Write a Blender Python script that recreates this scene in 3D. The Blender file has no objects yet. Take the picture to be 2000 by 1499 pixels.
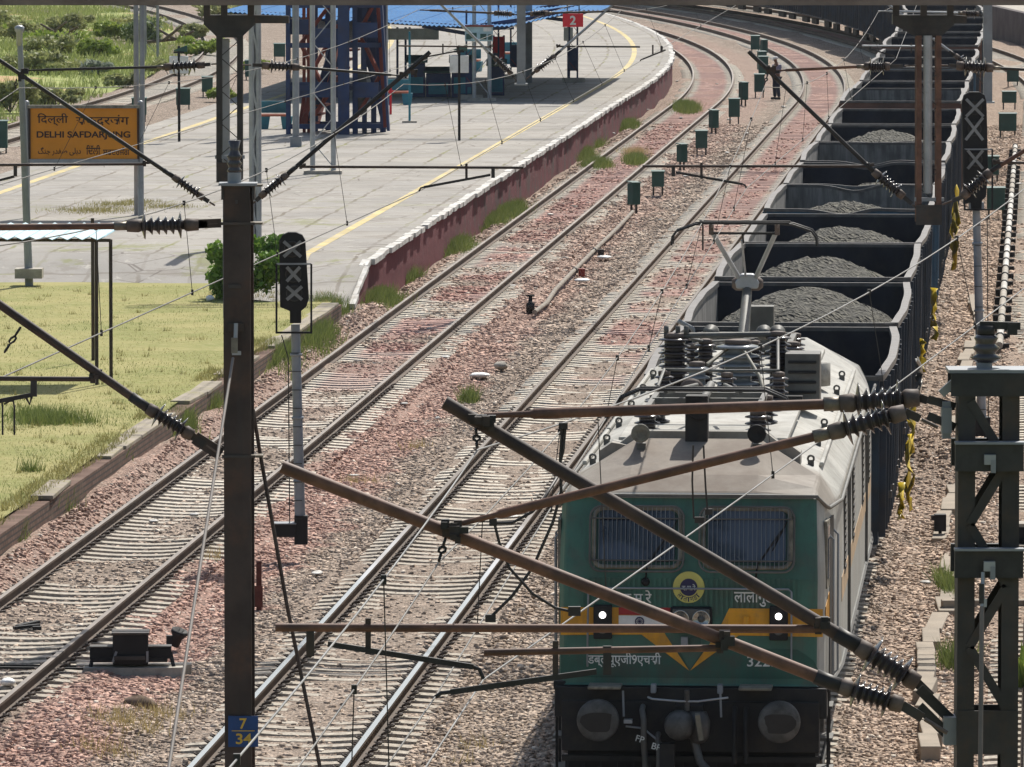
import bpy, math, random
import numpy as np
from mathutils import Vector, Matrix
R = math.radians
rnd = random.Random(7)
S = bpy.context.scene
C = S.collection
# ------------------------------------------------------------------ camera
CH, CF = 10.65, 14000.0            # height above the rail tops, focal length in photo pixels (2000 wide)
CP = math.atan(1074.5 / CF)
cam = bpy.data.cameras.new('camera'); cam.sensor_width = 36; cam.lens = CF / 2000 * 36
cam.clip_start = 1; cam.clip_end = 9000
co = bpy.data.objects.new('camera', cam); C.objects.link(co)
co.location = (0, 0, CH); co.rotation_euler = (math.pi / 2 - CP, 0, 0)
S.camera = co
# ------------------------------------------------------------------ sky and sun
SUN = Vector((.28, .80, 1)).normalized()
elev = math.asin(SUN.z); azim = math.atan2(SUN.x, SUN.y)
w = bpy.data.worlds.new('World'); S.world = w; w.use_nodes = True
nt = w.node_tree; bg = nt.nodes['Background']
sky = nt.nodes.new('ShaderNodeTexSky'); sky.sky_type = 'NISHITA'; sky.sun_disc = False
sky.sun_elevation = elev; sky.sun_rotation = azim; sky.air_density = 1.3; sky.dust_density = 2.5
nt.links.new(sky.outputs[0], bg.inputs[0]); bg.inputs[1].default_value = .10
sl = bpy.data.lights.new('sun', 'SUN'); sl.energy = 5.0; sl.angle = R(.53); sl.color = (1, .955, .88)
so = bpy.data.objects.new('sun', sl); C.objects.link(so); so.rotation_euler = SUN.to_track_quat('Z', 'Y').to_euler()
S.view_settings.view_transform = 'Standard'; S.view_settings.look = 'None'; S.view_settings.exposure = 0.14
S.view_settings.gamma = 1
S.cycles.max_bounces = 5; S.cycles.diffuse_bounces = 3; S.cycles.glossy_bounces = 3; S.cycles.transparent_max_bounces = 6
# ------------------------------------------------------------------ survey: photo pixel -> place
def ray(px, py):
    u = (px - 1000) / CF; v = -(py - 749.5) / CF
    return Vector((u, math.cos(CP) + v * math.sin(CP), -math.sin(CP) + v * math.cos(CP)))
def at(px, py, Y):
    d = ray(px, py); return Vector((0, 0, CH)) + d * (Y / d.y)
def G(px, py, z=0.0):
    d = ray(px, py); return Vector((0, 0, CH)) + d * ((z - CH) / d.z)
SLOPE, BEND, Y0 = .0735, 7e-4, 283.0
OA, OB, OC, OD, OE = -13.6, -8.8, -3.76, .75, -36.8          # track centre lines
def lx(off, Y):                                              # x of a line running with the tracks
    return off + SLOPE * Y - (BEND * (Y - Y0) ** 2 if Y > Y0 else 0)
def lt(Y):
    t = SLOPE - (2 * BEND * (Y - Y0) if Y > Y0 else 0)
    return Vector((t, 1, 0)).normalized()
def LP(off, Y, z=0.0):                                       # point 'off' metres right of the reference line
    t = lt(Y); n = Vector((t.y, -t.x, 0))
    return Vector((lx(OB, Y), Y, z)) + n * (off - OB)
def offset_of(v):
    return v.x - SLOPE * v.y + (BEND * (v.y - Y0) ** 2 if v.y > Y0 else 0)
# ------------------------------------------------------------------ object helpers
def prop(o, label=None, cat=None, group=None, kind=None):
    if label: o['label'] = label
    if cat: o['category'] = cat
    if group: o['group'] = group
    if kind: o['kind'] = kind
    return o
def thing(name, label, cat, loc=(0, 0, 0), rz=0, group=None):
    o = bpy.data.objects.new(name, None); C.objects.link(o); o.empty_display_size = .3
    o.location = loc; o.rotation_euler = (0, 0, rz)
    return prop(o, label, cat, group)
def dup(root, loc=None, rz=None, label=None):
    r = root.copy(); C.objects.link(r)
    if loc is not None: r.location = loc
    if rz is not None: r.rotation_euler = (0, 0, rz)
    if label: r['label'] = label
    for ch in list(root.children):
        c = ch.copy(); C.objects.link(c); c.parent = r
        for g in list(ch.children):
            d = g.copy(); C.objects.link(d); d.parent = c
    return r
def frame_of(axis):
    a = Vector(axis).normalized()
    b = Vector((0, 0, 1)) if abs(a.z) < .9 else Vector((1, 0, 0))
    x = b.cross(a).normalized(); y = a.cross(x).normalized()
    return x, y, a
class MB:
    def __init__(s): s.v = []; s.f = []; s.m = []; s.mats = []; s.sm = []; s.starts = []
    def mi(s, m):
        if m not in s.mats: s.mats.append(m)
        return s.mats.index(m)
    def add(s, vs, fs, m, smooth=False):
        b = len(s.v); s.starts.append((b, len(s.f))); s.v += [tuple(x) for x in vs]; k = s.mi(m)
        for f in fs: s.f.append([b + i for i in f]); s.m.append(k); s.sm.append(smooth)
        return s
    def box(s, c, d, m, rz=0, ax=None):
        c = Vector(c); hx, hy, hz = d[0] / 2, d[1] / 2, d[2] / 2
        if ax is None: X, Y, Z = Vector((math.cos(rz), math.sin(rz), 0)), Vector((-math.sin(rz), math.cos(rz), 0)), Vector((0, 0, 1))
        else: X, Y, Z = ax
        vs = [c + X * (hx * i) + Y * (hy * j) + Z * (hz * k) for k in (-1, 1) for j in (-1, 1) for i in (-1, 1)]
        return s.add(vs, [(0, 2, 3, 1), (4, 5, 7, 6), (0, 1, 5, 4), (2, 6, 7, 3), (0, 4, 6, 2), (1, 3, 7, 5)], m)
    def bar(s, p, q, w, h, m, up=None):                       # rectangular bar from p to q
        p = Vector(p); q = Vector(q); a = (q - p).normalized()
        u = Vector(up) if up else (Vector((0, 0, 1)) if abs(a.z) < .95 else Vector((0, 1, 0)))
        X = a.cross(u).normalized(); Z = X.cross(a).normalized()
        return s.box((p + q) / 2, (w, (q - p).length, h), m, ax=(X, a, Z))
    def tube(s, pts, r, m, n=8, cap=True, smooth=True):
        pts = [Vector(p) for p in pts]; k = len(pts)
        rs = r if isinstance(r, (list, tuple)) else [r] * k
        T = [(pts[min(i + 1, k - 1)] - pts[max(i - 1, 0)]).normalized() for i in range(k)]
        x, y, _ = frame_of(T[0]); vs = []; fs = []
        for i in range(k):
            x = (x - T[i] * x.dot(T[i])).normalized(); y = T[i].cross(x)
            for j in range(n):
                a = 2 * math.pi * j / n
                vs.append(pts[i] + (x * math.cos(a) + y * math.sin(a)) * rs[i])
        for i in range(k - 1):
            for j in range(n):
                fs.append((i * n + j, i * n + (j + 1) % n, (i + 1) * n + (j + 1) % n, (i + 1) * n + j))
        s.add(vs, fs, m, smooth)
        if cap:
            s.add(vs[:n][::-1], [tuple(range(n))], m); s.add(vs[-n:], [tuple(range(n))], m)
        return s
    def lathe(s, p, axis, prof, m, n=16, smooth=True):         # prof: (distance along axis, radius)
        x, y, a = frame_of(axis); p = Vector(p); vs = []; fs = []
        for d, r in prof:
            for j in range(n):
                t = 2 * math.pi * j / n
                vs.append(p + a * d + (x * math.cos(t) + y * math.sin(t)) * max(r, 1e-4))
        for i in range(len(prof) - 1):
            for j in range(n):
                fs.append((i * n + j, i * n + (j + 1) % n, (i + 1) * n + (j + 1) % n, (i + 1) * n + j))
        fs.append(tuple(range(n))[::-1]); fs.append(tuple(range((len(prof) - 1) * n, len(prof) * n)))
        return s.add(vs, fs, m, smooth)
    def prism(s, pts, thick, m):                               # polygon pts (3-D) extruded by vector thick
        pts = [Vector(p) for p in pts]; n = len(pts); t = Vector(thick)
        vs = pts + [p + t for p in pts]
        fs = [tuple(range(n))[::-1], tuple(range(n, 2 * n))] + [(i, (i + 1) % n, n + (i + 1) % n, n + i) for i in range(n)]
        return s.add(vs, fs, m)
    def sweep(s, prof, path, m, mats=None, closed=True):       # prof (u right, z up) swept along ground path [(p, normal)]
        n = len(prof); vs = []
        for p, nr in path:
            for u, z in prof: vs.append(p + nr * u + Vector((0, 0, z)))
        for j in range(n if closed else n - 1):
            fs = []
            for i in range(len(path) - 1):
                a, b = i * n + j, i * n + (j + 1) % n
                fs.append((a, b, b + n, a + n))
            mm = mats[j] if mats else m
            base = len(s.v) if j == 0 else base0
            if j == 0: base0 = len(s.v); s.v += [tuple(x) for x in vs]
            k = s.mi(mm)
            for f in fs: s.f.append([base0 + i for i in f]); s.m.append(k); s.sm.append(False)
        if closed:
            k = s.mi(m)
            s.f.append([base0 + j for j in range(n)]); s.m.append(k); s.sm.append(False)
            e = base0 + (len(path) - 1) * n
            s.f.append([e + j for j in range(n)][::-1]); s.m.append(k); s.sm.append(False)
        return s
    def mesh(s, name):
        me = bpy.data.meshes.new(name); me.from_pydata(s.v, [], s.f)
        for m in s.mats: me.materials.append(m)
        me.polygons.foreach_set('material_index', s.m); me.polygons.foreach_set('use_smooth', s.sm)
        me.update(); return me
    def pieces(s):
        """the separate pieces collected here: far-apart shapes become objects of their own"""
        if len(s.starts) < 2 or s.starts[0] != (0, 0) or len(s.starts) > 900: return [s]
        ends = s.starts[1:] + [(len(s.v), len(s.f))]; V = np.array(s.v)
        lo = np.array([V[a[0]:b[0]].min(0) for a, b in zip(s.starts, ends)]); hi = np.array([V[a[0]:b[0]].max(0) for a, b in zip(s.starts, ends)])
        size = (hi - lo).max(1); gap = np.maximum(0, np.maximum(lo[:, None] - hi[None], lo[None] - hi[:, None]))
        near = np.sqrt((gap ** 2).sum(2)) <= np.maximum(.018, .45 * np.maximum(size[:, None], size[None]))
        n = len(size); lab = list(range(n))
        def find(a):
            while lab[a] != a: lab[a] = lab[lab[a]]; a = lab[a]
            return a
        for a, b in zip(*np.nonzero(np.triu(near, 1))): lab[find(int(b))] = find(int(a))
        groups = {}
        for i in range(n): groups.setdefault(find(i), []).append(i)
        if len(groups) == 1 or len(groups) > 100: return [s]
        out = []
        for g in groups.values():
            q = MB(); q.mats = s.mats
            for i in g:
                (v0, f0), (v1, f1) = s.starts[i], ends[i]; b = len(q.v); q.v += s.v[v0:v1]
                q.f += [[x - v0 + b for x in f] for f in s.f[f0:f1]]; q.m += s.m[f0:f1]; q.sm += s.sm[f0:f1]
            out.append(q)
        return out
    def build(s, name, parent=None, loc=None, bevel=0, **k):
        if parent:
            P = s.pieces()
            if len(P) > 1:
                first = None
                for q in P:
                    q.starts = []; o = q.build(name, parent, loc, bevel, **k); first = first or o
                return first
        o = bpy.data.objects.new(name, s.mesh(name)); C.objects.link(o)
        if parent: o.parent = parent
        if loc: o.location = loc
        if bevel:
            b = o.modifiers.new('bevel', 'BEVEL'); b.width = bevel; b.segments = 2; b.limit_method = 'ANGLE'
        return prop(o, **k)
def np_mesh(name, v, f, m, mats_per_face=None):
    """fast mesh: v (N,3), f (M,k) arrays"""
    me = bpy.data.meshes.new(name); k = f.shape[1]
    me.vertices.add(len(v)); me.vertices.foreach_set('co', np.asarray(v, np.float32).ravel())
    me.loops.add(f.size); me.loops.foreach_set('vertex_index', np.asarray(f, np.int32).ravel())
    me.polygons.add(len(f)); me.polygons.foreach_set('loop_start', np.arange(0, f.size, k, dtype=np.int32))
    try: me.polygons.foreach_set('loop_total', np.full(len(f), k, np.int32))
    except Exception: pass
    for x in (m if isinstance(m, list) else [m]): me.materials.append(x)
    if mats_per_face is not None: me.polygons.foreach_set('material_index', mats_per_face)
    me.update(calc_edges=True); me.validate()
    return me
def np_obj(name, v, f, m, parent=None, mpf=None, **k):
    o = bpy.data.objects.new(name, np_mesh(name, v, f, m, mpf)); C.objects.link(o)
    if parent: o.parent = parent
    return prop(o, **k)
def glyphs(text, m, height, centre, right, up, out, squash=1.0, bold=0.0, name='lettering', parent=None, width=None, **k):
    """flat lettering laid on a surface: size by cap/letter height or by total width, a hair thick"""
    cu = bpy.data.curves.new(name, 'FONT'); cu.body = text; cu.size = 1; cu.offset = bold
    o = bpy.data.objects.new(name, cu); C.objects.link(o)
    dg = bpy.context.evaluated_depsgraph_get(); dg.update()
    me = bpy.data.meshes.new_from_object(o.evaluated_get(dg)); bpy.data.objects.remove(o)
    n = len(me.vertices); v = np.zeros(n * 3); me.vertices.foreach_get('co', v); v = v.reshape(-1, 3)
    lo, hi = v.min(0), v.max(0); par = list(range(n))
    def find(a):
        while par[a] != a: par[a] = par[par[a]]; a = par[a]
        return a
    for e in me.edges:
        a, b = find(e.vertices[0]), find(e.vertices[1])
        if a != b: par[a] = b
    ids = {}
    sx = sy = height / (hi[1] - lo[1])
    if width: sx = width / (hi[0] - lo[0])
    sx *= squash
    centre, right, up, out = Vector(centre), Vector(right).normalized(), Vector(up).normalized(), Vector(out).normalized()
    for i in range(n):
        q = ids.setdefault(find(i), len(ids))
        p = centre + right * ((v[i][0] - (lo[0] + hi[0]) / 2) * sx) + up * ((v[i][1] - (lo[1] + hi[1]) / 2) * sy) + out * (.0006 * (q % 7))
        me.vertices[i].co = p
    me.materials.clear(); me.materials.append(m)
    ob = bpy.data.objects.new(name, me); C.objects.link(ob)
    if parent: ob.parent = parent
    return prop(ob, **k)
# ------------------------------------------------------------------ materials
def offset_group():
    """node group: distance right of the tracks' reference line, and distance along"""
    g = bpy.data.node_groups.new('track_offset', 'ShaderNodeTree')
    g.interface.new_socket('offset', in_out='OUTPUT', socket_type='NodeSocketFloat')
    g.interface.new_socket('along', in_out='OUTPUT', socket_type='NodeSocketFloat')
    N, L = g.nodes, g.links
    geo = N.new('ShaderNodeNewGeometry'); sp = N.new('ShaderNodeSeparateXYZ'); L.new(geo.outputs['Position'], sp.inputs[0])
    out = N.new('NodeGroupOutput')
    def mt(op, a, b):
        n = N.new('ShaderNodeMath'); n.operation = op
        for i, x in enumerate((a, b)):
            if isinstance(x, (int, float)): n.inputs[i].default_value = x
            else: L.new(x, n.inputs[i])
        return n.outputs[0]
    d = mt('MAXIMUM', mt('SUBTRACT', sp.outputs[1], Y0), 0.0)
    t = mt('ADD', mt('MULTIPLY', sp.outputs[1], -SLOPE), mt('MULTIPLY', mt('MULTIPLY', d, d), BEND))
    L.new(mt('ADD', sp.outputs[0], t), out.inputs[0]); L.new(sp.outputs[1], out.inputs[1])
    return g
OG = offset_group()
class NM:
    """small wrapper for procedural materials"""
    def __init__(s, name, rough=.8, metal=0.0, spec=.4):
        s.m = bpy.data.materials.new(name); s.m.use_nodes = True
        s.N, s.L = s.m.node_tree.nodes, s.m.node_tree.links
        s.b = s.N['Principled BSDF']; s.b.inputs['Roughness'].default_value = rough; s.b.inputs['Metallic'].default_value = metal
        s.b.inputs['Specular IOR Level'].default_value = spec
        s.geo = None
    def pos(s):
        if not s.geo: s.geo = s.N.new('ShaderNodeNewGeometry')
        return s.geo.outputs['Position']
    def obj(s):
        return s.N.new('ShaderNodeTexCoord').outputs['Object']
    def off(s):
        g = s.N.new('ShaderNodeGroup'); g.node_tree = OG; return g.outputs[0], g.outputs[1]
    def set(s, sock, x):
        if isinstance(x, (int, float)): sock.default_value = x
        elif isinstance(x, tuple): sock.default_value = (*x, 1) if len(x) == 3 and sock.type == 'RGBA' else x
        else: s.L.new(x, sock)
    def math(s, op, a, b=0.0, clamp=False):
        n = s.N.new('ShaderNodeMath'); n.operation = op; n.use_clamp = clamp
        s.set(n.inputs[0], a); s.set(n.inputs[1], b); return n.outputs[0]
    def noise(s, scale, detail=3, rough=.55, vec=None, dist=0.0):
        n = s.N.new('ShaderNodeTexNoise'); n.inputs['Scale'].default_value = scale; n.inputs['Detail'].default_value = detail
        n.inputs['Roughness'].default_value = rough; n.inputs['Distortion'].default_value = dist
        s.L.new(vec or s.pos(), n.inputs['Vector']); return n.outputs[0]
    def vor(s, scale, vec=None, feature='F1', rnd=1.0):
        n = s.N.new('ShaderNodeTexVoronoi'); n.inputs['Scale'].default_value = scale; n.feature = feature
        n.inputs['Randomness'].default_value = rnd
        s.L.new(vec or s.pos(), n.inputs['Vector']); return n
    def step(s, x, a, b):                                      # smooth ramp of x from a to b
        n = s.N.new('ShaderNodeMapRange'); n.interpolation_type = 'SMOOTHSTEP'
        s.set(n.inputs[0], x); n.inputs[1].default_value = a; n.inputs[2].default_value = b; return n.outputs[0]
    def band(s, x, lo, hi, soft):
        return s.math('MULTIPLY', s.step(x, lo - soft, lo + soft), s.math('SUBTRACT', 1.0, s.step(x, hi - soft, hi + soft)))
    def mix(s, f, a, b, mode='MIX'):
        n = s.N.new('ShaderNodeMix'); n.data_type = 'RGBA'; n.blend_type = mode
        s.set(n.inputs[0], f); s.set(n.inputs[6], a); s.set(n.inputs[7], b); return n.outputs[2]
    def ramp(s, x, stops):
        n = s.N.new('ShaderNodeValToRGB'); e = n.color_ramp.elements
        while len(e) < len(stops): e.new(.5)
        for i, (p, c) in enumerate(stops): e[i].position = p; e[i].color = (*c, 1)
        s.L.new(x, n.inputs[0]); return n.outputs[0]
    def col(s, c): s.set(s.b.inputs['Base Color'], c); return s
    def bump(s, h, strength=.5, dist=.02):
        n = s.N.new('ShaderNodeBump'); n.inputs['Strength'].default_value = strength; n.inputs['Distance'].default_value = dist
        s.L.new(h, n.inputs['Height']); s.L.new(n.outputs[0], s.b.inputs['Normal']); return s
def paint(name, c, rough=.6, metal=0.0, var=.25, scale=3.0, dirt=None, dirt_amt=.45, bump=0.0, spec=.4, streak=0.0):
    """painted or plain surface with weathering in its colour and gloss"""
    n = NM(name, rough, metal, spec); v = n.obj()
    a = n.noise(scale, 5, .6, v); b = n.noise(scale * 7, 3, .6, v)
    k = n.mix(n.step(a, .3, .7), tuple(x * (1 - var) for x in c), tuple(min(1, x * (1 + var * .6)) for x in c))
    k = n.mix(n.math('MULTIPLY', n.step(b, .45, .75), var * .8), k, tuple(x * .55 for x in c))
    if dirt: k = n.mix(n.math('MULTIPLY', n.step(n.noise(scale * 1.7, 6, .65, v), .45, .7), dirt_amt), k, dirt)
    if streak:                                                # rain-washed grime running down
        mp = n.N.new('ShaderNodeMapping'); mp.inputs['Scale'].default_value = (9, 9, .55); n.L.new(v, mp.inputs[0])
        k = n.mix(n.math('MULTIPLY', n.step(n.noise(2.0, 5, .7, mp.outputs[0]), .48, .72), streak), k, tuple(x * .35 + .03 for x in c))
        k = n.mix(n.math('MULTIPLY', n.step(n.noise(14, 4, .7, v), .64, .72), streak * .7), k, (.10, .085, .065))
    n.col(k)
    n.L.new(n.math('ADD', rough - .08, n.math('MULTIPLY', a, .16)), n.b.inputs['Roughness'])
    if bump: n.bump(b, bump, .01)
    return n.m
M = {}
M['steel_dark'] = paint('dark_painted_steel', (.040, .040, .038), .62, .0, .5, 2.2, (.075, .058, .045), .5)
M['steel_brown'] = paint('rusty_brown_steel', (.060, .046, .039), .7, .0, .45, 1.6, (.115, .065, .042), .65, streak=.45)
M['steel_grey'] = paint('weathered_grey_steel', (.054, .051, .048), .65, .05, .4, 2.0, (.10, .062, .040), .6, streak=.4)
M['galv'] = paint('galvanised_steel', (.40, .42, .44), .45, .35, .2, 1.6, (.26, .25, .23), .4)
M['galv_dull'] = paint('dull_grey_paint', (.27, .29, .31), .5, .1, .2, 1.2, (.2, .19, .18), .4)
M['rust_tube'] = paint('rusted_tube', (.17, .085, .055), .62, .0, .45, 4.0, (.075, .045, .035), .6)
M['dark_tube'] = paint('dark_rusted_tube', (.062, .042, .034), .6, .0, .5, 3.0, (.11, .065, .045), .45)
M['black_tube'] = paint('blackened_tube', (.03, .028, .027), .55, .0, .4, 3.0)
M['porcelain'] = paint('brown_glazed_porcelain', (.055, .046, .046), .2, .0, .35, 5.0, spec=.7)
M['castcap'] = paint('cast_iron_cap', (.15, .115, .095), .7, .0, .4, 6.0)
M['clampm'] = paint('clamp_metal', (.22, .19, .15), .5, .4, .4, 8.0, (.07, .05, .04), .5)
M['wire'] = paint('stranded_wire', (.15, .145, .135), .5, .4, .3, 1.0)
M['wire_dark'] = paint('dark_wire', (.045, .042, .04), .5, .2, .3, 1.0)
M['rail_rust'] = paint('rusty_rail_side', (.105, .072, .050), .8, .0, .35, 1.0, (.06, .045, .035), .5)
n = NM('polished_rail_painted_reflection', .25, .85); sp_ = n.N.new('ShaderNodeSeparateXYZ'); n.L.new(n.pos(), sp_.inputs[0])
f_ = n.step(n.math('ADD', sp_.outputs[1], n.math('MULTIPLY', n.noise(.3, 3), 14.0)), 104, 122)   # near colour carries a painted sky reflection, far colour a dark one
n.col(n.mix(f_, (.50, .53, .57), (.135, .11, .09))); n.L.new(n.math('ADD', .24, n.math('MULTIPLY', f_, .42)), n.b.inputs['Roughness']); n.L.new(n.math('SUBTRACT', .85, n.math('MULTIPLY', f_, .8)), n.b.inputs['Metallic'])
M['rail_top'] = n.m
M['rail_top_dull'] = paint('dull_rail_head', (.19, .16, .135), .55, .25, .3, .8)
M['clip'] = paint('rail_clip_iron', (.05, .034, .026), .75, .0, .4, 9.0)
M['black'] = paint('sooty_black_paint', (.014, .014, .015), .7, .0, .4, 3.0)
M['white'] = paint('white_paint', (.74, .74, .71), .65, .0, .12, 3.0, (.5, .47, .42), .4)
M['boxgreen'] = paint('dark_green_box_paint', (.030, .098, .082), .5, .0, .25, 2.0, (.06, .07, .05), .3)
M['concrete'] = paint('pale_concrete', (.42, .385, .33), .9, .0, .25, 2.5, (.25, .22, .18), .5, .4)
# ================================================================== THE GROUND
def yard_colour(n, stones=True):
    """ballast colour by place: grey-tan between the lines, pink beside them, red dust inside the far lines"""
    o, y = n.off()
    big = n.noise(.55, 4, .6); mid = n.noise(2.6, 4, .65); fine = n.noise(16, 3, .6)
    ow = n.math('ADD', o, n.math('MULTIPLY', n.math('SUBTRACT', big, .5), 1.7))
    ow = n.math('ADD', ow, n.math('MULTIPLY', n.math('SUBTRACT', mid, .5), .8))
    base = n.mix(n.step(big, .35, .68), (.375, .298, .238), (.49, .40, .328))
    base = n.mix(n.math('MULTIPLY', n.step(mid, .42, .66), .5), base, (.29, .235, .19))
    pink = n.math('MAXIMUM', n.band(ow, -12.5, -11.05, .25), n.math('MULTIPLY', n.band(ow, -15.4, -14.6, .3), .7))
    right = n.step(ow, -2.6, -1.9)
    base = n.mix(n.math('MULTIPLY', n.math('MULTIPLY', pink, n.math('SUBTRACT', 1.0, n.math('MULTIPLY', n.step(y, 120, 190), .55))), .85), base, (.475, .298, .245))
    base = n.mix(n.math('MULTIPLY', right, .6), base, (.50, .372, .285))
    # red dust between the rails further out, pale dust beside the rails
    far = n.step(y, 128, 152)
    red = None
    for c in (OA, OB, OC):
        b = n.band(n.math('ADD', o, n.math('MULTIPLY', n.math('SUBTRACT', mid, .5), .22)), c - .58, c + .58, .12)
        red = b if red is None else n.math('MAXIMUM', red, b)
    patch = n.math('MAXIMUM', n.step(n.noise(.22, 2, .5), .40, .55), n.step(y, 175, 215))
    g1 = n.noise(6.5, 8, .82); g2 = n.noise(3.2, 7, .8)        # clumps of larger, dirtier or paler stone
    base = n.mix(n.math('MULTIPLY', n.step(g1, .53, .60), .55), base, n.mix(1.0, base, (.45, .42, .40), 'MULTIPLY'))
    base = n.mix(n.math('MULTIPLY', n.step(g2, .57, .63), .55), base, n.mix(1.0, base, (1.42, 1.38, 1.32), 'MULTIPLY'))
    return base, n.math('MULTIPLY', n.math('MULTIPLY', red, far), patch), o, y, mid, fine
def ballast_mat(name, sheet):
    n = NM(name, .92, 0, .25)
    base, red, o, y, mid, fine = yard_colour(n)
    base = n.mix(n.math('MULTIPLY', red, n.math('MULTIPLY', n.math('ADD', .30, n.math('MULTIPLY', n.step(n.noise(4.5, 7, .8), .38, .60), .62)), .85)), base, (.40, .18, .158))
    if sheet:
        v = n.vor(23.0); v2 = n.vor(44.0)
        r = n.N.new('ShaderNodeSeparateColor'); n.L.new(v.outputs['Color'], r.inputs[0])
        k = n.mix(n.math('MULTIPLY', n.step(r.outputs[0], .1, .95), .75), n.mix(1.0, base, (.52, .50, .48), 'MULTIPLY'), n.mix(1.0, base, (1.45, 1.42, 1.38), 'MULTIPLY'))
        k = n.mix(n.math('MULTIPLY', n.step(v.outputs['Distance'], .45, .75), .55), k, (.06, .047, .038))
        k = n.mix(n.math('MULTIPLY', n.step(r.outputs[1], .955, .985), .7), k, (.62, .56, .48))
        k = n.mix(n.math('MULTIPLY', n.step(r.outputs[2], .93, .97), .8), k, (.065, .05, .045))
        n.col(k)
        h = n.math('ADD', n.math('MULTIPLY', v.outputs['Distance'], -1.0), n.math('MULTIPLY', v2.outputs['Distance'], -.4))
        n.bump(h, .9, .035)
    else:
        g = n.N.new('ShaderNodeNewGeometry')
        f = g.outputs['Random Per Island']
        k = n.mix(f, n.mix(1.0, base, (.66, .645, .63), 'MULTIPLY'), n.mix(1.0, base, (1.3, 1.28, 1.25), 'MULTIPLY'))
        k = n.mix(n.math('MULTIPLY', n.step(f, .965, .975), .8), k, (.60, .54, .46))
        n.col(k)
    return n.m
M['ballast'] = ballast_mat('ballast', True); M['stone'] = ballast_mat('ballast_stone', False)
nrng = np.random.default_rng(5)
def vnoise(x, y, cell, seed):
    """smooth value noise on arrays"""
    r = np.random.default_rng(seed); T = r.random((257, 257)); gx, gy = x / cell, y / cell
    ix, iy = np.floor(gx).astype(int), np.floor(gy).astype(int); fx, fy = gx - ix, gy - iy
    fx = fx * fx * (3 - 2 * fx); fy = fy * fy * (3 - 2 * fy)
    a = lambda i, j: T[(ix + i) % 257, (iy + j) % 257]
    return (a(0, 0) * (1 - fx) + a(1, 0) * fx) * (1 - fy) + (a(0, 1) * (1 - fx) + a(1, 1) * fx) * fy - .5
def np_lx(off, Y): return off + SLOPE * Y - np.where(Y > Y0, BEND * (Y - Y0) ** 2, 0)
def ground_z(off, Y):
    off = np.asarray(off, float); Y = np.asarray(Y, float)
    z = np.full(off.shape, -.30)
    for c in (OA, OB, OC, OD, OE):
        z = np.maximum(z, -.220 - .35 * np.clip(np.abs(off - c) - 1.45, 0, .9) ** 1.3)
    # partly buried sleepers in the left-hand line
    z = z + .14 * np.clip(vnoise(off * .6, Y, 3.1, 3) + .05, 0, .5) * (np.abs(off - OA) < 1.5) + .07 * np.clip(vnoise(off * .8, Y, 2.3, 4), 0, .5) * (np.abs(off - OB) < 1.5)
    z = z + .07 * vnoise(off, Y, 1.3, 1) + .16 * vnoise(off, Y, 4.5, 2) * (np.abs(off - OA) > 1.6) * (np.abs(off - OB) > 1.6) * (np.abs(off - OC) > 1.7)
    heap = np.exp(-(((off + 11.5) / .75) ** 2 + ((Y - 86) / 3.6) ** 2)) * .30
    mound = np.exp(-(((off + 1.5) / 1.15) ** 2 + (np.where(Y < 121, (Y - 121) / 1.6, (Y - 121) / 5)) ** 2)) * .75 + np.exp(-(((off + 1.0) / .5) ** 2 + ((Y - 109) / 3) ** 2)) * .25
    foot = .30 * np.clip((-14.75 - off) / .5, 0, 1) * np.clip((170 - Y) / 10, 0, 1)
    foot = foot + .10 * np.clip((-15.0 - off) / .7, 0, 1) * np.clip((off + 17.2) / .6, 0, 1) * np.exp(-((Y - 161.6) / 2.2) ** 2)
    return z + heap + mound + foot
offs = np.concatenate([np.arange(-70, -17, 2.0), np.arange(-17, 6, .2), np.arange(6, 75, 3.0)])
ys = np.concatenate([np.arange(40, 76, 4.0), np.arange(76, 150, .3), np.arange(150, 300, 1.2), np.arange(300, 560, 4.0)])
OO, YY = np.meshgrid(offs, ys)
XX = np_lx(OO, YY); ZZ = ground_z(OO, YY)
vv = np.stack([XX, YY, ZZ], -1).reshape(-1, 3); nx, ny = len(offs), len(ys)
ii = (np.arange(ny - 1)[:, None] * nx + np.arange(nx - 1)[None, :]).ravel()
g = np_obj('ballast_ground', vv, np.stack([ii, ii + 1, ii + nx + 1, ii + nx], -1), M['ballast'], kind='structure')
g.data.polygons.foreach_set('use_smooth', np.ones(len(g.data.polygons), bool))
# outer land to the horizon
n = NM('dry_land', .95); a = n.noise(.03, 5, .6); b = n.noise(.6, 5, .65)
n.col(n.mix(n.step(b, .35, .7), n.mix(n.step(a, .4, .6), (.13, .15, .06), (.24, .19, .12)), (.09, .12, .045))); n.bump(b, .6, .2)
mb = MB(); mb.add([(-3000, -600, -.75), (3000, -600, -.75), (3000, 6000, -.75), (-3000, 6000, -.75)], [(0, 1, 2, 3)], n.m)
mb.build('outer_land', kind='structure')
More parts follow.
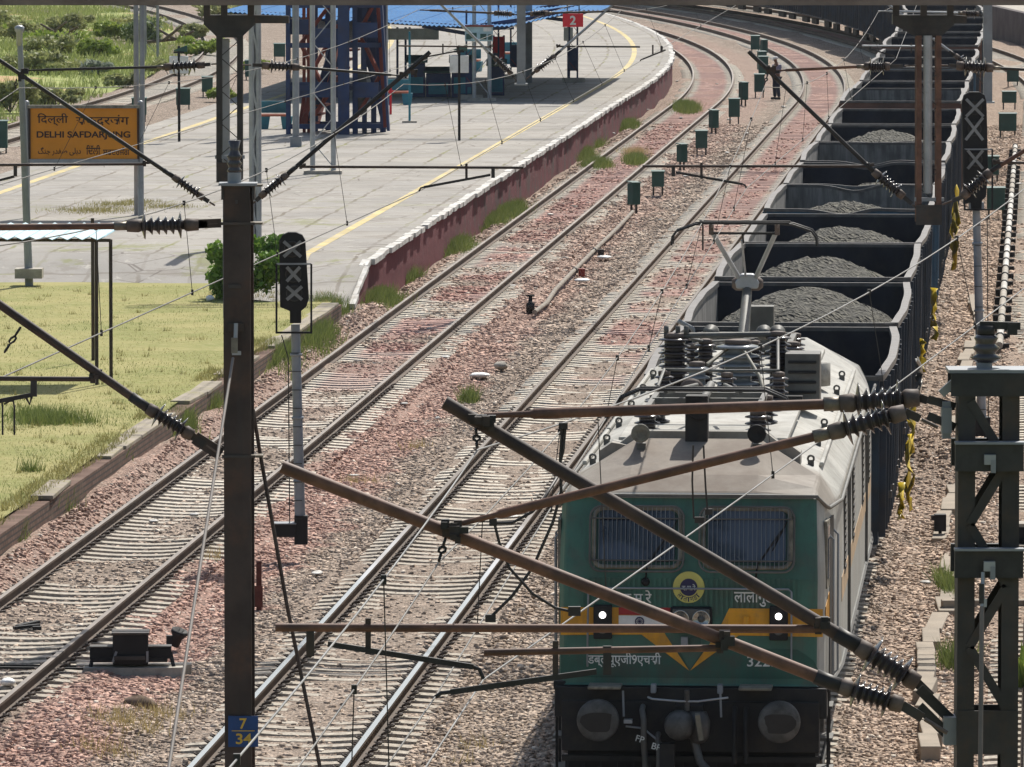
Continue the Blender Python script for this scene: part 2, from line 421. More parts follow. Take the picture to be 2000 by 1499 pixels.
# loose stones (nobody could count them)
def stones(cnt, y0, y1, o0, o1, smin, smax, name, lift=.0):
    u = nrng.random(cnt); Yc = 1 / (1 / y0 - u * (1 / y0 - 1 / y1)); oc = o0 + nrng.random(cnt) * (o1 - o0)
    keep = np.ones(cnt, bool)
    for c in (OA, OB, OC, OD):
        keep &= ~((np.abs(np.abs(oc - c) - .87) < .10))
        k2 = np.abs(oc - c) < 1.37
        keep &= ~(k2 & (nrng.random(cnt) < (.62 if c == OA else .90)))
    Yc, oc = Yc[keep], oc[keep]; cnt = len(Yc)
    z = ground_z(oc, Yc) + lift
    s = smin + (smax - smin) * nrng.random(cnt) ** 1.6
    base = np.array([(-1, -1, -1), (1, -1, -1), (1, 1, -1), (-1, 1, -1), (-1, -1, 1), (1, -1, 1), (1, 1, 1), (-1, 1, 1)], float) * .5
    P = base[None] + (nrng.random((cnt, 8, 3)) - .5) * .55
    P *= np.stack([1 + .5 * nrng.random(cnt), .7 + .5 * nrng.random(cnt), .55 + .4 * nrng.random(cnt)], -1)[:, None, :]
    a = nrng.random(cnt) * 6.283; t = (nrng.random(cnt) - .5) * 1.1; ca, sa, ct, st = np.cos(a), np.sin(a), np.cos(t), np.sin(t)
    x, y, q = P[..., 0], P[..., 1], P[..., 2]
    y, q = y * ct[:, None] - q * st[:, None], y * st[:, None] + q * ct[:, None]
    x, y = x * ca[:, None] - y * sa[:, None], x * sa[:, None] + y * ca[:, None]
    P = np.stack([x, y, q], -1) * s[:, None, None] + np.stack([np_lx(oc, Yc), Yc, z], -1)[:, None, :]
    F = np.array([(0, 3, 2, 1), (4, 5, 6, 7), (0, 1, 5, 4), (1, 2, 6, 5), (2, 3, 7, 6), (3, 0, 4, 7)])
    F = (np.arange(cnt)[:, None, None] * 8 + F[None]).reshape(-1, 4)
    return np_obj(name, P.reshape(-1, 3), F, M['stone'], kind='stuff', label='loose broken stone ballast between and beside the tracks', cat='ballast')
stones(230000, 78, 150, -15.2, 4.5, .025, .065, 'ballast_stones')
stones(190000, 150, 270, -15.2, 4.5, .035, .085, 'ballast_stones')
# ================================================================== THE TRACKS
n = NM('sleeper_concrete', .9, 0, .3)
base, red, o_, y_, mid, fine = yard_colour(n)
k = n.mix(n.step(fine, .35, .7), (.31, .272, .222), (.52, .468, .39))
k = n.mix(n.math('MULTIPLY', n.step(mid, .5, .75), .4), k, (.27, .22, .175))
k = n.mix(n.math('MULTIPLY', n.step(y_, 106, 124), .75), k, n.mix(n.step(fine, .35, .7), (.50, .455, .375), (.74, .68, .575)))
k = n.mix(n.math('MULTIPLY', red, n.math('ADD', .35, n.math('MULTIPLY', fine, .55))), k, (.42, .185, .16)); n.col(k); n.bump(fine, .3, .01)
M['sleeper'] = n.m
def sleeper_mesh():
    mb = MB(); prof = []
    for x, z in ((-1.375, -.205), (-1.05, -.182), (-.72, -.18), (-.35, -.205), (0, -.212), (.35, -.205), (.72, -.18), (1.05, -.182), (1.375, -.205)): prof.append((x, z))
    vs = []; fs = []
    for x, z in prof: vs += [(x, -.15, -.36), (x, -.128, z), (x, .128, z), (x, .15, -.36)]
    for i in range(len(prof) - 1):
        for j in range(3): fs.append((i * 4 + j, i * 4 + 4 + j, i * 4 + 5 + j, i * 4 + 1 + j))
    fs += [(0, 1, 2, 3), tuple(len(vs) - 4 + i for i in (3, 2, 1, 0))]
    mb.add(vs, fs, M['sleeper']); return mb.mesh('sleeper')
def clip_mesh(xr):
    mb = MB()
    for sx in (-1, 1):                                         # a curled spring clip each side of the rail foot
        c = Vector((xr + sx * .125, 0, -.135)); pts = []
        for i in range(9):
            a = -2.6 + i * 5.2 / 8
            pts.append(c + Vector((sx * .056 * math.cos(a), .07 * math.sin(a), .035 * math.cos(a * .7) + .01)))
        mb.tube(pts, .0125, M['clip'], 5, cap=False)
        mb.box((xr + sx * .085, 0, -.158), (.09, .11, .03), M['clip'])
    mb.box((xr, 0, -.176), (.26, .14, .008), M['clip'])
    return mb.mesh('rail_clips')
SM = sleeper_mesh(); CM = [clip_mesh(-.872), clip_mesh(.872)]
RP = [(-.034, -.002), (-.030, 0), (.030, 0), (.034, -.002), (.036, -.035), (.010, -.05), (.009, -.145), (.072, -.16), (.075, -.172),
      (-.075, -.172), (-.072, -.16), (-.009, -.145), (-.010, -.05), (-.036, -.035)]
def track(off, label, y0, ys0, top, y1=470, pitch=.555, clips=True):
    t = thing('railway_track', label, 'railway track', LP(off, ys0))
    inv = -Vector(t.location)
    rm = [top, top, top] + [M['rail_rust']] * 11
    Yp = list(np.arange(y0, 283, 12.0)) + list(np.arange(283, y1, 3.0))
    for s in (-1, 1):
        path = []
        for Y in Yp:
            tt = lt(Y); nn = Vector((tt.y, -tt.x, 0)); path.append((LP(off, Y) + nn * (s * .8715) + inv, nn))
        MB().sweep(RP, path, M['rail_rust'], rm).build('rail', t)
    def place(Y, yy): return LP(off, Y) + inv, math.atan2(-lt(Y).x, lt(Y).y)
    rest = []; Y = ys0; k = 0
    jit = random.Random(int(off * 100))
    while Y < y1:
        p, rz = place(Y, 0); p = p + Vector((0, 0, jit.uniform(-.006, .006))); rz += jit.uniform(-.012, .012)
        if k < 100:
            o = bpy.data.objects.new('sleeper', SM); C.objects.link(o); o.parent = t; o.location = p; o.rotation_euler.z = rz
            if clips:
                for cm in CM:
                    c = bpy.data.objects.new('rail_clips', cm); C.objects.link(c); c.parent = o
        else: rest.append((p, rz))
        k += 1; Y += pitch * (1 + jit.uniform(-.05, .05))
    sv = np.array([v.co for v in SM.vertices]); sf = np.array([list(p.vertices) for p in SM.polygons])
    V = []; F = []
    for i, (p, rz) in enumerate(rest):
        c, s_ = math.cos(rz), math.sin(rz)
        V.append(np.stack([sv[:, 0] * c - sv[:, 1] * s_ + p.x, sv[:, 0] * s_ + sv[:, 1] * c + p.y, sv[:, 2] + p.z], -1)); F.append(sf + i * len(sv))
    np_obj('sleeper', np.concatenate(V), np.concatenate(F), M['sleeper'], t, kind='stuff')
    return t
track(OA, 'left-hand railway track running along the brick lawn wall and the platform face', 60, 84.5, M['rail_top_dull'])
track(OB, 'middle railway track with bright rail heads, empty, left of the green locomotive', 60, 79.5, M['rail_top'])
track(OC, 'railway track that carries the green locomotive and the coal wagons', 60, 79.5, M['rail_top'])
track(OD, 'right-hand railway track beyond the lattice mast, mostly outside the frame', 60, 79.5, M['rail_top_dull'], clips=False)
track(OE, 'railway track on the far side of the platform by the scrubland', 200, 240, M['rail_top_dull'], clips=False)
# iron fish plates on the near rails
# ================================================================== LAWN, PLATFORM
n = NM('lawn_turf', .95, 0, .2); a = n.noise(.45, 5, .65); b = n.noise(5, 4, .7); o_, y_ = n.off()
k = n.mix(n.step(a, .36, .62), (.325, .295, .12), (.235, .238, .08))
k = n.mix(n.math('MULTIPLY', n.step(b, .5, .72), .6), k, (.40, .35, .18))
k = n.mix(n.math('MULTIPLY', n.step(n.noise(1.3, 4, .6), .62, .72), .5), k, (.20, .24, .07)); n.col(k); n.bump(b, .8, .06)
M['turf'] = n.m
LZ = .35
def strip(name, o0, o1, Ys, zf, m, nx=10, **k):
    oo = np.linspace(o0, o1, nx); Ya = np.array(Ys); A, B = np.meshgrid(oo, Ya)
    v = np.stack([np_lx(A, B), B, zf(A, B)], -1).reshape(-1, 3); ny = len(Ya)
    i = (np.arange(ny - 1)[:, None] * nx + np.arange(nx - 1)[None]).ravel()
    return np_obj(name, v, np.stack([i, i + 1, i + nx + 1, i + nx], -1), m, **k)
strip('lawn', -33, -17.6, np.arange(74, 166.2, .8), lambda o, y: LZ + .05 * vnoise(o, y, 2.2, 8), M['turf'], 40, kind='structure')
strip('lawn', -17.6, -15.6, np.arange(74, 158.2, .8), lambda o, y: LZ + .05 * vnoise(o, y, 2.2, 8), M['turf'], 40, kind='structure')
# platform paving: slabs, joints, weeds in the joints
n = NM('platform_paving', .9, 0, .3); o_, y_ = n.off()
cv = n.N.new('ShaderNodeCombineXYZ'); n.L.new(o_, cv.inputs[0]); n.L.new(y_, cv.inputs[1])
def grid(sx, sy, wid, jit):
    oj = n.math('ADD', o_, n.math('MULTIPLY', n.math('SUBTRACT', n.noise(.9, 3), .5), jit))
    yj = n.math('ADD', y_, n.math('MULTIPLY', n.math('SUBTRACT', n.noise(.7, 3), .5), jit * 3))
    fx = n.math('ABSOLUTE', n.math('SUBTRACT', n.math('FRACT', n.math('DIVIDE', oj, sx)), .5))
    fy = n.math('ABSOLUTE', n.math('SUBTRACT', n.math('FRACT', n.math('DIVIDE', yj, sy)), .5))
    return n.step(fx, .5 - wid / sx, .5 - wid * .3 / sx), n.step(fy, .5 - wid * 1.6 / sy, .5 - wid * .5 / sy)
gx, gy = grid(1.22, 2.9, .07, .30)
br = n.N.new('ShaderNodeTexWhiteNoise'); fl = n.N.new('ShaderNodeCombineXYZ')
n.L.new(n.math('FLOOR', n.math('DIVIDE', o_, 1.22)), fl.inputs[0]); n.L.new(n.math('FLOOR', n.math('DIVIDE', y_, 2.9)), fl.inputs[1]); n.L.new(fl.outputs[0], br.inputs[0])
a = n.noise(.35, 5, .6); b = n.noise(3.5, 5, .65)
k = n.mix(n.step(a, .35, .65), (.258, .242, .215), (.35, .325, .288))
k = n.mix(n.math('MULTIPLY', br.outputs[0], .5), k, (.31, .295, .275))
k = n.mix(n.math('MULTIPLY', n.step(b, .5, .75), .5), k, (.25, .225, .19))
jw = n.math('MULTIPLY', n.math('MAXIMUM', n.math('MULTIPLY', gx, n.math('ADD', .35, n.step(n.noise(.25, 3), .40, .6))), n.math('MULTIPLY', gy, .75)), .74, True)
k = n.mix(jw, k, n.mix(n.step(n.noise(.3, 3), .52, .62), (.165, .14, .11), (.20, .20, .08)))
k = n.mix(n.math('MULTIPLY', n.math('MULTIPLY', n.step(n.noise(.5, 5, .7), .56, .66), n.math('SUBTRACT', 1.0, n.step(y_, 176, 200))), .7), k, (.20, .21, .07))
k = n.mix(n.math('MULTIPLY', n.step(n.noise(.85, 7, .75), .53, .62), .5), k, (.21, .185, .155)); k = n.mix(n.math('MULTIPLY', n.step(n.noise(1.9, 6, .75), .60, .66), .6), k, (.52, .49, .43))
ck = n.vor(.75, None, 'DISTANCE_TO_EDGE'); k = n.mix(n.math('MULTIPLY', n.math('SUBTRACT', 1.0, n.step(ck.outputs['Distance'], .008, .022)), n.math('MULTIPLY', n.step(n.noise(.4, 3), .5, .6), .75)), k, (.12, .10, .085))
n.col(k); n.bump(n.math('ADD', b, n.math('MULTIPLY', jw, -1.0)), .35, .02)
M['paving'] = n.m
def plat_z(o, y): return np.interp(y, [164.4, 167.2], [LZ - .02, .84]) + 0 * o
PY = np.concatenate([np.arange(164.4, 283, 1.4), np.arange(283, 470, 3.0)])
strip('platform', -30, -15.45, PY, plat_z, M['paving'], 30, kind='structure')
def ramp_z(o, y):
    f = np.clip((o + 18) / 2.55, 0, 1); return f * np.interp(y, [159.6, 164.3], [.07, .80]) + (1 - f) * np.interp(y, [159.6, 164.3, 167.2], [.33, .42, .78])
strip('platform', -18, -15.45, np.arange(159.6, 167.3, .4), ramp_z, M['paving'], 12, kind='structure')
yl = paint('yellow_line_paint', (.56, .45, .20), .85, 0, .25, .8, (.42, .38, .31), .85)
strip('platform_line', -17.22, -17.0, [y for y in PY if y > 165], lambda o, y: plat_z(o, y) + .005, yl, 2, kind='structure')
strip('platform_line', -28.55, -28.3, [y for y in PY if y > 185], lambda o, y: plat_z(o, y) + .005, yl, 2, kind='structure')
# walls
n = NM('old_brick', .92, 0, .25); o_, y_ = n.off(); cv = n.N.new('ShaderNodeCombineXYZ'); sp = n.N.new('ShaderNodeSeparateXYZ'); n.L.new(n.pos(), sp.inputs[0])
n.L.new(y_, cv.inputs[0]); n.L.new(sp.outputs[2], cv.inputs[1])
bt = n.N.new('ShaderNodeTexBrick'); n.L.new(cv.outputs[0], bt.inputs[0]); bt.inputs['Scale'].default_value = 1.0
bt.inputs['Brick Width'].default_value = .24; bt.inputs['Row Height'].default_value = .085; bt.inputs['Mortar Size'].default_value = .016
for i, c in ((1, (.12, .068, .048)), (2, (.195, .12, .088)), (3, (.06, .048, .04))): bt.inputs[i].default_value = (*c, 1)
k = n.mix(n.math('MULTIPLY', n.step(n.noise(1.2, 5, .7), .5, .68), .6), bt.outputs[0], (.15, .11, .075)); n.col(k); n.bump(bt.outputs[1], -.8, .02)
M['brick'] = n.m
def path(off, y0, y1, st=2.0):
    r = []; Y = y0
    while Y < y1 + 1e-6:
        tt = lt(Y); nn = Vector((tt.y, -tt.x, 0)); r.append((LP(off, Y), nn)); Y += st
    return r
t = thing('retaining_wall', 'low old brick wall holding the lawn beside the left-hand track', 'wall', LP(-15.5, 120))
inv = -Vector(t.location)
sh = lambda pa: [(p + inv, q) for p, q in pa]
r_ = random.Random(3)
o = MB().sweep([(-.16, -.5), (.16, -.5), (.15, LZ - .04), (-.16, LZ - .04)], sh(path(-15.46, 74, 157.4, 1.0)), M['brick']).build('brickwork', t)
cp = MB()
Y = 74.0
while Y < 156.2:                                             # worn coping stones, some sunk or missing
    L = r_.uniform(1.6, 3.2)
    if r_.random() > .10:
        p = LP(-15.50 + r_.uniform(-.02, .02), Y + L / 2, LZ - .005 + r_.uniform(-.02, .012)) + inv
        cp.box(p, (.36 + r_.uniform(-.05, .03), L * .995, .07), M['copem'] if 'copem' in M else M.setdefault('copem', paint('worn_cement', (.33, .285, .225), .92, 0, .3, 1.3, (.30, .27, .12), .6, .5)), -math.atan(SLOPE) + r_.uniform(-.03, .03))
    Y += L
cp.build('coping', t, bevel=.012)
n = NM('maroon_wall_paint', .9, 0, .25); a = n.noise(1.1, 6, .7); b = n.noise(4, 4, .6); o_, y_ = n.off()
k = n.mix(n.step(b, .4, .7), (.16, .036, .044), (.12, .028, .034))
worn = n.math('MULTIPLY', n.step(a, .46, .60), n.step(y_, 182, 202)); k = n.mix(n.math('MULTIPLY', worn, .85), k, (.085, .055, .05))
k = n.mix(n.math('MULTIPLY', n.step(n.noise(2.6, 5, .7), .62, .70), n.step(y_, 182, 200)), k, (.34, .27, .24)); n.col(k); n.bump(a, .7, .05)
M['maroon'] = n.m
t = thing('platform_wall', 'maroon painted platform face wall with a whitewashed edge of coping slabs', 'wall', LP(-15.4, 220))
inv = -Vector(t.location)
wp = MB(); vs = []; fs = []; i = 0
Ys = list(np.arange(160, 283, 1.0)) + list(np.arange(283, 470, 3.0))
for Y in Ys:
    zt = float(np.interp(Y, [160, 164.2], [0.02, .74]))
    tt = lt(Y); nn = Vector((tt.y, -tt.x, 0)); b = LP(-15.4, Y) + inv
    for u, z in ((.0, -.5), (.0, zt), (-.1, zt), (-.1, -.5)): vs.append(b + nn * u + Vector((0, 0, z)))
for i in range(len(Ys) - 1):
    for j in range(3): fs.append((i * 4 + j, i * 4 + j + 1, i * 4 + 5 + j, i * 4 + 4 + j))
fs.append((0, 3, 2, 1)); wp.add(vs, fs, M['maroon']).build('face', t)
cp = MB(); Y = 160.0
while Y < 440:
    L = .92
    za = float(np.interp(Y, [160, 164.2], [.03, .75])); zb = float(np.interp(Y + L, [160, 164.2], [.03, .75]))
    j = r_.uniform(-.045, .045)
    p = LP(-15.42 + j, Y, za + .045) + inv; q = LP(-15.42 + j, Y + L * .95, zb + .045) + inv
    if r_.random() > .02 or Y < 175: cp.bar(p, q, .20, .10 + r_.uniform(0, .03), M['kerbw'] if 'kerbw' in M else M.setdefault('kerbw', paint('worn_whitewash', (.60, .585, .545), .85, 0, .2, 1.6, (.30, .26, .22), .7)))
    Y += L
cp.build('coping', t)
# low wall and pale road at far right
mb = MB(); pts = [(23.6, 250), (24.6, 300), (24.8, 360), (22, 430), (15, 500)]
for (x0, y0), (x1, y1) in zip(pts[:-1], pts[1:]): mb.bar((x0 + 2.2, y0, .3), (x1 + 2.2, y1, .3), .4, 2.2, M['steel_dark'])
M['stonewall'] = paint('dark_stone_wall', (.10, .085, .085), .95, 0, .4, .9, (.15, .13, .11), .5, .6)
mb.m = [0] * len(mb.m); mb.mats = [M['stonewall']]
mb.build('boundary_wall', label='low dark stone boundary wall beyond the right-hand track at the top right corner', cat='wall')
mb = MB(); mb.add([(26.5, 240, 1.0), (60, 240, 1.0), (60, 520, 1.0), (17.4, 505, 1.0), (24.2, 430, 1.0), (27, 360, 1.0)], [(0, 1, 2, 3, 4, 5)], M['concrete'])
mb.build('goods_road', kind='structure')
# ================================================================== THE LOCOMOTIVE
M['loco_green'] = paint('green_loco_paint', (.055, .155, .118), .55, 0, .22, 1.6, (.10, .10, .075), .5, streak=.5)
M['loco_dkgreen'] = paint('dark_green_loco_paint', (.022, .10, .074), .5, 0, .2, 1.6, (.06, .055, .045), .6, streak=.6)
M['loco_side'] = paint('pale_grey_loco_paint', (.37, .378, .352), .6, 0, .15, 1.2, (.30, .26, .2), .45, streak=.5)
n = NM('dusty_loco_roof', .75, 0, .3); v = n.obj(); sp = n.N.new('ShaderNodeSeparateXYZ'); n.L.new(v, sp.inputs[0])
a = n.noise(.8, 5, .65, v); b = n.noise(6, 5, .7, v)
k = n.mix(n.step(a, .35, .65), (.31, .305, .275), (.445, .435, .395))
cab = n.math('SUBTRACT', 1.0, n.step(sp.outputs[1], 2.3, 2.9))
mid_ = n.math('SUBTRACT', 1.0, n.step(n.math('ABSOLUTE', sp.outputs[0]), .45, 1.5))
k = n.mix(n.math('MULTIPLY', cab, n.math('ADD', .62, n.math('MULTIPLY', mid_, .36))), k, n.mix(n.step(n.noise(1.6, 5, .65, v), .35, .65), (.155, .118, .088), (.235, .198, .158)))
k = n.mix(n.math('MULTIPLY', n.step(b, .50, .70), .55), k, (.20, .17, .14)); k = n.mix(n.math('MULTIPLY', n.step(n.noise(2.2, 7, .75, v), .55, .66), .5), k, (.16, .135, .115)); n.col(k); M['loco_roof'] = n.m
M['yellow'] = paint('yellow_band_paint', (.66, .31, .02), .55, 0, .2, 3.0, (.3, .2, .08), .4, streak=.35)
M['loco_grey'] = paint('grey_equipment_paint', (.125, .125, .115), .6, .1, .35, 3.0, (.11, .095, .08), .6)
M['cream'] = paint('cream_frame_paint', (.25, .235, .185), .65, 0, .35, 4.0, (.08, .07, .055), .8)
M['grease'] = paint('dark_grease', (.022, .02, .019), .5, 0, .3, 6.0)
M['underframe'] = paint('grimy_underframe', (.022, .021, .020), .75, 0, .4, 2.5, (.05, .04, .03), .5)
M['bufferm'] = paint('worn_buffer_steel', (.10, .10, .095), .55, .3, .4, 5.0, (.03, .028, .026), .6)
gl = NM('cab_glass', .08, 0, .6); gl.col(gl.mix(gl.step(gl.noise(2.2, 3, .5, gl.obj()), .40, .60), (.007, .011, .024), (.045, .062, .10))); M['glass'] = gl.m  # mottled base colour stands in for reflections in the panes
M['chrome'] = paint('lamp_reflector', (.45, .45, .42), .2, .8, .2, 9.0)
lm = NM('lit_lamp'); lm.b.inputs['Emission Color'].default_value = (1, .97, .92, 1); lm.b.inputs['Emission Strength'].default_value = 3.5; M['lamp'] = lm.m
M['letter'] = paint('white_lettering', (.68, .70, .66), .6, 0, .1, 6.0)
M['navy'] = paint('navy_enamel', (.02, .018, .08), .5, 0, .1)
M['lemon'] = paint('yellow_ring_enamel', (.62, .58, .16), .5, 0, .15)
M['redp'] = paint('red_paint', (.35, .03, .03), .6, 0, .2, 4.0)
FD = 77.82
xf = lx(OC, FD)
def FX(px): return (px - 1000) / CF * FD - xf
def FZ(py): return CH - (py + 325) / CF * FD
loco = thing('electric_locomotive', 'green and cream electric locomotive with a raised pantograph at the head of the coal train', 'locomotive',
             LP(OC, 77.2), -math.atan(SLOPE))
FY = .62
def fy(z): return FY + max(0, z - 2.58) * .209
def face(z, out=0.0): return fy(z) - out
secs = [
 [(1.37, .62, 1.40), (1.38, .62, 2.58), (1.36, .80, 3.44), (1.34, .83, 3.47), (.7, .84, 3.50), (0, .84, 3.50)],
 [(1.44, .78, 1.36), (1.445, .78, 2.58), (1.43, .98, 3.34), (1.34, 1.10, 3.53), (.70, 1.22, 3.66), (0, 1.22, 3.66)],
 [(1.52, 2.2, 1.36), (1.525, 2.2, 2.58), (1.51, 2.2, 3.28), (1.34, 2.2, 3.56), (.68, 2.25, 3.97), (0, 2.25, 3.97)],
 [(1.56, 3.2, 1.36), (1.56, 3.2, 2.58), (1.55, 3.2, 3.28), (1.30, 3.2, 3.58), (.72, 3.2, 3.82), (0, 3.2, 3.84)],
]
for y in (8.0, 13.0, 17.4): secs.append([(1.56, y, 1.36), (1.56, y, 2.58), (1.55, y, 3.28), (1.30, y, 3.58), (.72, y, 3.82), (0, y, 3.84)])
L_ = 20.56
for s in secs[2::-1]: secs.append([(x, L_ - y, z) for x, y, z in s])
bm_ = MB(); V = []; n_ = 11
for s in secs: V += [(-x, y, z) for x, y, z in s[:5]] + [(x, y, z) for x, y, z in s[::-1]]
b0 = len(bm_.v); bm_.v += V
roof = MB(); 
for i in range(len(secs) - 1):
    for j in range(10):
        f = (i * n_ + j, (i + 1) * n_ + j, (i + 1) * n_ + j + 1, i * n_ + j + 1)
        top_ = 2 <= j <= 7
        m = M['loco_roof'] if top_ else (M['loco_side'] if (i > 0 or j in (8, 9)) else M['loco_green'])
        bm_.f.append(list(f)); bm_.m.append(bm_.mi(m)); bm_.sm.append(False)
bm_.f.append([0, 1, 9, 10]); bm_.m.append(bm_.mi(M['loco_green'])); bm_.sm.append(False)
bm_.f.append([1, 2, 8, 9]); bm_.m.append(bm_.mi(M['loco_green'])); bm_.sm.append(False)
bm_.f.append([2, 3, 4, 5, 6, 7, 8]); bm_.m.append(bm_.mi(M['loco_side'])); bm_.sm.append(False)
e = (len(secs) - 1) * n_
bm_.f.append([e + i for i in range(11)][::-1]); bm_.m.append(bm_.mi(M['loco_green'])); bm_.sm.append(False)
bm_.f.append([i for k in range(len(secs)) for i in ([k * n_] if True else [])] + [k * n_ + 10 for k in range(len(secs) - 1, -1, -1)]); bm_.m.append(bm_.mi(M['underframe'])); bm_.sm.append(False)
bm_.build('body', loco, bevel=.035)
# grey strip above the windscreens, drip rail
mb = MB(); mb.bar((-1.37, .775, 3.47), (1.37, .775, 3.47), .06, .035, M['loco_grey'])
for s in (-1, 1): mb.tube([(s * 1.36, .8, 3.46), (s * 1.44, .98, 3.36), (s * 1.48, 1.3, 3.30), (s * 1.585, 2.4, 3.29), (s * 1.57, 19, 3.29)], .022, M['loco_grey'], 6)
mb.build('drip_rail', loco)
# corrugated panel
mb = MB(); x = -1.18
while x < 1.2:
    mb.box((x, FY - .008, (FZ(1200) + 2.585) / 2), (.026, .018, 2.585 - FZ(1200)), M['loco_green']); x += .056
mb.build('corrugated_panel', loco)
# windscreens
def rrect(x0, x1, z0, z1, r, out, k=5):
    P = []
    for cx_, cz_, a0 in ((x1 - r, z1 - r, 0), (x0 + r, z1 - r, 90), (x0 + r, z0 + r, 180), (x1 - r, z0 + r, 270)):
        for i in range(k + 1):
            a = R(a0 + 90 * i / k); xx, zz = cx_ + r * math.cos(a), cz_ + r * math.sin(a)
            P.append(Vector((xx, face(zz, out), zz)))
    return P
for (p0, p1, q0, q1) in ((1158, 1334, 988, 1108), (1372, 1550, 988, 1108)):
    x0, x1, z1, z0 = FX(p0), FX(p1), FZ(q0), FZ(q1)
    wn = MB().prism(rrect(x0, x1, z0, z1, .10, -.05), (0, -.055, .0), M['loco_dkgreen']).build('windscreen', loco)
    gm = MB().prism(rrect(x0 + .075, x1 - .075, z0 + .075, z1 - .04, .07, .018), (0, -.012, 0), M['glass']).build('glass_pane', wn)
    fr = MB(); P = rrect(x0 + .02, x1 - .02, z0 + .02, z1 - .02, .10, .03); fr.tube(P + P[:1], .026, M['cream'], 6, cap=False); fr.build('frame', wn)
    gr = MB(); P = rrect(x0 - .02, x1 + .02, z0 - .02, z1 + .01, .12, .11); gr.tube(P + P[:1], .013, M['loco_grey'], 6, cap=False)
    for zz in (z0 + .10, z1 - .12): gr.tube([(x0 - .02, face(zz, .11), zz), (x1 + .02, face(zz, .11), zz)], .009, M['loco_grey'], 5)
    k = 0; x = x0 + .03
    while x < x1 - .02:
        gr.tube([(x, face(z0 + .02, .11), z0 + .02), (x, face(z1, .11), z1)], .0032, M['galv_dull'], 4); x += .048
    for xx in (x0 - .02, x1 + .02):
        for zz in (z0 + .1, z1 - .1): gr.bar((xx, face(zz, .11), zz), (xx, face(zz, 0), zz), .02, .02, M['loco_grey'])
    gr.build('wire_grille', wn)
    wp = MB(); wp.tube([(x0 + (x1 - x0) * .60, face(z0, .05), z0 - .10), (x0 + (x1 - x0) * .62, face(z0, .07), z0 + .06), (x1 - .12, face(z0 + .4, .05), z0 + .42)], .011, M['black'], 5)
    wp.tube([(x1 - .22, face(z0 + .26, .045), z0 + .20), (x1 - .06, face(z0 + .5, .045), z0 + .52)], .009, M['black'], 5)
    wp.lathe((x0 + (x1 - x0) * .60, FY - .005, z0 - .14), (0, -1, 0), [(0, .05), (.05, .045), (.07, .02)], M['black'], 10)
    wp.build('wiper', wn)
# yellow band and arrow, darker green patch along the lower front
def decal(poly, m, name, out=.003, thick=.004):
    P = [Vector((FX(a), FY - out, FZ(b))) for a, b in poly]
    return MB().prism(P, (0, -thick, 0), m).build(name, loco)
decal([(1097, 1184), (1280, 1184), (1302, 1236), (1349, 1307), (1256, 1237), (1097, 1239)], M['yellow'], 'yellow_band', .018)
decal([(1610, 1184), (1427, 1184), (1402, 1236), (1351, 1307), (1446, 1237), (1610, 1239)], M['yellow'], 'yellow_band', .018)
decal([(1097, 1266), (1330, 1266), (1349, 1309), (1376, 1266), (1450, 1262), (1560, 1264), (1592, 1285), (1605, 1312), (1605, 1322), (1097, 1322)], M['loco_dkgreen'], 'dark_green_patch', .003)
Z = lambda py: FZ(py)
def text(t, px, py, h, m=None, par=loco, sq=1.0, width=None, out=.022, **k):
    return glyphs(t, m or M['letter'], h, (FX(px), FY - out, FZ(py)), (1, 0, 0), (0, 0, 1), (0, -1, 0), sq, .012, 'lettering', par, width, **k)
text('\u0926.\u092e.\u0930\u0947', 1248, 1163, .15, out=.026)
text('\u0932\u093e\u0932\u093e\u0917\u0941\u0921\u093e', 1478, 1166, .16, width=.46, out=.026)
text('\u0921\u092c\u094d\u0932\u094d\u092f\u0942\u090f\u091c\u09409\u090f\u091a\u0938\u0940', 1222, 1287, .165, width=.80, out=.012)
text('32239', 1500, 1288, .115, width=.42, out=.012)
# round emblem
cx_, cz_ = FX(1348), FZ(1143)
em = MB().lathe((cx_, FY - .016, cz_), (0, -1, 0), [(0, .172), (.02, .172), (.022, .165)], M['lemon'], 40, False).build('emblem', loco)
MB().lathe((cx_, FY - .038, cz_), (0, -1, 0), [(0, .095), (.004, .095)], M['navy'], 32, False).build('emblem_disc', em)
glyphs('\u0926.\u092e.\u0930\u0947', M['letter'], .07, (cx_, FY - .046, cz_), (1, 0, 0), (0, 0, 1), (0, -1, 0), 1, .01, 'lettering', em, .15)
def arc(tx, a0, a1, r, h, flip=False):
    for i, ch in enumerate(tx):
        a = R(a0 + (a1 - a0) * i / max(1, len(tx) - 1)); u = Vector((math.cos(a), 0, math.sin(a))) * (-1 if flip else 1)
        rr = Vector((u.z, 0, -u.x))
        if ch.strip(): glyphs(ch, M['navy'], h, Vector((cx_ + r * math.cos(a), FY - .042, cz_ + r * math.sin(a))), rr, u, (0, -1, 0), 1, .005, 'lettering', em, h * .8)
arc('\u0932\u093e\u0932\u093e\u0917\u0921\u093e', 222, 318, .133, .05, True)
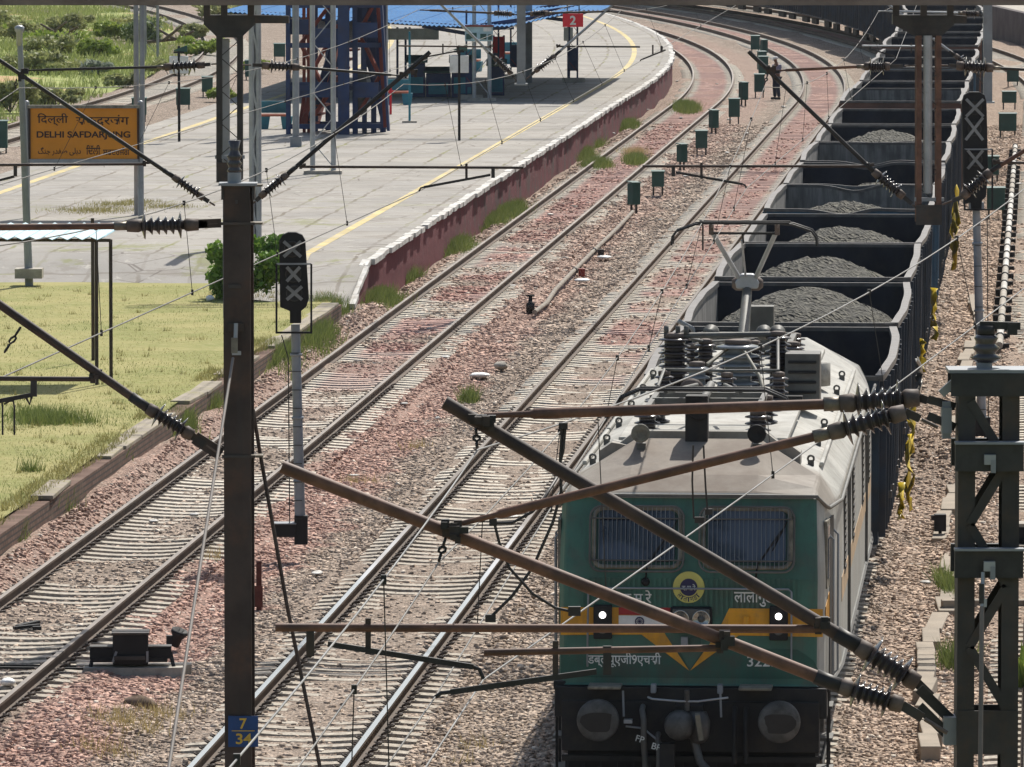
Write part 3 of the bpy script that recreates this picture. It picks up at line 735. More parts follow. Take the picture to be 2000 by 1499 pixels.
# flag plate
p0 = (FX(1211), FZ(1185)); p1 = (FX(1318), FZ(1222))
pl = MB().box(((p0[0] + p1[0]) / 2, FY - .024, FZ(1211)), (p1[0] - p0[0], .012, FZ(1199) - FZ(1222)), M['white']).build('flag_plate', loco)
MB().box(((p0[0] + p1[0]) / 2, FY - .024, FZ(1191)), (p1[0] - p0[0], .011, FZ(1184) - FZ(1198.5)), M['redp']).build('red_stripe', pl)
wh = MB(); c = Vector((FX(1252), FY - .034, FZ(1211))); P = [c + Vector((math.cos(a) * .045, 0, math.sin(a) * .045)) for a in [i * math.pi / 10 for i in range(21)]]
wh.tube(P, .006, M['navy'], 4)
for i in range(6): wh.bar(c - Vector((math.cos(i * math.pi / 6), 0, math.sin(i * math.pi / 6))) * .042, c + Vector((math.cos(i * math.pi / 6), 0, math.sin(i * math.pi / 6))) * .042, .005, .005, M['navy'], (0, 1, 0))
wh.build('wheel_emblem', pl)
# lamps
hl = MB().box((FX(1353), FY - .03, FZ(1207)), (.46, .08, .29), M['black']).build('headlight', loco, bevel=.03)
MB().box((FX(1353), FY - .078, FZ(1206)), (.40, .02, .235), M['loco_grey']).build('lamp_plate', hl, bevel=.05)
for px in (1332, 1373):
    lp = MB(); c = (FX(px), FY - .09, FZ(1204)); lp.lathe(c, (0, -1, 0), [(0, .098), (.02, .098), (.024, .088), (.010, .08), (.006, .0)], M['chrome'], 24)
    lp.lathe((FX(px), FY - .10, FZ(1204)), (0, -1, 0), [(0, .03), (.02, .028), (.03, 0)], M['loco_grey'], 12); lp.build('lamp', hl)
for px in (1180, 1524):
    mk = MB().box((FX(px), FY - .04, FZ(1212)), (.20, .09, .37), M['black']).build('marker_light', loco, bevel=.012)
    MB().lathe((FX(px), FY - .083, FZ(1198)), (0, -1, 0), [(0, .038), (.012, .034), (.02, .015)], M['lamp'], 20).build('lit_lens', mk)
    MB().lathe((FX(px), FY - .083, FZ(1225)), (0, -1, 0), [(0, .055), (.018, .055), (.012, .045), (.016, 0)], M['loco_grey'], 20).build('dark_lens', mk)
MB().box((FX(1461), FY - .04, FZ(1212)), (.055, .07, .15), M['yellow']).box((FX(1461), FY - .022, FZ(1212)), (.10, .02, .11), M['yellow']).build('lamp_iron', loco)
MB().box((FX(1340), FY - .04, FZ(1254)), (.075, .07, .15), M['galv_dull']).box((FX(1362), FY - .02, FZ(1254)), (.12, .03, .14), M['loco_dkgreen']).build('jumper_socket', loco)
mb = MB()
mb.tube([(FX(1150), FY - .03, FZ(1300)), (FX(1150), FY - .07, FZ(1290)), (FX(1152), FY - .07, FZ(1150)), (FX(1158), FY - .07, FZ(1145)), (FX(1543), FY - .07, FZ(1145)), (FX(1549), FY - .07, FZ(1150)), (FX(1549), FY - .07, FZ(1300))], .011, M['galv_dull'], 6)
for px in (1200, 1290, 1412, 1500): mb.bar((FX(px), FY, FZ(1146)), (FX(px), FY - .07, FZ(1146)), .02, .02, M['loco_grey'])
mb.build('hand_rail', loco)
# head stock, buffers, coupler, pipes, cattle guard
hs = MB(); hs.box((0, .70, 1.235), (2.96, .34, .33), M['underframe']); hs.box((0, .60, .98), (2.8, .26, .55), M['underframe'])
for px, w_ in ((1187, .36), (1481, .36)): hs.box((FX(px), .35, 1.43), (w_, .34, .035), M['cream'])
for px in (1281, 1411): hs.box((FX(px), .45, 1.40), (.06, .12, .10), M['galv_dull'])
hs.box((0, .80, 1.40), (3.0, .34, .10), M['black']); hs.build('headstock', loco, bevel=.012)
for sx in (-.98, .98):
    b = MB(); b.lathe((sx, .55, 1.09), (0, -1, 0), [(0, .12), (.30, .12), (.30, .15), (.34, .15)], M['underframe'], 20)
    b.lathe((sx, .17, 1.09), (0, -1, 0), [(0, .15), (.02, .225), (.10, .230), (.13, .226), (.142, .21), (.148, .10), (.15, 0)], M['bufferm'], 32); b = b.build('buffer', loco)
    rb3 = random.Random(int(sx * 10)); gp = [Vector((sx + (.165 + .028 * math.sin(3 * a + sx) + rb3.uniform(-.012, .012)) * math.cos(a), .0195, 1.075 + (.135 + .03 * math.cos(2 * a)) * math.sin(a))) for a in [i * math.pi / 14 for i in range(28)]]
    MB().prism(gp, (0, -.004, 0), M['grease']).build('grease_patch', b)
cb = MB(); cz = 1.06
cb.box((.0, .45, cz), (.30, .5, .36), M['underframe'])
cb.lathe((-.10, .22, cz - .02), (0, -1, 0), [(0, .12), (.10, .17), (.22, .15), (.26, .06)], M['bufferm'], 14)
cb.lathe((.10, .20, cz + .12), (0, 0, -1), [(0, .09), (.10, .13), (.26, .12), (.34, .07)], M['bufferm'], 12)
cb.bar((.10, -.02, cz + .12), (.14, .04, cz - .16), .05, .09, M['cream']); cb.tube([(-.02, .15, cz + .14), (-.02, .12, cz + .36)], .03, M['bufferm'], 8)
cb.tube([(-.45, .30, cz + .26), (-.4, .22, cz + .25), (-.1, .12, cz + .24), (.1, .12, cz + .24), (.42, .24, cz + .27)], .012, M['galv'], 6)
cb.tube([(.06, .2, cz - .2), (.12, .16, cz - .42), (.2, .12, cz - .5)], .045, M['bufferm'], 8); cb.build('coupler', loco)
ps = MB()
for px, z1, m in ((1260, 1.20, 'loco_grey'), (1290, .9, 'loco_grey')):
    x = FX(px); ps.tube([(x, .5, z1), (x, .3, z1 - .02), (x + .02, .26, z1 - .12), (x + .02, .26, z1 - .35), (x + .05, .3, .35)], .032, M[m], 8)
ps.tube([(FX(1228), .3, 1.0), (FX(1262), .3, .98), (FX(1298), .28, .82)], .012, M['galv_dull'], 6)
ps.box((FX(1233), .28, 1.06), (.09, .1, .04), M['galv']); ps.box((FX(1310), .24, .70), (.16, .14, .26), M['underframe'])
for px in (1440, 1462): ps.tube([(FX(px), .45, 1.2), (FX(px), .33, 1.1), (FX(px), .33, .6)], .028, M['underframe'], 8)
ps.build('brake_pipes', loco)
for t_, px, py in (('FP', 1257, 1434), ('BP', 1289, 1449)):
    glyphs(t_, M['letter'], .07, (FX(px), .22, FZ(py)), (1, 0, -.3), (.3, 0, 1), (0, -1, 0), 1, .01, 'lettering', loco)
for px in (1222, 1412): MB().bar((FX(px), .36, 1.38), (FX(px) + .01, .36, 1.10), .022, .022, M['galv_dull']).build('lamp_bracket', loco)
cg = MB(); cg.bar((-1.4, .55, .62), (1.4, .55, .62), .08, .06, M['underframe']); cg.bar((-1.4, .55, .30), (1.4, .55, .30), .08, .08, M['underframe'])
for i in range(16): cg.bar((-1.35 + i * .18, .55, .65), (-1.35 + i * .18, .53, .28), .03, .03, M['black'])
cg.box((0, .75, .5), (2.7, .06, .7), M['black']); cg.build('cattle_guard', loco)
for s in (-1, 1):
    st = MB()
    for z in (.45, .8, 1.15): st.box((s * 1.42, 1.15, z), (.22, .5, .03), M['loco_grey'])
    for y in (.9, 1.4): st.bar((s * 1.48, y, 1.4), (s * 1.48, y, .42), .03, .03, M['underframe'])
    st.build('steps', loco)
for y in (4.3, 16.2):                                          # bogies
    b = MB()
    for s in (-1, 1):
        b.box((s * 1.1, y, .75), (.28, 5.2, .34), M['underframe'])
        for dy in (-1.85, 0, 1.85):
            b.lathe((s * .80, y + dy, .546), (s, 0, 0), [(0, .54), (.06, .54), (.08, .50), (.1, .2), (.45, .18), (.47, .1)], M['underframe'], 24)
            b.box((s * 1.28, y + dy, .62), (.12, .36, .36), M['bufferm'])
        b.tube([(s * 1.36, y - 2.3, .45), (s * 1.36, y - 2.0, .3), (s * 1.36, y + 2.2, .3)], .03, M['underframe'], 6)
    b.build('bogie', loco)
MB().box((0, 10.3, .85), (2.5, 5.5, .95), M['underframe']).build('transformer_tank', loco, bevel=.05)
# sides: door recess, windows, grab rails, grilles, stripe
def hw(y): return float(np.interp(y, [.78, 2.2, 3.2], [1.445, 1.522, 1.56]))
ye = paint('pale_orange_stripe', (.50, .36, .22), .6, 0, .2, 2.0)
for s in (-1, 1):
    MB().bar((s * (hw(1.38) - .008), 1.38, 2.27), (s * (hw(1.86) - .008), 1.86, 2.27), .03, 1.8, M['black']).build('cab_door', loco)
    sw = MB().bar((s * (hw(.9) + .0), .9, 2.82), (s * (hw(1.26) + .0), 1.26, 2.82), .03, .74, M['cream']).build('side_window', loco)
    MB().bar((s * (hw(.96) + .012), .96, 2.84), (s * (hw(1.20) + .012), 1.20, 2.84), .016, .58, M['glass']).build('glass_pane', sw)
    gr = MB()
    for y in (1.32, 1.92): gr.tube([(s * hw(y), y, 3.0), (s * (hw(y) + .05), y, 2.95), (s * (hw(y) + .05), y, 1.45), (s * hw(y), y, 1.4)], .014, M['galv_dull'], 6)
    gr.build('grab_rail', loco)
    MB().prism([(s * (hw(.84) + .004), .84, FZ(1184)), (s * (hw(1.28) + .004), 1.28, FZ(1184) + .12), (s * (hw(1.28) + .004), 1.28, FZ(1239) + .06), (s * (hw(.84) + .004), .84, FZ(1239))], (s * .005, 0, 0), M['yellow']).build('yellow_band', loco)
    MB().prism([(s * 1.562, 3.25, 2.06), (s * 1.562, 17, 2.05), (s * 1.562, 17, 2.28), (s * 1.562, 3.25, 2.34)], (s * .004, 0, 0), ye).build('orange_stripe', loco)
    for y in (4.4, 8.0, 12.6, 15.8):
        v = MB(); v.box((s * 1.565, y, 2.75), (.02, .42, .95), M['loco_grey'])
        for i in range(10): v.box((s * 1.578, y, 2.34 + i * .09), (.012, .36, .03), M['black'])
        v.build('louvre', loco)
    lb = MB()
    for y in (5.9, 14.2): lb.bar((s * 1.57, y, 3.26), (s * 1.57, y, 1.4), .05, .012, M['loco_grey'], (0, 1, 0))
    lb.build('seam_strip', loco)
# roof equipment
rf = MB()
for y0, y1 in ((3.3, 7.6), (7.8, 12.8), (13.0, 17.3)):
    rf.box((0, (y0 + y1) / 2, 3.86), (1.9, y1 - y0, .07), M['loco_roof'])
    for s in (-1, 1): rf.bar((s * 1.33, y0, 3.60), (s * 1.33, y1, 3.60), .05, .05, M['loco_roof'])
rf.build('roof_hatch', loco, bevel=.015)
def lug(p, par):
    m = MB(); P = [Vector(p) + Vector((.034 * math.cos(a), 0, .06 + .034 * math.sin(a))) for a in [i * math.pi / 6 for i in range(13)]]
    m.tube(P, .013, M['loco_grey'], 5, cap=False); m.box(Vector(p) + Vector((0, 0, .01)), (.07, .03, .07), M['loco_grey']); return m.build('lifting_lug', par)
for s in (-1, 1):
    for y in (3.0, 5.6, 8.0, 10.6, 13.2, 15.6): lug((s * 1.22, y, 3.63), loco)
def pin(p, h, r, par, m=None, n_s=6, name='post_insulator', cap=True):  # ribbed post insulator
    mb = MB(); pr = []
    for i in range(n_s):
        a = h * i / n_s; d = h / n_s
        pr += [(a, r * .62), (a + d * .55, r * .62), (a + d * .62, r), (a + d * .80, r * .96), (a + d, r * .62)]
    mb.lathe(p, (0, 0, 1), pr, m or M['porcelain'], 16)
    if cap: mb.lathe(Vector(p) + Vector((0, 0, h)), (0, 0, 1), [(0, r * .6), (.05, r * .6), (.06, r * .3)], M['castcap'], 12)
    return mb.build(name, par)
hb = MB()
for s, y in ((-.62, 1.98), (.66, 1.98)):                         # horns on the cab roof
    h = MB(); h.box((s, y + .02, 3.93 - .05), (.10, .14, .12), M['loco_grey']); h.lathe((s, y + .30, 4.06), (0, -1, .0), [(0, .04), (.25, .042), (.38, .065), (.45, .105), (.46, .095), (.40, .02)], M['cream'] if s < 0 else M['black'], 18); h.build('horn', loco)
bx = MB(); bx.box((-.02, 2.30, 4.15), (.25, .28, .60), M['underframe']); bx.lathe((.0, 2.155, 4.28), (0, -1, 0), [(0, .10), (.04, .10), (.05, .08)], M['black'], 18); bx.build('searchlight_box', loco, bevel=.01)
mb = MB(); mb.prism([(-.95, 2.62, 3.84), (.95, 2.62, 3.84), (.72, 2.62, 4.02), (-.72, 2.62, 4.02)], (0, .25, 0), M['loco_roof']); mb.build('roof_step', loco)
for s in (-1, 1): MB().prism([(s * .75, 2.5, 3.86), (s * 1.12, 2.5, 3.62), (s * 1.12, 2.5, 3.80), (s * .98, 2.5, 3.90)], (0, .45, 0), M['loco_roof']).build('roof_fairing', loco)
# lowered pantograph (front)
pf = MB().bar((-.62, 3.2, 4.22), (-.62, 5.3, 4.22), .06, .06, M['loco_grey']).bar((.62, 3.2, 4.22), (.62, 5.3, 4.22), .06, .06, M['loco_grey']).bar((-.62, 3.25, 4.22), (.62, 3.25, 4.22), .06, .06, M['loco_grey']).bar((-.62, 5.25, 4.22), (.62, 5.25, 4.22), .06, .06, M['loco_grey'])
pf.bar((-.62, 4.3, 4.22), (.62, 4.3, 4.22), .08, .08, M['loco_grey']); pf = pf.build('folded_pantograph', loco)
fm = MB()
for s in (-1, 1): fm.tube([(s * .16, 5.2, 4.34), (s * .42, 3.3, 4.40)], .024, M['loco_grey'], 6)
fm.tube([(0, 3.4, 4.30), (0, 5.2, 4.34)], .05, M['loco_grey'], 8); fm.build('folded_arm', pf)
fh = MB()
for y in (3.15, 3.42): fh.tube([(-.98, y, 4.22), (-.93, y, 4.34), (-.7, y, 4.44), (.7, y, 4.44), (.93, y, 4.34), (.98, y, 4.22)], .02, M['black_tube'], 6)
fh.build('collector_head', pf)
for s in (-.62, .62):
    for y in (3.2, 5.3): pin((s, y, 3.86), .30, .15, pf, n_s=4)
# middle: breaker, transformer bushing, bus bars
for x, y, h, r, k in ((-.62, 9.2, .72, .20, 9), (-.28, 9.9, .60, .14, 8), (.62, 9.3, .74, .16, 9), (.28, 10.4, .55, .14, 7), (.75, 10.9, .5, .14, 6), (-.75, 11.2, .45, .14, 6), (.10, 7.2, .40, .12, 5), (-.65, 7.4, .40, .12, 5), (.70, 7.3, .40, .12, 5), (-.1, 12.2, .4, .12, 5)):
    pin((x, y, 3.88), h, r, loco, n_s=k)
M['pale_porc'] = paint('pale_grey_porcelain', (.24, .26, .275), .15, 0, .2, 4.0)
pin((.15, 9.0, 3.88), .66, .27, loco, M['pale_porc'], 6, 'breaker_insulator')
pin((-.32, 8.6, 3.88), .42, .16, loco, M['pale_porc'], 4, 'breaker_insulator')
cbx = MB(); cbx.box((.93, 9.1, 4.13), (.42, .55, .62), M['loco_grey']); 
for i in range(4): cbx.box((.93, 8.81, 3.98 + i * .12), (.34, .02, .035), M['black'])
cbx.build('breaker_cabinet', loco, bevel=.02)
bb = MB(); z = 4.62
bb.tube([(-.75, 9.2, z), (.70, 9.3, z + .02)], .035, M['loco_grey'], 8); bb.tube([(-.62, 9.2, z), (-.28, 9.9, 4.5), (.28, 10.4, 4.5), (.10, 12.4, 4.36), (0, 14, 4.34)], .02, M['loco_grey'], 6)
bb.tube([(.62, 9.3, z), (.70, 7.3, 4.35), (.1, 7.2, 4.35), (-.65, 7.4, 4.35), (-.62, 5.4, 4.30)], .02, M['loco_grey'], 6); bb.tube([(-.2, 8.6, 4.32), (.15, 9.0, 4.58), (.45, 8.2, 4.2), (.55, 7.8, 3.95)], .025, M['cream'], 6)
for x in (-.72, -.58, -.48): bb.lathe((x, 9.2, 4.64), (0, 0, 1), [(0, .03), (.10, .03)], M['loco_grey'], 8)
bb.tube([(-.6, 8.5, 3.98), (-.2, 8.2, 4.05), (.2, 8.3, 4.02), (.6, 8.1, 3.98)], .05, M['cream'], 8); bb.lathe((-.35, 7.95, 4.05), (0, -1, 0), [(0, .15), (.06, .16), (.09, .10), (.09, .05), (.14, .04)], M['castcap'], 18)
bb.bar((-.85, 8.4, 3.93), (.95, 8.4, 3.93), .18, .08, M['black']); bb.build('roof_busbar', loco)
# raised pantograph
py_ = 14.6; pz = 4.18
pn = MB()
for s in (-1, 1): pn.bar((s * .60, py_ - 1.0, pz), (s * .60, py_ + 1.0, pz), .07, .07, M['loco_grey'])
for y in (-1.0, 0, 1.0): pn.bar((-.60, py_ + y, pz), (.60, py_ + y, pz), .07, .09, M['loco_grey'])
for s in (-.38, .25, .42): pn.lathe((s, py_ - .5, pz + .14), (.15 if s > 0 else -.1, -1, .1), [(0, .06), (.1, .10), (.22, .10), (.28, .05), (.45, .035)], M['loco_grey'], 14)
pn.tube([(-.6, py_ - .7, pz + .02), (-.62, py_ - .9, pz + .22), (-.8, py_ - .95, pz + .32)], .03, M['galv_dull'], 6)
pn = pn.build('raised_pantograph', loco)
KN = Vector((.0, py_ + .9, 4.86))
MB().tube([(0, py_ - .35, pz + .05), KN + Vector((0, -.05, -.08))], [.075, .062], M['loco_grey'], 10).build('lower_arm', pn)
hz = CH - (427 + 325) / CF * 92.2
ua = MB()
for s, px in ((-1, 1386), (1, 1505)): ua.tube([KN + Vector((s * .09, 0, .04)), (s * .40, py_ - .15, hz - .13)], .032, M['galv'], 8)
ua.tube([KN + Vector((-.02, 0, .05)), (-.03, py_ - .15, hz - .22)], .014, M['galv'], 6)
ua.lathe(KN + Vector((-.20, 0, 0)), (1, 0, 0), [(0, .05), (.05, .09), (.35, .09), (.40, .05)], M['castcap'], 12); ua.build('upper_arm', pn)
MB().prism([KN + Vector(v) for v in ((-.14, -.1, -.06), (.14, -.1, -.06), (.16, -.1, .02), (.08, -.1, .13), (-.08, -.1, .13), (-.16, -.1, .02))], (0, .2, 0), M['galv']).build('knuckle', pn, bevel=.02)
hd = MB()
for y in (py_ - .32, py_ + .02):
    P = [(-.92, y, hz - .28), (-.91, y, hz - .17), (-.86, y, hz - .10), (-.62, y, hz - .01), (-.45, y, hz + .005), (.45, y, hz + .005), (.62, y, hz - .01), (.86, y, hz - .09), (.92, y, hz - .17), (.93, y, hz - .28)]
    hd.tube(P, .0145, M['black_tube'], 8); hd.bar((-.58, y, hz + .01), (.58, y, hz + .01), .05, .03, M['black_tube'])
hd.bar((-.42, py_ - .15, hz - .13), (.42, py_ - .15, hz - .13), .03, .03, M['black_tube'])
for s in (-.42, .42): hd.bar((s, py_ - .34, hz - .03), (s, py_ + .05, hz - .03), .03, .05, M['castcap']); hd.bar((s, py_ - .15, hz - .02), (s, py_ - .15, hz - .15), .06, .06, M['castcap'])
hd.tube([(-.52, py_ - .32, hz - .02), (-.52, py_ - .32, hz - .34)], .012, M['black_tube'], 5); hd.tube([(-.02, py_ - .15, hz - .14), (-.01, py_ - .15, hz - .26)], .014, M['black_tube'], 5); hd.build('collector_head', pn)
for s in (-.60, .60):
    for y in (-1.0, 1.0): pin((s, py_ + y, 3.86), .30, .15, pn, n_s=4)
MB().box((.14, py_ + 1.6, 4.22), (.36, .3, .62), M['loco_grey']).build('roof_box', loco, bevel=.01)
MB().lathe((.85, 12.9, 3.75), (0, 0, 1), [(0, .30), (.28, .30), (.30, .26)], M['loco_roof'], 24).build('roof_vent', loco)
# ================================================================== THE WAGONS
cw = NM('coal', .85, 0, .35); v = cw.vor(13.0, cw.obj()); r = cw.N.new('ShaderNodeSeparateColor'); cw.L.new(v.outputs['Color'], r.inputs[0])
a = cw.noise(1.2, 4, .6, cw.obj())
k = cw.mix(r.outputs[0], (.022, .021, .016), (.105, .10, .078)); k = cw.mix(cw.math('MULTIPLY', cw.step(a, .5, .7), .55), k, (.062, .06, .05))
cw.col(k); cw.bump(v.outputs['Distance'], 1.0, .09); M['coal'] = cw.m
wag = [paint('dark_navy_wagon_paint', (.030, .046, .070), .7, 0, .35, 1.3, (.06, .05, .045), .5), paint('blue_wagon_paint', (.03, .095, .165), .65, 0, .3, 1.3, (.06, .05, .045), .4),
       paint('brown_wagon_paint', (.15, .075, .055), .7, 0, .3, 1.3, (.06, .05, .045), .4)]
n = NM('scoured_wagon_inside', .8, 0, .3); v = n.obj(); mp = n.N.new('ShaderNodeMapping'); mp.inputs['Scale'].default_value = (3, 3, .35); n.L.new(v, mp.inputs[0])
a = n.noise(2.2, 5, .65, mp.outputs[0]); b = n.noise(.9, 4, .6, v)
k = n.mix(n.step(a, .35, .65), (.135, .13, .122), (.26, .25, .235)); k = n.mix(n.math('MULTIPLY', n.step(b, .5, .7), .6), k, (.05, .048, .05)); n.col(k); M['wag_in'] = n.m
M['wag_end'] = paint('navy_black_wagon_inside', (.022, .024, .034), .8, 0, .4, 1.0, (.07, .06, .055), .4)  # inside of end walls and floor, darker than the side walls
M['wag_rim'] = paint('scuffed_wagon_rim', (.125, .12, .118), .6, .2, .35, 4.0, (.11, .085, .07), .5)
WL = 9.78; HW = 1.60; WT = 3.22; WB = 1.12
def wagon(seed, paint_m, dip0=0, dip1=0, dh=0.0, detail=True, bulge=(.07, .12), label='', coal_label=None, crest=3.2, cx=0.0):
    rr = random.Random(seed)
    t = thing('coal_wagon', label, 'railway wagon', group='open wagons of the coal train')
    bl, br_ = rr.uniform(*bulge), rr.uniform(*bulge)
    top = WT + dh
    N_ = 14
    def side(s, y, z):                                         # inner face of a bulged side
        u = y / WL; h = (z - WB) / (WT - WB)
        bmp = (bl if s < 0 else br_) * (1 - (2 * u - 1) ** 2) * (.25 + .75 * h) + .006 * math.sin(u * 15 + seed) * h
        return s * (HW - .06 + bmp)
    bd = MB()
    for s in (-1, 1):
        vs = []; fs = []
        for i in range(N_ + 1):
            y = .06 + (WL - .12) * i / N_
            for z in (WB, (WB + top) / 2, top): vs.append((side(s, y, z), y, z))
            for z in (top, (WB + top) / 2, WB): vs.append((side(s, y, z) + s * .03, y, z))
        for i in range(N_):
            for j in range(5):
                f = (i * 6 + j, i * 6 + j + 1, i * 6 + 7 + j, i * 6 + 6 + j)
                k_ = f if s < 0 else f[::-1]
                fs.append(k_)
        b = len(bd.v); bd.v += vs
        for q, f in enumerate(fs):
            bd.f.append([b + i for i in f]); bd.m.append(bd.mi(M['wag_in'] if q % 5 < 2 else paint_m)); bd.sm.append(False)
    endm = M['wag_in'] if seed - 40 in (4, 6, 9) else M['wag_end']
    bd.box((0, WL / 2, WB), (2 * HW - .14, WL - .1, .08), M['wag_end'])
    def topz(x, d): return top - d * math.exp(-((x + .1) / .42) ** 2) + d * .25 * math.exp(-((x - .55) / .3) ** 2)
    for y, d, ins in ((0.0, dip0, 1), (WL - .05, dip1, -1)):
        xs = [-HW + .02 + (2 * HW - .04) * i / 20 for i in range(21)]
        vs = []; 
        for x in xs: vs += [(x, y, WB), (x, y, topz(x, d)), (x, y + .05, topz(x, d)), (x, y + .05, WB)]
        b = len(bd.v); bd.v += vs
        for i in range(20):
            for j, m in ((0, paint_m if ins > 0 else endm), (1, M['wag_rim']), (2, endm if ins > 0 else paint_m)):
                bd.f.append([b + i * 4 + j, b + i * 4 + 4 + j, b + i * 4 + 5 + j, b + i * 4 + 1 + j]); bd.m.append(bd.mi(m)); bd.sm.append(False)
    bd.build('body', t)
    rim = MB()
    for s in (-1, 1):
        P = [Vector((side(s, .02 + (WL - .04) * i / N_, top) + s * .035, .02 + (WL - .04) * i / N_, top + .005 * math.sin(i * 1.7 + seed))) for i in range(N_ + 1)]
        for p, q in zip(P[:-1], P[1:]): rim.bar(p, q + (q - p) * .01, .115, .085, M['wag_rim'])
    rim.build('side_rim', t)
    rim = MB()
    for y, d in ((.02, dip0), (WL - .02, dip1)):
        P = [Vector((-HW + .03 + (2 * HW - .06) * i / 20, y, topz(-HW + .03 + (2 * HW - .06) * i / 20, d) + .004)) for i in range(21)]
        for p, q in zip(P[:-1], P[1:]): rim.bar(p, q + (q - p) * .02, .075, .06, M['wag_rim'])
    rim.build('end_rim', t)
    rb = MB()
    for s in (-1, 1):
        for i in range(10):
            y = .35 + i * (WL - .7) / 9
            rb.bar((side(s, y, top) + s * .075, y, top - .05), (side(s, y, WB) + s * .075, y, WB - .1), .10, .09, paint_m, (0, 1, 0))
            if detail and i in (2, 3, 6, 7): rb.box((side(s, y, 1.5) + s * .12, y, 1.42), (.05, .14, .10), M['wag_rim'])
        rb.bar((s * 1.5, 0, WB - .08), (s * 1.5, WL, WB - .08), .14, .2, paint_m)
    for y in (-.05, WL + .05):
        for x in (-1.1, -.4, .4, 1.1): rb.box((x, y, 2.1), (.10, .09, 2.0), paint_m)
        rb.box((0, y, 2.55), (3.0, .08, .10), paint_m)
    rb.build('ribs', t)
    ug = MB(); ug.box((0, WL / 2, .95), (.5, WL + .2, .3), M['underframe'])
    for y in (-.3, WL + .3): ug.box((0, y, 1.03), (.3, .62, .3), M['underframe'])
    ug.build('underframe', t)
    for yb in (1.75, WL - 1.75):
        b = MB()
        for s in (-1, 1):
            b.box((s * 1.05, yb, .62), (.16, 2.3, .30), M['underframe'])
            if detail:
                for dy in (-1, 1):
                    b.lathe((s * .80, yb + dy, .5), (s, 0, 0), [(0, .50), (.06, .50), (.08, .45), (.1, .2), (.34, .14)], M['underframe'], 16)
                    b.box((s * 1.16, yb + dy, .52), (.12, .26, .26), M['bufferm'])
        b.build('bogie', t)
    return t, side
def coal_heap(t_loc, rz, crest, seed, cx, side, label):
    rr = random.Random(seed); nxx, nyy = 26, 44; vs = []; fs = []
    r2 = np.random.default_rng(seed); N1 = r2.random((nyy + 1, nxx + 1)) - .5
    for j in range(nyy + 1):
        y = .12 + (WL - .24) * j / nyy
        for i in range(nxx + 1):
            x = (-1 + 2 * i / nxx); xl = side(-1, y, 2.3); xr = side(1, y, 2.3)
            X = xl + (xr - xl) * i / nxx
            z = crest - .62 * abs((X - cx) / 1.6) ** 1.9 - 1.05 * abs((y - WL * .46) / 4.9) ** 2.2 + .11 * float(N1[j, i]) + .05 * math.sin(y * 2.1 + seed) * math.cos(X * 1.9)
            vs.append((X, y, max(z, 1.3)))
    for j in range(nyy):
        for i in range(nxx):
            a = j * (nxx + 1) + i; fs.append((a, a + 1, a + nxx + 2, a + nxx + 1))
    # close the heap so that it has a body
    base = len(vs); ring = [i for i in range(nxx + 1)] + [(j + 1) * (nxx + 1) - 1 for j in range(1, nyy + 1)] + [nyy * (nxx + 1) + i for i in range(nxx - 1, -1, -1)] + [j * (nxx + 1) for j in range(nyy - 1, 0, -1)]
    for i in ring: vs.append((vs[i][0], vs[i][1], 1.18))
    m = len(ring)
    for i in range(m): fs.append((ring[(i + 1) % m], ring[i], base + i, base + (i + 1) % m))
    fs.append(tuple(base + i for i in range(m))[::-1])
    o = MB().add(vs, fs, M['coal'], True).build('coal_heap', label=label, cat='coal', group='coal loads in the wagons')
    o.location = t_loc; o.rotation_euler = (0, 0, rz); return o
ORD = ['first', 'second', 'third', 'fourth', 'fifth', 'sixth', 'seventh', 'eighth', 'ninth', 'tenth', 'eleventh', 'twelfth', 'thirteenth', 'fourteenth', 'fifteenth', 'sixteenth', 'seventeenth', 'eighteenth', 'nineteenth', 'twentieth', 'twenty-first', 'twenty-second', 'twenty-third', 'twenty-fourth', 'twenty-fifth', 'twenty-sixth', 'twenty-seventh', 'twenty-eighth', 'twenty-ninth', 'thirtieth', 'thirty-first', 'thirty-second', 'thirty-third', 'thirty-fourth']
spec = {  # colour, dips front/rear, height change, coal crest
 0: (0, 0, 0, 0, 2.35, 'dark empty-looking'), 1: (0, 0, 0, 0, 3.40, 'dark'), 2: (0, 0, 0, .03, 3.27, 'dark'), 3: (0, 0, 0, 0, 3.22, 'dark'),
 4: (1, .10, .12, .05, 3.18, 'blue-ended, dented'), 5: (0, .05, .10, .02, 3.02, 'dark, dented'), 6: (0, .10, 0, .02, 2.2, 'dark, dented'), 7: (0, .04, 0, 0, 3.26, 'dark'), 8: (0, 0, 0, 0, 2.5, 'dark'),
 9: (2, 0, 0, .18, 3.05, 'brown-ended'), 12: (1, 0, 0, .05, 3.2, 'blue-ended'), 14: (2, 0, 0, .12, 2.6, 'brown-ended')}
Yw = 98.15
for k in range(34):
    c, d0, d1, dh, crest, adj = spec.get(k, (0, 0, 0, 0, [2.5, 3.1, 2.4, 2.9][k % 4], 'dark'))
    lab = '%s open coal wagon, %s behind the locomotive' % (adj, ORD[k])
    t, side = wagon(40 + k, wag[c], d0, d1, dh, k < 8, (.07, .11) if k in (0, 1) else (.04, .09), lab)
    p0 = LP(OC, Yw); Y1 = Yw + WL * lt(Yw).y; p1 = LP(OC, Y1)
    rz = math.atan2(-(p1 - p0).x, (p1 - p0).y)
    t.location = p0; t.rotation_euler = (0, 0, rz)
    if crest > 2.6 or k < 12:
        coal_heap(p0, rz, crest, 90 + k, [.15, .08, -.05, .1, -.12][k % 5], side, 'grey-black coal heap lying in the %s wagon behind the locomotive' % ORD[k])
    Yw += (WL + .93) * lt(Yw + 5).y
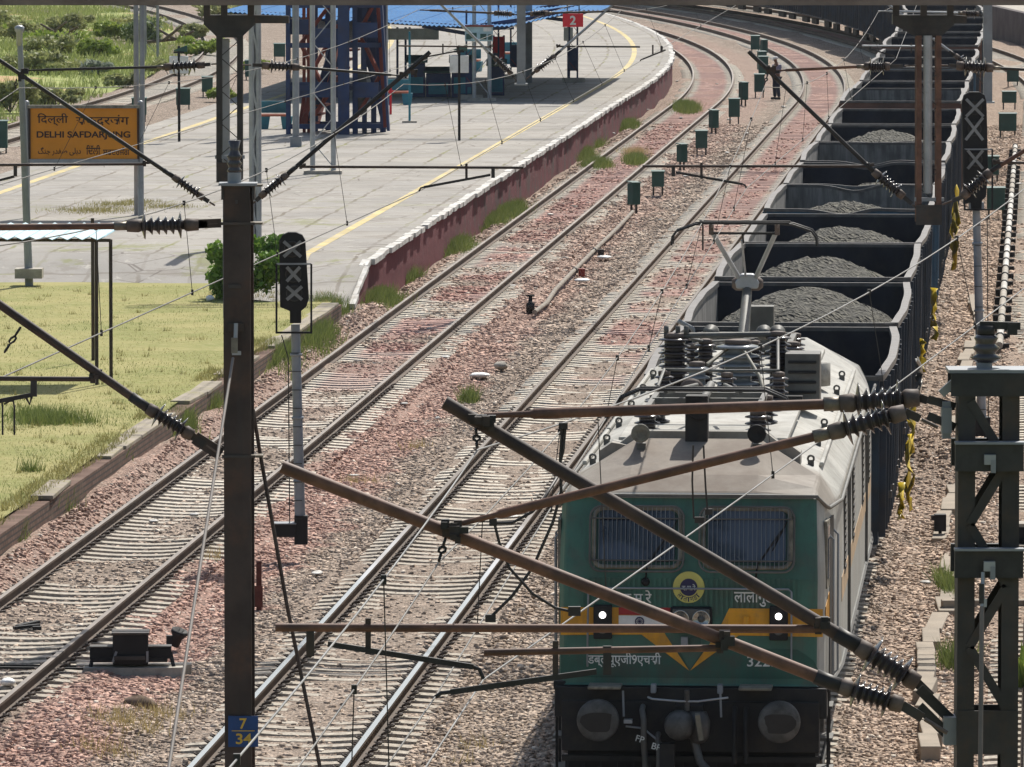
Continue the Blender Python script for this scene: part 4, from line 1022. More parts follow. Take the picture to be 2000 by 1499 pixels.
# torn yellow plastic caught along the wagons' right side
M['yplastic'] = paint('yellow_plastic_sheet', (.70, .50, .03), .35, 0, .3, 6.0)
M['foil'] = paint('crumpled_foil', (.55, .53, .48), .3, .4, .3, 9.0)
def rag(p, w_, h, m, seed):
    rr = random.Random(seed); vs = []; fs = []; nx_, nz_ = 4, 8
    for j in range(nz_ + 1):
        for i in range(nx_ + 1):
            tw = .6 + .4 * math.sin(j * .9 + seed)
            vs.append((p.x + .05 + rr.uniform(0, .13), p.y + (i / nx_ - .5) * w_ * tw + rr.uniform(-.05, .05), p.z - h * j / nz_ + rr.uniform(-.03, .03)))
    for j in range(nz_):
        for i in range(nx_):
            if rr.random() > .12: a = j * (nx_ + 1) + i; fs.append((a, a + 1, a + nx_ + 2, a + nx_ + 1))
    o = MB().add(vs, fs, m, True).build('plastic_scrap'); so_ = o.modifiers.new('thick', 'SOLIDIFY'); so_.thickness = .006
    return o
for i, (px, py, w_, h, m, what) in enumerate(((1775, 770, .9, .9, 'yplastic', 'topmost near the insulators'), (1768, 850, 1.2, 1.1, 'yplastic', 'largest, beside the first wagon'), (1738, 945, .5, .5, 'yplastic', 'lowest, near the rear of the locomotive'),
        (1795, 665, .4, .5, 'yplastic', 'small, beside the second wagon'), (1818, 565, .9, .9, 'yplastic', 'beside the third wagon'), (1787, 700, .5, .6, 'foil', 'silvery, beside the second wagon'),
        (1862, 355, 1.6, 1.1, 'yplastic', 'beside the sixth wagon, behind the right signal'), (1858, 415, 1.8, 1.3, 'yplastic', 'below the right signal'))):
    for _ in range(1):
        # lies on the wagon side plane: offset OC + 1.78
        Y = (OC + 1.80) / ((px - 1000) / CF - SLOPE)
        Y = max(99, min(190, Y)); q = at(px, py, Y); q.x = lx(OC, Y) + 1.76; q.z = max(.9, min(2.6, q.z))
    prop(rag(q, w_, h, M[m], 60 + i), ('%s plastic scrap caught on the wagon side, %s' % ('yellow' if m == 'yplastic' else 'grey', what)), 'plastic scrap', 'plastic scraps on the wagon sides')
# ================================================================== OVERHEAD LINE
def bracket_ins(mb, p, q, r=.088, sheds=6):
    """long-rod insulator between two points: end caps and sheds, the end sheds larger"""
    p, q = Vector(p), Vector(q); L = (q - p).length; a = (q - p) / L; c = min(.13, L * .2)
    mb.lathe(p, a, [(0, r * .55), (c * .8, r * .62), (c, r * .5)], M['castcap'], 14)
    mb.lathe(q, -a, [(0, r * .55), (c * .8, r * .62), (c, r * .5)], M['castcap'], 14)
    l = L - 2 * c; pr = [(0, r * .42)]
    for i in range(sheds):
        x = l * (i + .35) / sheds; R_ = r * (1.28 if i in (0, sheds - 1) else .88)
        pr += [(x, r * .46), (x + l * .10 / sheds, R_ * .97), (x + l * .16 / sheds, R_), (x + l * .24 / sheds, R_ * .93), (x + l * .58 / sheds, r * .52)]
    pr.append((l, r * .42)); mb.lathe(p + a * c, a, pr, M['porcelain'], 18)
def eye(mb, p, q, w=.05):
    p, q = Vector(p), Vector(q); mb.tube([p, p.lerp(q, .5)], w * .22, M['castcap'], 8); mb.bar(p.lerp(q, .55), q, w * .4, w, M['steel_grey'])
def cluster(mb, p, s=.05, seed=1):
    rr = random.Random(seed); p = Vector(p)
    for i in range(5): mb.box(p + Vector((rr.uniform(-s, s), rr.uniform(-s, s) * .6, rr.uniform(-s, s))), (s * rr.uniform(.7, 1.5), s * 1.3, s * rr.uniform(.7, 1.6)), M['black_tube'] if i % 2 else M['steel_brown'])
def link(mb, p, q, r=.014):
    p, q = Vector(p), Vector(q); n_ = 3
    for i in range(n_):
        a, b = p.lerp(q, i / n_), p.lerp(q, (i + .9) / n_); d = (b - a); sx = Vector((.02, 0, 0)) if i % 2 else Vector((0, .02, 0))
        mb.tube([a, a + d * .3 + sx, a + d * .7 + sx, b, a + d * .7 - sx, a + d * .3 - sx, a], r * .7, M['black_tube'], 5, cap=False)
def cantilever(par, inv, D, mast_s, ins_s, stay_end, mast_b, ins_b, brk_end, reg, drop, steady, flat, hook, tm='rust_tube', tm2='rust_tube', rs=.026, rb=.036, rr=.022, rI=.088):
    """stay tube, bracket tube, registration tube and steady arm; all arguments are surveyed photo points at distance D"""
    P = lambda t, dd=0: at(t[0], t[1], D + dd) - inv
    if stay_end:
        m = MB(); bracket_ins(m, P(ins_s[0]), P(ins_s[1]), rI); eye(m, P(mast_s), P(ins_s[0])); m.build('insulator', par)
        m = MB(); a, b = P(ins_s[1]), P(stay_end); m.tube([a, a.lerp(b, .86), a.lerp(b, .87), b], [rs, rs, rs * .6, rs * .55], M[tm2], 10); m.lathe(a, b - a, [(-.02, rs * 1.3), (.10, rs * 1.35)], M['clampm'], 10); m.build('stay_tube', par)
    if brk_end:
        m = MB(); bracket_ins(m, P(ins_b[0]), P(ins_b[1]), rI); eye(m, P(mast_b), P(ins_b[0]), .06); m.build('insulator', par)
        m = MB(); m.tube([P(ins_b[1]), P(brk_end)], rb, M[tm], 12); a, b = P(ins_b[1]), P(brk_end)
        m.lathe(a, b - a, [(-.03, rb * 1.15), (.16, rb * 1.2)], M['black_tube'], 10); m.build('bracket_tube', par)
    if reg:
        m = MB(); m.tube([P(reg[0]), P(reg[1])], rr, M[tm2 if rr > .02 else 'dark_tube'], 10); cluster(m, P(reg[0]), .035, 3)
        m.bar(P(drop[0]), P(drop[1]), .05, .03, M['steel_grey'], (0, 1, 0)); m.bar(P(flat[0]), P(flat[1]), .035, .02, M['steel_brown'], (0, 1, 0)); m.build('registration_tube', par)
        m = MB(); m.bar(P(steady[0]), P(steady[1]), .028, .034, M['black_tube']); m.tube([P(steady[1]), P(((steady[1][0] * .4 + hook[0] * .6), steady[1][1] * .8 + hook[1] * .2)), P(hook)], .014, M['black_tube'], 6); m.build('steady_arm', par)
WPTS = {}
def wire(name, pts, r, m, label, cat='wire', group=None, sag=None):
    P = [Vector(pts[0])]
    for i in range(len(pts) - 1):
        a, b = Vector(pts[i]), Vector(pts[i + 1]); s_ = sag[i] if sag else 0; k = 14 if s_ else 1
        for j in range(1, k + 1):
            t_ = j / k; P.append(a.lerp(b, t_) - Vector((0, 0, s_ * 4 * t_ * (1 - t_))))
    o = MB().tube(P, r, m, 6).build(name); WPTS[o.name] = P
    return prop(o, label, cat, group)
# ---- lattice mast in the right foreground
ld = 44.0
mx0, mx1 = at(1868, 1000, ld).x, at(1987, 1000, ld).x; lw = .125; dp = .30
lm_ = thing('lattice_mast', 'grey steel lattice mast with two stacked cantilevers, in the right foreground', 'overhead line mast', ((mx0 + mx1) / 2, ld, -.25))
inv = Vector(lm_.location); hx = (mx1 - mx0) / 2; lw = .105; zt = at(1900, 735, ld).z
mzz = lambda py: at(1900, py, ld).z - inv.z
for s in (-1, 1):
    m = MB()
    for d in (-1, 1):
        m.box((s * (hx - lw / 2), d * dp / 2, (zt - inv.z) / 2), (lw, .014, zt - inv.z), M['steel_grey'])
    m.box((s * (hx - .006), 0, (zt - inv.z) / 2), (.012, dp - .02, zt - inv.z - .02), M['steel_grey']); m.build('channel_leg', lm_)
m = MB(); z = mzz(1385) + .02; k = 0; st = .38
zz = mzz(780)
while zz > 0:
    a, b = (-hx + lw * .7, zz), (hx - lw * .7, zz - st)
    if k % 2: a, b = (-hx + lw * .7, zz - st), (hx - lw * .7, zz)
    if not (mzz(1465) < zz - st / 2 < mzz(1385)):
        for d in (-1, 1): m.bar((a[0], d * (dp / 2 + .012 * 1), a[1]), (b[0], d * (dp / 2 + .012), b[1]), .008, .055, M['steel_grey'])
    zz -= st * 1.0; k += 1
m.build('lacing', lm_)
m = MB(); m.box((0, -dp / 2 - .008, mzz(1425)), (2 * hx, .014, .27), M['steel_grey']); m.box((0, dp / 2 + .008, mzz(1425)), (2 * hx, .014, .27), M['steel_grey'])
m.box((0, -.01, mzz(722)), (.50, .34, .02), M['galv_dull']); m.box((0, -.17, mzz(748)), (.47, .03, .14), M['steel_dark']); m.box((0, .17, mzz(748)), (.47, .03, .14), M['steel_dark']); m.build('cap_plate', lm_)
for p0, p1, c in ((860, 912, 888), (1068, 1122, 1095)):
    m = MB(); m.box((-.0, -dp / 2 - .05, mzz(c)), (.42, .06, .17), M['steel_dark']); m.box((-.0, dp / 2 + .05, mzz(c)), (.42, .06, .17), M['steel_dark']); m.box((0, -dp / 2 - .06, mzz(c) + .09), (.425, .10, .014), M['galv_dull'])
    m.box((0, -dp / 2 - .10, mzz(c) - .01), (.07, .05, .06), M['galv']); m.box((.02, -dp / 2 - .11, mzz(c) - .05), (.03, .04, .08), M['galv_dull']); m.build('clamp_channel', lm_)
m = MB(); q = at(1916, 1130, 43.7) - inv
m.tube([at(1920, 1118, 43.75) - inv, at(1918, 1185, 43.7) - inv], .014, M['galv'], 6); m.box(at(1917, 1160, 43.7) - inv, (.03, .02, .12), M['steel_grey']); m.box(at(1924, 1178, 43.7) - inv, (.02, .02, .05), M['galv'])
m.tube([at(1918, 1185, 43.7) - inv, at(1914, 1560, 43.4) - inv, (-.05, -1.2, .0)], .0145, M['guy'] if 'guy' in M else M.setdefault('guy', paint('dull_guy_rod', (.20, .175, .155), .7, 0, .2)), 8); m.build('guy_rod', lm_)
m = MB(); m.tube([(-.02, 0, mzz(722)), (-.02, 0, mzz(700))], .05, M['galv_dull'], 10)
pr = []
for i in range(3): pr += [(i * .06, .06), (i * .06 + .03, .075 + .012 * (2 - i)), (i * .06 + .05, .06)]
m.lathe((-.01, 0, mzz(708)), (0, 0, 1), pr, M['porcelain'], 16); m.lathe((-.01, 0, mzz(655)), (0, 0, 1), [(0, .055), (.06, .055)], M['black_tube'], 12)
m.bar((-.05, 0, mzz(635)), (.20, 0, mzz(637)), .04, .045, M['black_tube']); m.box((.15, 0, mzz(643)), (.06, .06, .07), M['black_tube']); m.build('post_insulator', lm_)
m = MB()                                                        # bracket plates that carry the insulators
for py in (800, 840):
    m.box(at(1848, py, ld) - inv, (.05, .12, .10), M['galv_dull']); m.bar(at(1812, py - 20 if py < 820 else py - 28, ld) - inv, at(1866, py - 5, ld) - inv, .012, .05, M['steel_grey'])
for py in (1405, 1440): m.bar(at(1795, py - 60, ld) - inv, at(1856, py, ld) - inv, .014, .065, M['steel_dark'])
m.box(at(1856, 1425, ld) - inv, (.09, .2, .17), M['galv_dull']); m.box(at(1848, 820, ld) - inv, (.06, .16, .16), M['galv_dull']); m.bar(at(1838, 770, ld) - inv, at(1866, 745, ld) - inv, .03, .05, M['galv']); m.build('bracket_plate', lm_)
cantilever(lm_, inv, 44.4, (1832, 790), ((1795, 777), (1640, 789)), (945, 812), (1850, 1392), ((1792, 1335), (1675, 1262)), (868, 786), ((1604, 1229), (538, 1226)), ((606, 1222), (606, 1282)), ((640, 1258), (925, 1303)), ((719, 1208), (719, 1278)), (944, 1326), 'dark_tube', 'rust_tube', .034, .043, .027, .098)
cantilever(lm_, inv, 43.4, (1832, 835), ((1768, 805), (1620, 846)), (872, 1030), (1850, 1432), ((1762, 1378), (1640, 1340)), (550, 912), ((1412, 1266), (945, 1275)), ((1186, 1262), (1186, 1318)), ((1165, 1312), (880, 1352)), ((1085, 1252), (1085, 1325)), (850, 1362), 'rust_tube', 'rust_tube', .030, .040, .022)
m = MB()
for (px, py, dd, sd) in ((935, 828, 44.35, 1), (947, 820, 44.3, 2), (880, 1035, 43.35, 3), (893, 1045, 43.3, 4), (1412, 1250, 43.35, 5), (1606, 1222, 44.35, 6)): cluster(m, at(px, py, dd) - inv, .045, sd)
link(m, at(930, 838, 44.35) - inv, at(932, 876, 44.35) - inv); link(m, at(870, 1052, 43.35) - inv, at(857, 1098, 43.35) - inv); m.build('clamps', lm_)
# ---- I-section mast in the left foreground
D = 56.0; xm = at(467, 900, D).x
im = thing('mast', 'dark brown I-section mast carrying the blue number plate 7/34, left foreground', 'overhead line mast', (xm, D, -.25))
inv = Vector(im.location); zt = at(467, 362, D).z - inv.z
m = MB(); m.box((0, -.09, zt / 2), (.215, .014, zt), M['steel_brown']); m.box((0, .09, zt / 2), (.215, .014, zt), M['steel_brown']); m.box((0, 0, zt / 2), (.012, .165, zt - .01), M['steel_brown']); m.build('column', im, bevel=.003).rotation_euler.z = -.10
I = lambda px, py, d=D: at(px, py, d) - inv
m = MB(); m.box((0, 0, zt + .01), (.30, .24, .02), M['galv_dull']); m.box((-.12, 0, zt - .05), (.02, .2, .12), M['steel_grey']); m.box((.12, 0, zt - .05), (.02, .2, .12), M['steel_grey'])
for py in (362, 436, 890): m.box((0, -.10, I(467, py).z), (.26, .02, .022), M['steel_grey']); m.box((.13, -.0, I(467, py).z), (.12, .16, .016), M['clampm'])
m.build('clamp_band', im)
m = MB(); m.tube([(-.03, 0, zt + .02), (-.03, 0, zt + .10)], .055, M['galv_dull'], 10); pr = []
for i in range(3): pr += [(i * .055, .045), (i * .055 + .025, .062), (i * .055 + .045, .045)]
m.lathe((-.03, 0, zt + .09), (0, 0, 1), pr + [(.19, .035), (.26, .05)], M['porcelain'], 14); m.build('post_insulator', im)
m = MB()
for px, py in ((458, 560), (462, 395), (463, 500)): m.box(I(px, py, D - .10), (.10 if py == 560 else .02, .02, .03), M['steel_grey'])
m.box(I(461, 640, D - .11), (.12, .02, .06), M['steel_grey']); m.tube([I(461, 632, D - .13), I(460, 662, D - .15)], .018, M['galv'], 6); m.box(I(458, 675, D - .16), (.05, .05, .12), M['cream']); m.box(I(462, 690, D - .17), (.07, .03, .03), M['galv'])
m.tube([I(455, 700, D - .2), I(395, 1080, 53), I(330, 1499, 50), I(250, 2000, 46.5)], [.011, .0125, .013, .013], M['guy'] if 'guy' in M else M.setdefault('guy', paint('dull_guy_rod', (.20, .175, .155), .7, 0, .2)), 8); m.build('guy_rod', im)
MB().tube([I(494, 800, D + .12), I(508, 886, D + .12), I(560, 1180, D + .1), I(625, 1499, D), I(690, 1830, D)], .017, M['steel_brown'], 6).build('stay_strut', im)
nb = I(475, 1429, D - .115)
npl = MB().box(nb, (.235, .008, .245), M['blue_plate'] if 'blue_plate' in M else M.setdefault('blue_plate', paint('blue_enamel_plate', (.01, .055, .19), .45, 0, .15, 5.0))).build('number_plate', im)
M['ydigit'] = paint('yellow_digits', (.58, .40, .06), .6, 0, .1)
glyphs('7', M['ydigit'], .085, nb + Vector((0, -.006, .062)), (1, 0, 0), (0, 0, 1), (0, -1, 0), 1, .02, 'lettering', npl)
glyphs('34', M['ydigit'], .085, nb + Vector((.005, -.006, -.058)), (1, 0, 0), (0, 0, 1), (0, -1, 0), 1, .02, 'lettering', npl, .125)
MB().box(nb + Vector((0, -.006, .005)), (.18, .004, .006), M['ydigit']).build('divider_line', npl)
cantilever(im, inv, D, (426, 437), ((388, 439), (248, 442)), (-230, 447), (430, 888), ((376, 852), (288, 797)), (-240, 428), ((186, 741), (-250, 738)), ((66, 738), (66, 775)), ((60, 772), (-150, 812)), ((-60, 730), (-60, 800)), (-170, 830), 'dark_tube', 'rust_tube', .026, .034, .020, .085)
m = MB(); m.tube([I(50, 775), I(58, 790), I(62, 775)], .012, M['black_tube'], 6)
for px in (5, 28): m.tube([I(px - 20, 790), I(px - 10, 784), I(px - 2, 784), I(px, 795), I(px, 850)], .008, M['black_tube'], 5)
link(m, I(40, 640), I(8, 690)); m.bar(I(380, 855), I(432, 888), .02, .10, M['steel_brown']); m.bar(I(385, 438), I(432, 436), .02, .07, M['steel_brown']); cluster(m, I(188, 730), .03, 4); m.build('clamps', im)
# ---- portals whose drop arms carry the next cantilevers
M['beam'] = paint('weathered_brown_beam', (.21, .175, .145), .75, 0, .3, .8, (.12, .09, .07), .5)
def portal(D, x0, x1, label, cols, arms, beam=True):
    t = thing('portal_frame', label, 'overhead line portal', (x0, D, -.25)); inv = Vector(t.location)
    zb = 8.26
    if beam:
        m = MB()
        for z in (zb, zb + .75):
            for d in (-.3, .3): m.bar((0, d, z - inv.z + .055), (x1 - x0, d, z - inv.z + .055), .09, .09, M['beam'])
        k = 0; x = 0.0
        while x < x1 - x0 - 1:
            for d in (-.3, .3): m.bar((x, d, zb + .05 - inv.z + (0 if k % 2 else .7)), (x + 1.0, d, zb + .05 - inv.z + (.7 if k % 2 else 0)), .05, .02, M['steel_brown'])
            m.bar((x, -.3, zb - inv.z + .02), (x + 1.0, .3, zb - inv.z + .02), .05, .02, M['steel_brown']); x += 1.0; k += 1
        m.build('lattice_beam', t)
    for cx in cols:
        m = MB()
        for a in (-.2, .2):
            for b in (-.2, .2): m.bar((cx - x0 + a, b, 0), (cx - x0 + a, b, zb + .6 - inv.z), .07, .07, M['galv'])
        z = .2; k = 0
        while z < 8:
            for b in (-.2, .2): m.bar((cx - x0 + (-.2 if k % 2 else .2), b, z), (cx - x0 + (.2 if k % 2 else -.2), b, z + .45), .04, .012, M['galv'])
            z += .45; k += 1
        m.build('column', t)
    return t, inv
D = 100.0
pt, inv = portal(D, -14.0, 13.5, 'brown overhead line portal whose beam runs along the top edge of the picture', (-13.8, 13.2), [])
I = lambda px, py, d=D: at(px, py, d) - inv
def drop(par, I, cxp, top, bot, w, legm, wide=(0, 0), cap=True):
    m = MB()
    if cap:
        m.prism([I(cxp - 50 - wide[0], 30 + top), I(cxp + 50, 30 + top), I(cxp + 50, 48 + top), I(cxp + w, 74 + top), I(cxp - w, 74 + top), I(cxp - 50 - wide[0], 48 + top)], (0, .3, 0), M['steel_dark'])
        if wide[1]: m.prism([I(cxp + 50, 30 + top), I(cxp + 50 + wide[1], 32 + top), I(cxp + 50 + wide[1], 46 + top), I(cxp + 50, 46 + top)], (0, .25, 0), M['steel_grey'])
        for dx in (-44 - wide[0], -10, 42): m.bar(I(cxp + dx, 32 + top), I(cxp + dx, -12), .09, .09, M['steel_grey'])
        m.build('gusset_bracket', par); m = MB()
    for s in (-1, 1):
        for d in (-.0, .28): m.bar(I(cxp + s * w * .88, 70 + top) + Vector((0, d, 0)), I(cxp + s * w * .88, bot) + Vector((0, d, 0)), .075, .06, M[legm])
    y = 80 + top; k = 0
    while y < bot - 30:
        m.bar(I(cxp - s * w * .8 * (1 if k % 2 else -1), y), I(cxp + s * w * .8 * (1 if k % 2 else -1), y + 32), .02, .012, M['steel_dark']); y += 32; k += 1
    m.build('drop_arm', par)
    m = MB(); m.box(I(cxp, bot - 15) + Vector((0, -.05, 0)), (.36, .03, .28), M['steel_grey']); m.bar(I(cxp - 28, bot - 45), I(cxp + 30, bot - 45), .05, .05, M['galv_dull']); m.build('foot_plate', par)
drop(pt, I, 448, 0, 352, 23, 'steel_dark', (0, 66))
drop(pt, I, 1814, 0, 435, 22, 'rust_tube', (20, 24))
MB().tube([I(1812, 70), I(1812, 378)], .062, M['galv'], 12).build('conduit_pipe', pt)
MB().box(I(440, 70) + Vector((0, .25, -2.0)), (.10, .10, 3.9), M['galv']).build('conduit_pipe', pt)
cantilever(pt, inv, D, (425, 125), ((400, 127), (320, 131)), (45, 138), (420, 402), ((398, 388), (338, 345)), (-10, 112), ((285, 321), (-60, 323)), ((30, 322), (30, 345)), ((28, 345), (-60, 368)), ((-30, 318), (-30, 350)), (-64, 380), 'black_tube', 'black_tube', .020, .030, .020, .085)
cantilever(pt, inv, D, (470, 127), ((512, 128), (585, 132)), (792, 149), (490, 402), ((508, 385), (562, 340)), (840, 102), ((590, 326), (1022, 328)), ((963, 326), (963, 348)), ((958, 342), (828, 366)), ((911, 320), (911, 352)), (818, 374), 'black_tube', 'black_tube', .020, .030, .020, .085)
cantilever(pt, inv, D, (1795, 128), ((1738, 130), (1688, 130)), (1510, 139), (1800, 415), ((1765, 385), (1706, 335)), (1462, 101), ((1700, 325), (1255, 325)), ((1315, 323), (1315, 345)), ((1320, 337), (1450, 360)), ((1370, 318), (1370, 350)), (1458, 368), 'black_tube', 'rust_tube', .022, .030, .020, .10)
cantilever(pt, inv, D, (1836, 128), ((1868, 129), (1940, 133)), (2110, 142), (1840, 400), ((1880, 385), (1935, 335)), (2190, 180), ((1945, 318), (2300, 322)), ((2200, 320), (2200, 345)), ((2195, 340), (2120, 362)), ((2160, 318), (2160, 350)), (2110, 370), 'rust_tube', 'black_tube', .022, .030, .020, .11)
m = MB()
for px, py, sd in ((790, 150, 1), (805, 140, 2), (1505, 138, 3), (1512, 145, 4), (38, 150, 5), (48, 142, 6)): cluster(m, I(px, py), .05, sd)
link(m, I(32, 155), I(30, 175)); link(m, I(1500, 145), I(1492, 168)); m.build('clamps', pt)
D = 163.0
p2, inv2 = portal(D, -6.0, 19.5, 'second overhead line portal, grey drop arms hanging over the canopy shadow', (19.3,), [])
J = lambda px, py: at(px, py, D) - inv2
for px, bot in ((1018, 165), (1929, 200)):
    m = MB(); m.bar(J(px, -115), J(px, bot), .20, .2, M['galv_dull']); m.box(J(px, bot), (.30, .3, .04), M['galv']); m.build('drop_arm', p2)
cantilever(p2, inv2, D, (1025, 30), ((1035, 28), (1070, 26)), (1215, 22), (1028, 155), ((1045, 140), (1085, 108)), (1215, -6), ((1090, 91), (1250, 92)), ((1292, 90), (1292, 102)), ((1300, 98), (1255, 116)), ((1275, 88), (1275, 106)), (1250, 120), 'galv', 'steel_grey', .026, .030, .022, .10)
cantilever(p2, inv2, D, (1010, 30), ((1000, 28), (965, 26)), (820, 20), (1008, 158), ((1000, 146), (965, 112)), (842, -10), ((960, 92), (778, 90)), ((895, 90), (895, 106)), ((905, 98), (830, 112)), ((865, 86), (865, 106)), (825, 120), 'galv', 'dark_tube', .026, .030, .020, .10)
cantilever(p2, inv2, D, (1920, 30), ((1912, 28), (1880, 26)), (1715, 22), (1920, 165), ((1905, 140), (1865, 108)), (1715, -6), ((1815, 91), (1684, 90)), ((1700, 90), (1700, 100)), ((1700, 96), (1745, 110)), ((1780, 84), (1780, 104)), (1750, 116), 'galv', 'galv', .026, .030, .022, .10)
D = 236.5
p3, inv3 = portal(D, -12.4, 23.5, 'far overhead line portal standing across the platform, one column behind the station name board', (), [])
MB().tube([(.2, 0, -.1), (.2, 0, 8.6)], [.09, .08], M['galv_dull'], 12).build('column', p3)
# ---- wires
AT = at
W_, WD = M['wire'], M['wire_dark']
def fwd(off, z, Y): return Vector((off + SLOPE * Y, Y, z))
c2 = AT(850, 1362, 43.4); c100 = AT(1458, 368, 100); c163 = AT(1750, 116, 163)
w1 = wire('contact_wire', [fwd(offset_of(c2), c2.z, 17), c2, c100, c163, LP(OC, 232, 5.7), LP(OC, 300, 5.7)], .0062, W_, 'contact wire that the raised pantograph touches, above the coal train', 'wire')
h2 = AT(857, 1099, 43.4); m100 = AT(1493, 170, 100); m163 = AT(1715, 24, 163)
w2 = wire('messenger_wire', [fwd(offset_of(h2), h2.z, 17), h2, m100, m163, LP(OC, 232, 7.0)], .0058, W_, 'messenger wire above the contact wire of the coal train line', 'wire', sag=[.2, .55, .5, .5])
h1 = AT(933, 879, 44.4)
M['wire_bright'] = paint('bright_stranded_wire', (.21, .21, .205), .5, .3, .25, 1.0); WB_ = M['wire_bright']
w3 = wire('messenger_wire', [fwd(offset_of(h1), h1.z, 17), h1, AT(2010, 362, 78)], .0060, WB_, 'pale messenger wire crossing over the locomotive roof to the upper right', 'wire', sag=[.2, .28])
c1 = AT(944, 1328, 44.4)
w4 = wire('contact_wire', [fwd(offset_of(c1), c1.z, 17), c1, AT(2010, 556, 76)], .0062, WB_, 'pale contact wire crossing before the locomotive windscreens to the right mast', 'wire', sag=[0, .04])
b100, b56, b163 = AT(818, 374, 100), AT(-170, 815, 56), AT(1250, 120, 163)
w5 = wire('contact_wire', [fwd(offset_of(b56), b56.z, 30), b56, b100, b163, LP(OB, 232, 5.7), LP(OB, 300, 5.7)], .0070, W_, 'contact wire of the middle track passing behind the left signal head', 'wire')
mb100, mb56, mb163 = AT(788, 165, 100), AT(-170, 500, 56), AT(1212, 22, 163)
w6 = wire('messenger_wire', [mb56, mb100, mb163, LP(OB, 232, 7.0)], .0065, W_, 'messenger wire of the middle track rising across the platform and footbridge stairs', 'wire', sag=[.45, .5, .5])
a100, a163 = AT(-64, 380, 100), AT(825, 120, 163)
w7 = wire('contact_wire', [fwd(offset_of(a100), a100.z, 60), a100, a163, LP(OA, 232, 5.7), LP(OA, 300, 5.7)], .0070, W_, 'contact wire of the left-hand track crossing the platform paving', 'wire')
ma100, ma163 = AT(38, 172, 100), AT(815, 20, 163)
w8 = wire('messenger_wire', [AT(-700, 330, 60), ma100, ma163, LP(OA, 232, 7.0)], .0065, W_, 'messenger wire of the left-hand track passing the name board posts', 'wire', sag=[.4, .5, .5])
def interp(o, Y):
    P = WPTS[o.name]
    for a, b in zip(P[:-1], P[1:]):
        if a[1] <= Y <= b[1]: t_ = (Y - a[1]) / (b[1] - a[1]); return a.lerp(b, t_)
def droppers(ms, ct, Ys):
    for Y in Ys:
        a, b = interp(ms, Y), interp(ct, Y)
        if a and b:
            m = MB(); m.tube([a, b], .0035, WD, 4); m.box(a, (.03, .03, .05), WD); m.box(b, (.025, .025, .06), WD); m.build('dropper', ms)
droppers(w2, w1, [24, 31, 38, 47, 55, 63, 71, 80, 88, 95, 108, 117, 127, 137, 147, 156, 172, 190])
droppers(w6, w5, [60, 67, 74, 82, 90, 108, 117, 127, 137, 147, 156, 172, 190]); droppers(w8, w7, [70, 79, 88, 108, 117, 127, 137, 147, 156, 172, 190])
droppers(w3, w4, [24, 31, 38, 49, 57, 64, 71])
Q = lambda px, py, d=47.0: AT(px, py, d)
m = MB(); m.tube([Q(1098, 835), Q(1094, 900), Q(1096, 960), Q(1080, 1020), Q(1040, 1110), Q(1000, 1165), Q(958, 1206)], .0115, WD, 6); m.tube([Q(1104, 835), Q(1100, 880), Q(1090, 920)], .0115, WD, 6); m.box(Q(958, 1208), (.07, .04, .05), WD); m.box(Q(1100, 832), (.06, .04, .04), WD)
m.build('jumper_cable', label='black jumper cable looping down left of the locomotive cab corner', cat='cable', group='jumper cables')
m = MB(); m.tube([Q(965, 1020, 46), Q(975, 1060, 46), Q(995, 1110, 46), Q(1040, 1160, 46), Q(1085, 1188, 46), Q(1118, 1195, 46)], .0105, WD, 6); m.tube([Q(968, 1022, 46), Q(1000, 1022, 46), Q(1040, 1000, 46), Q(1062, 975, 46), Q(1090, 930, 46.5)], .0105, WD, 6); m.box(Q(963, 1020, 46), (.05, .04, .05), WD); m.box(Q(1122, 1194, 46), (.08, .04, .06), WD)
m.build('jumper_cable', label='black jumper cable sagging from the clamp under the crossed tubes', cat='cable', group='jumper cables')
m = MB(); m.tube([Q(1354, 870, 60), Q(1352, 940, 60), Q(1355, 1012, 60), Q(1366, 1018, 60)], .009, WD, 6); m.tube([Q(1374, 870, 60), Q(1378, 950, 60), Q(1382, 1002, 60)], .009, WD, 6); m.box(Q(1366, 1016, 60), (.08, .03, .05), WD); m.box(Q(1384, 1000, 60), (.06, .03, .05), WD)
m.build('jumper_cable', label='black jumper wires hanging before the gap between the two windscreens', cat='cable', group='jumper cables')
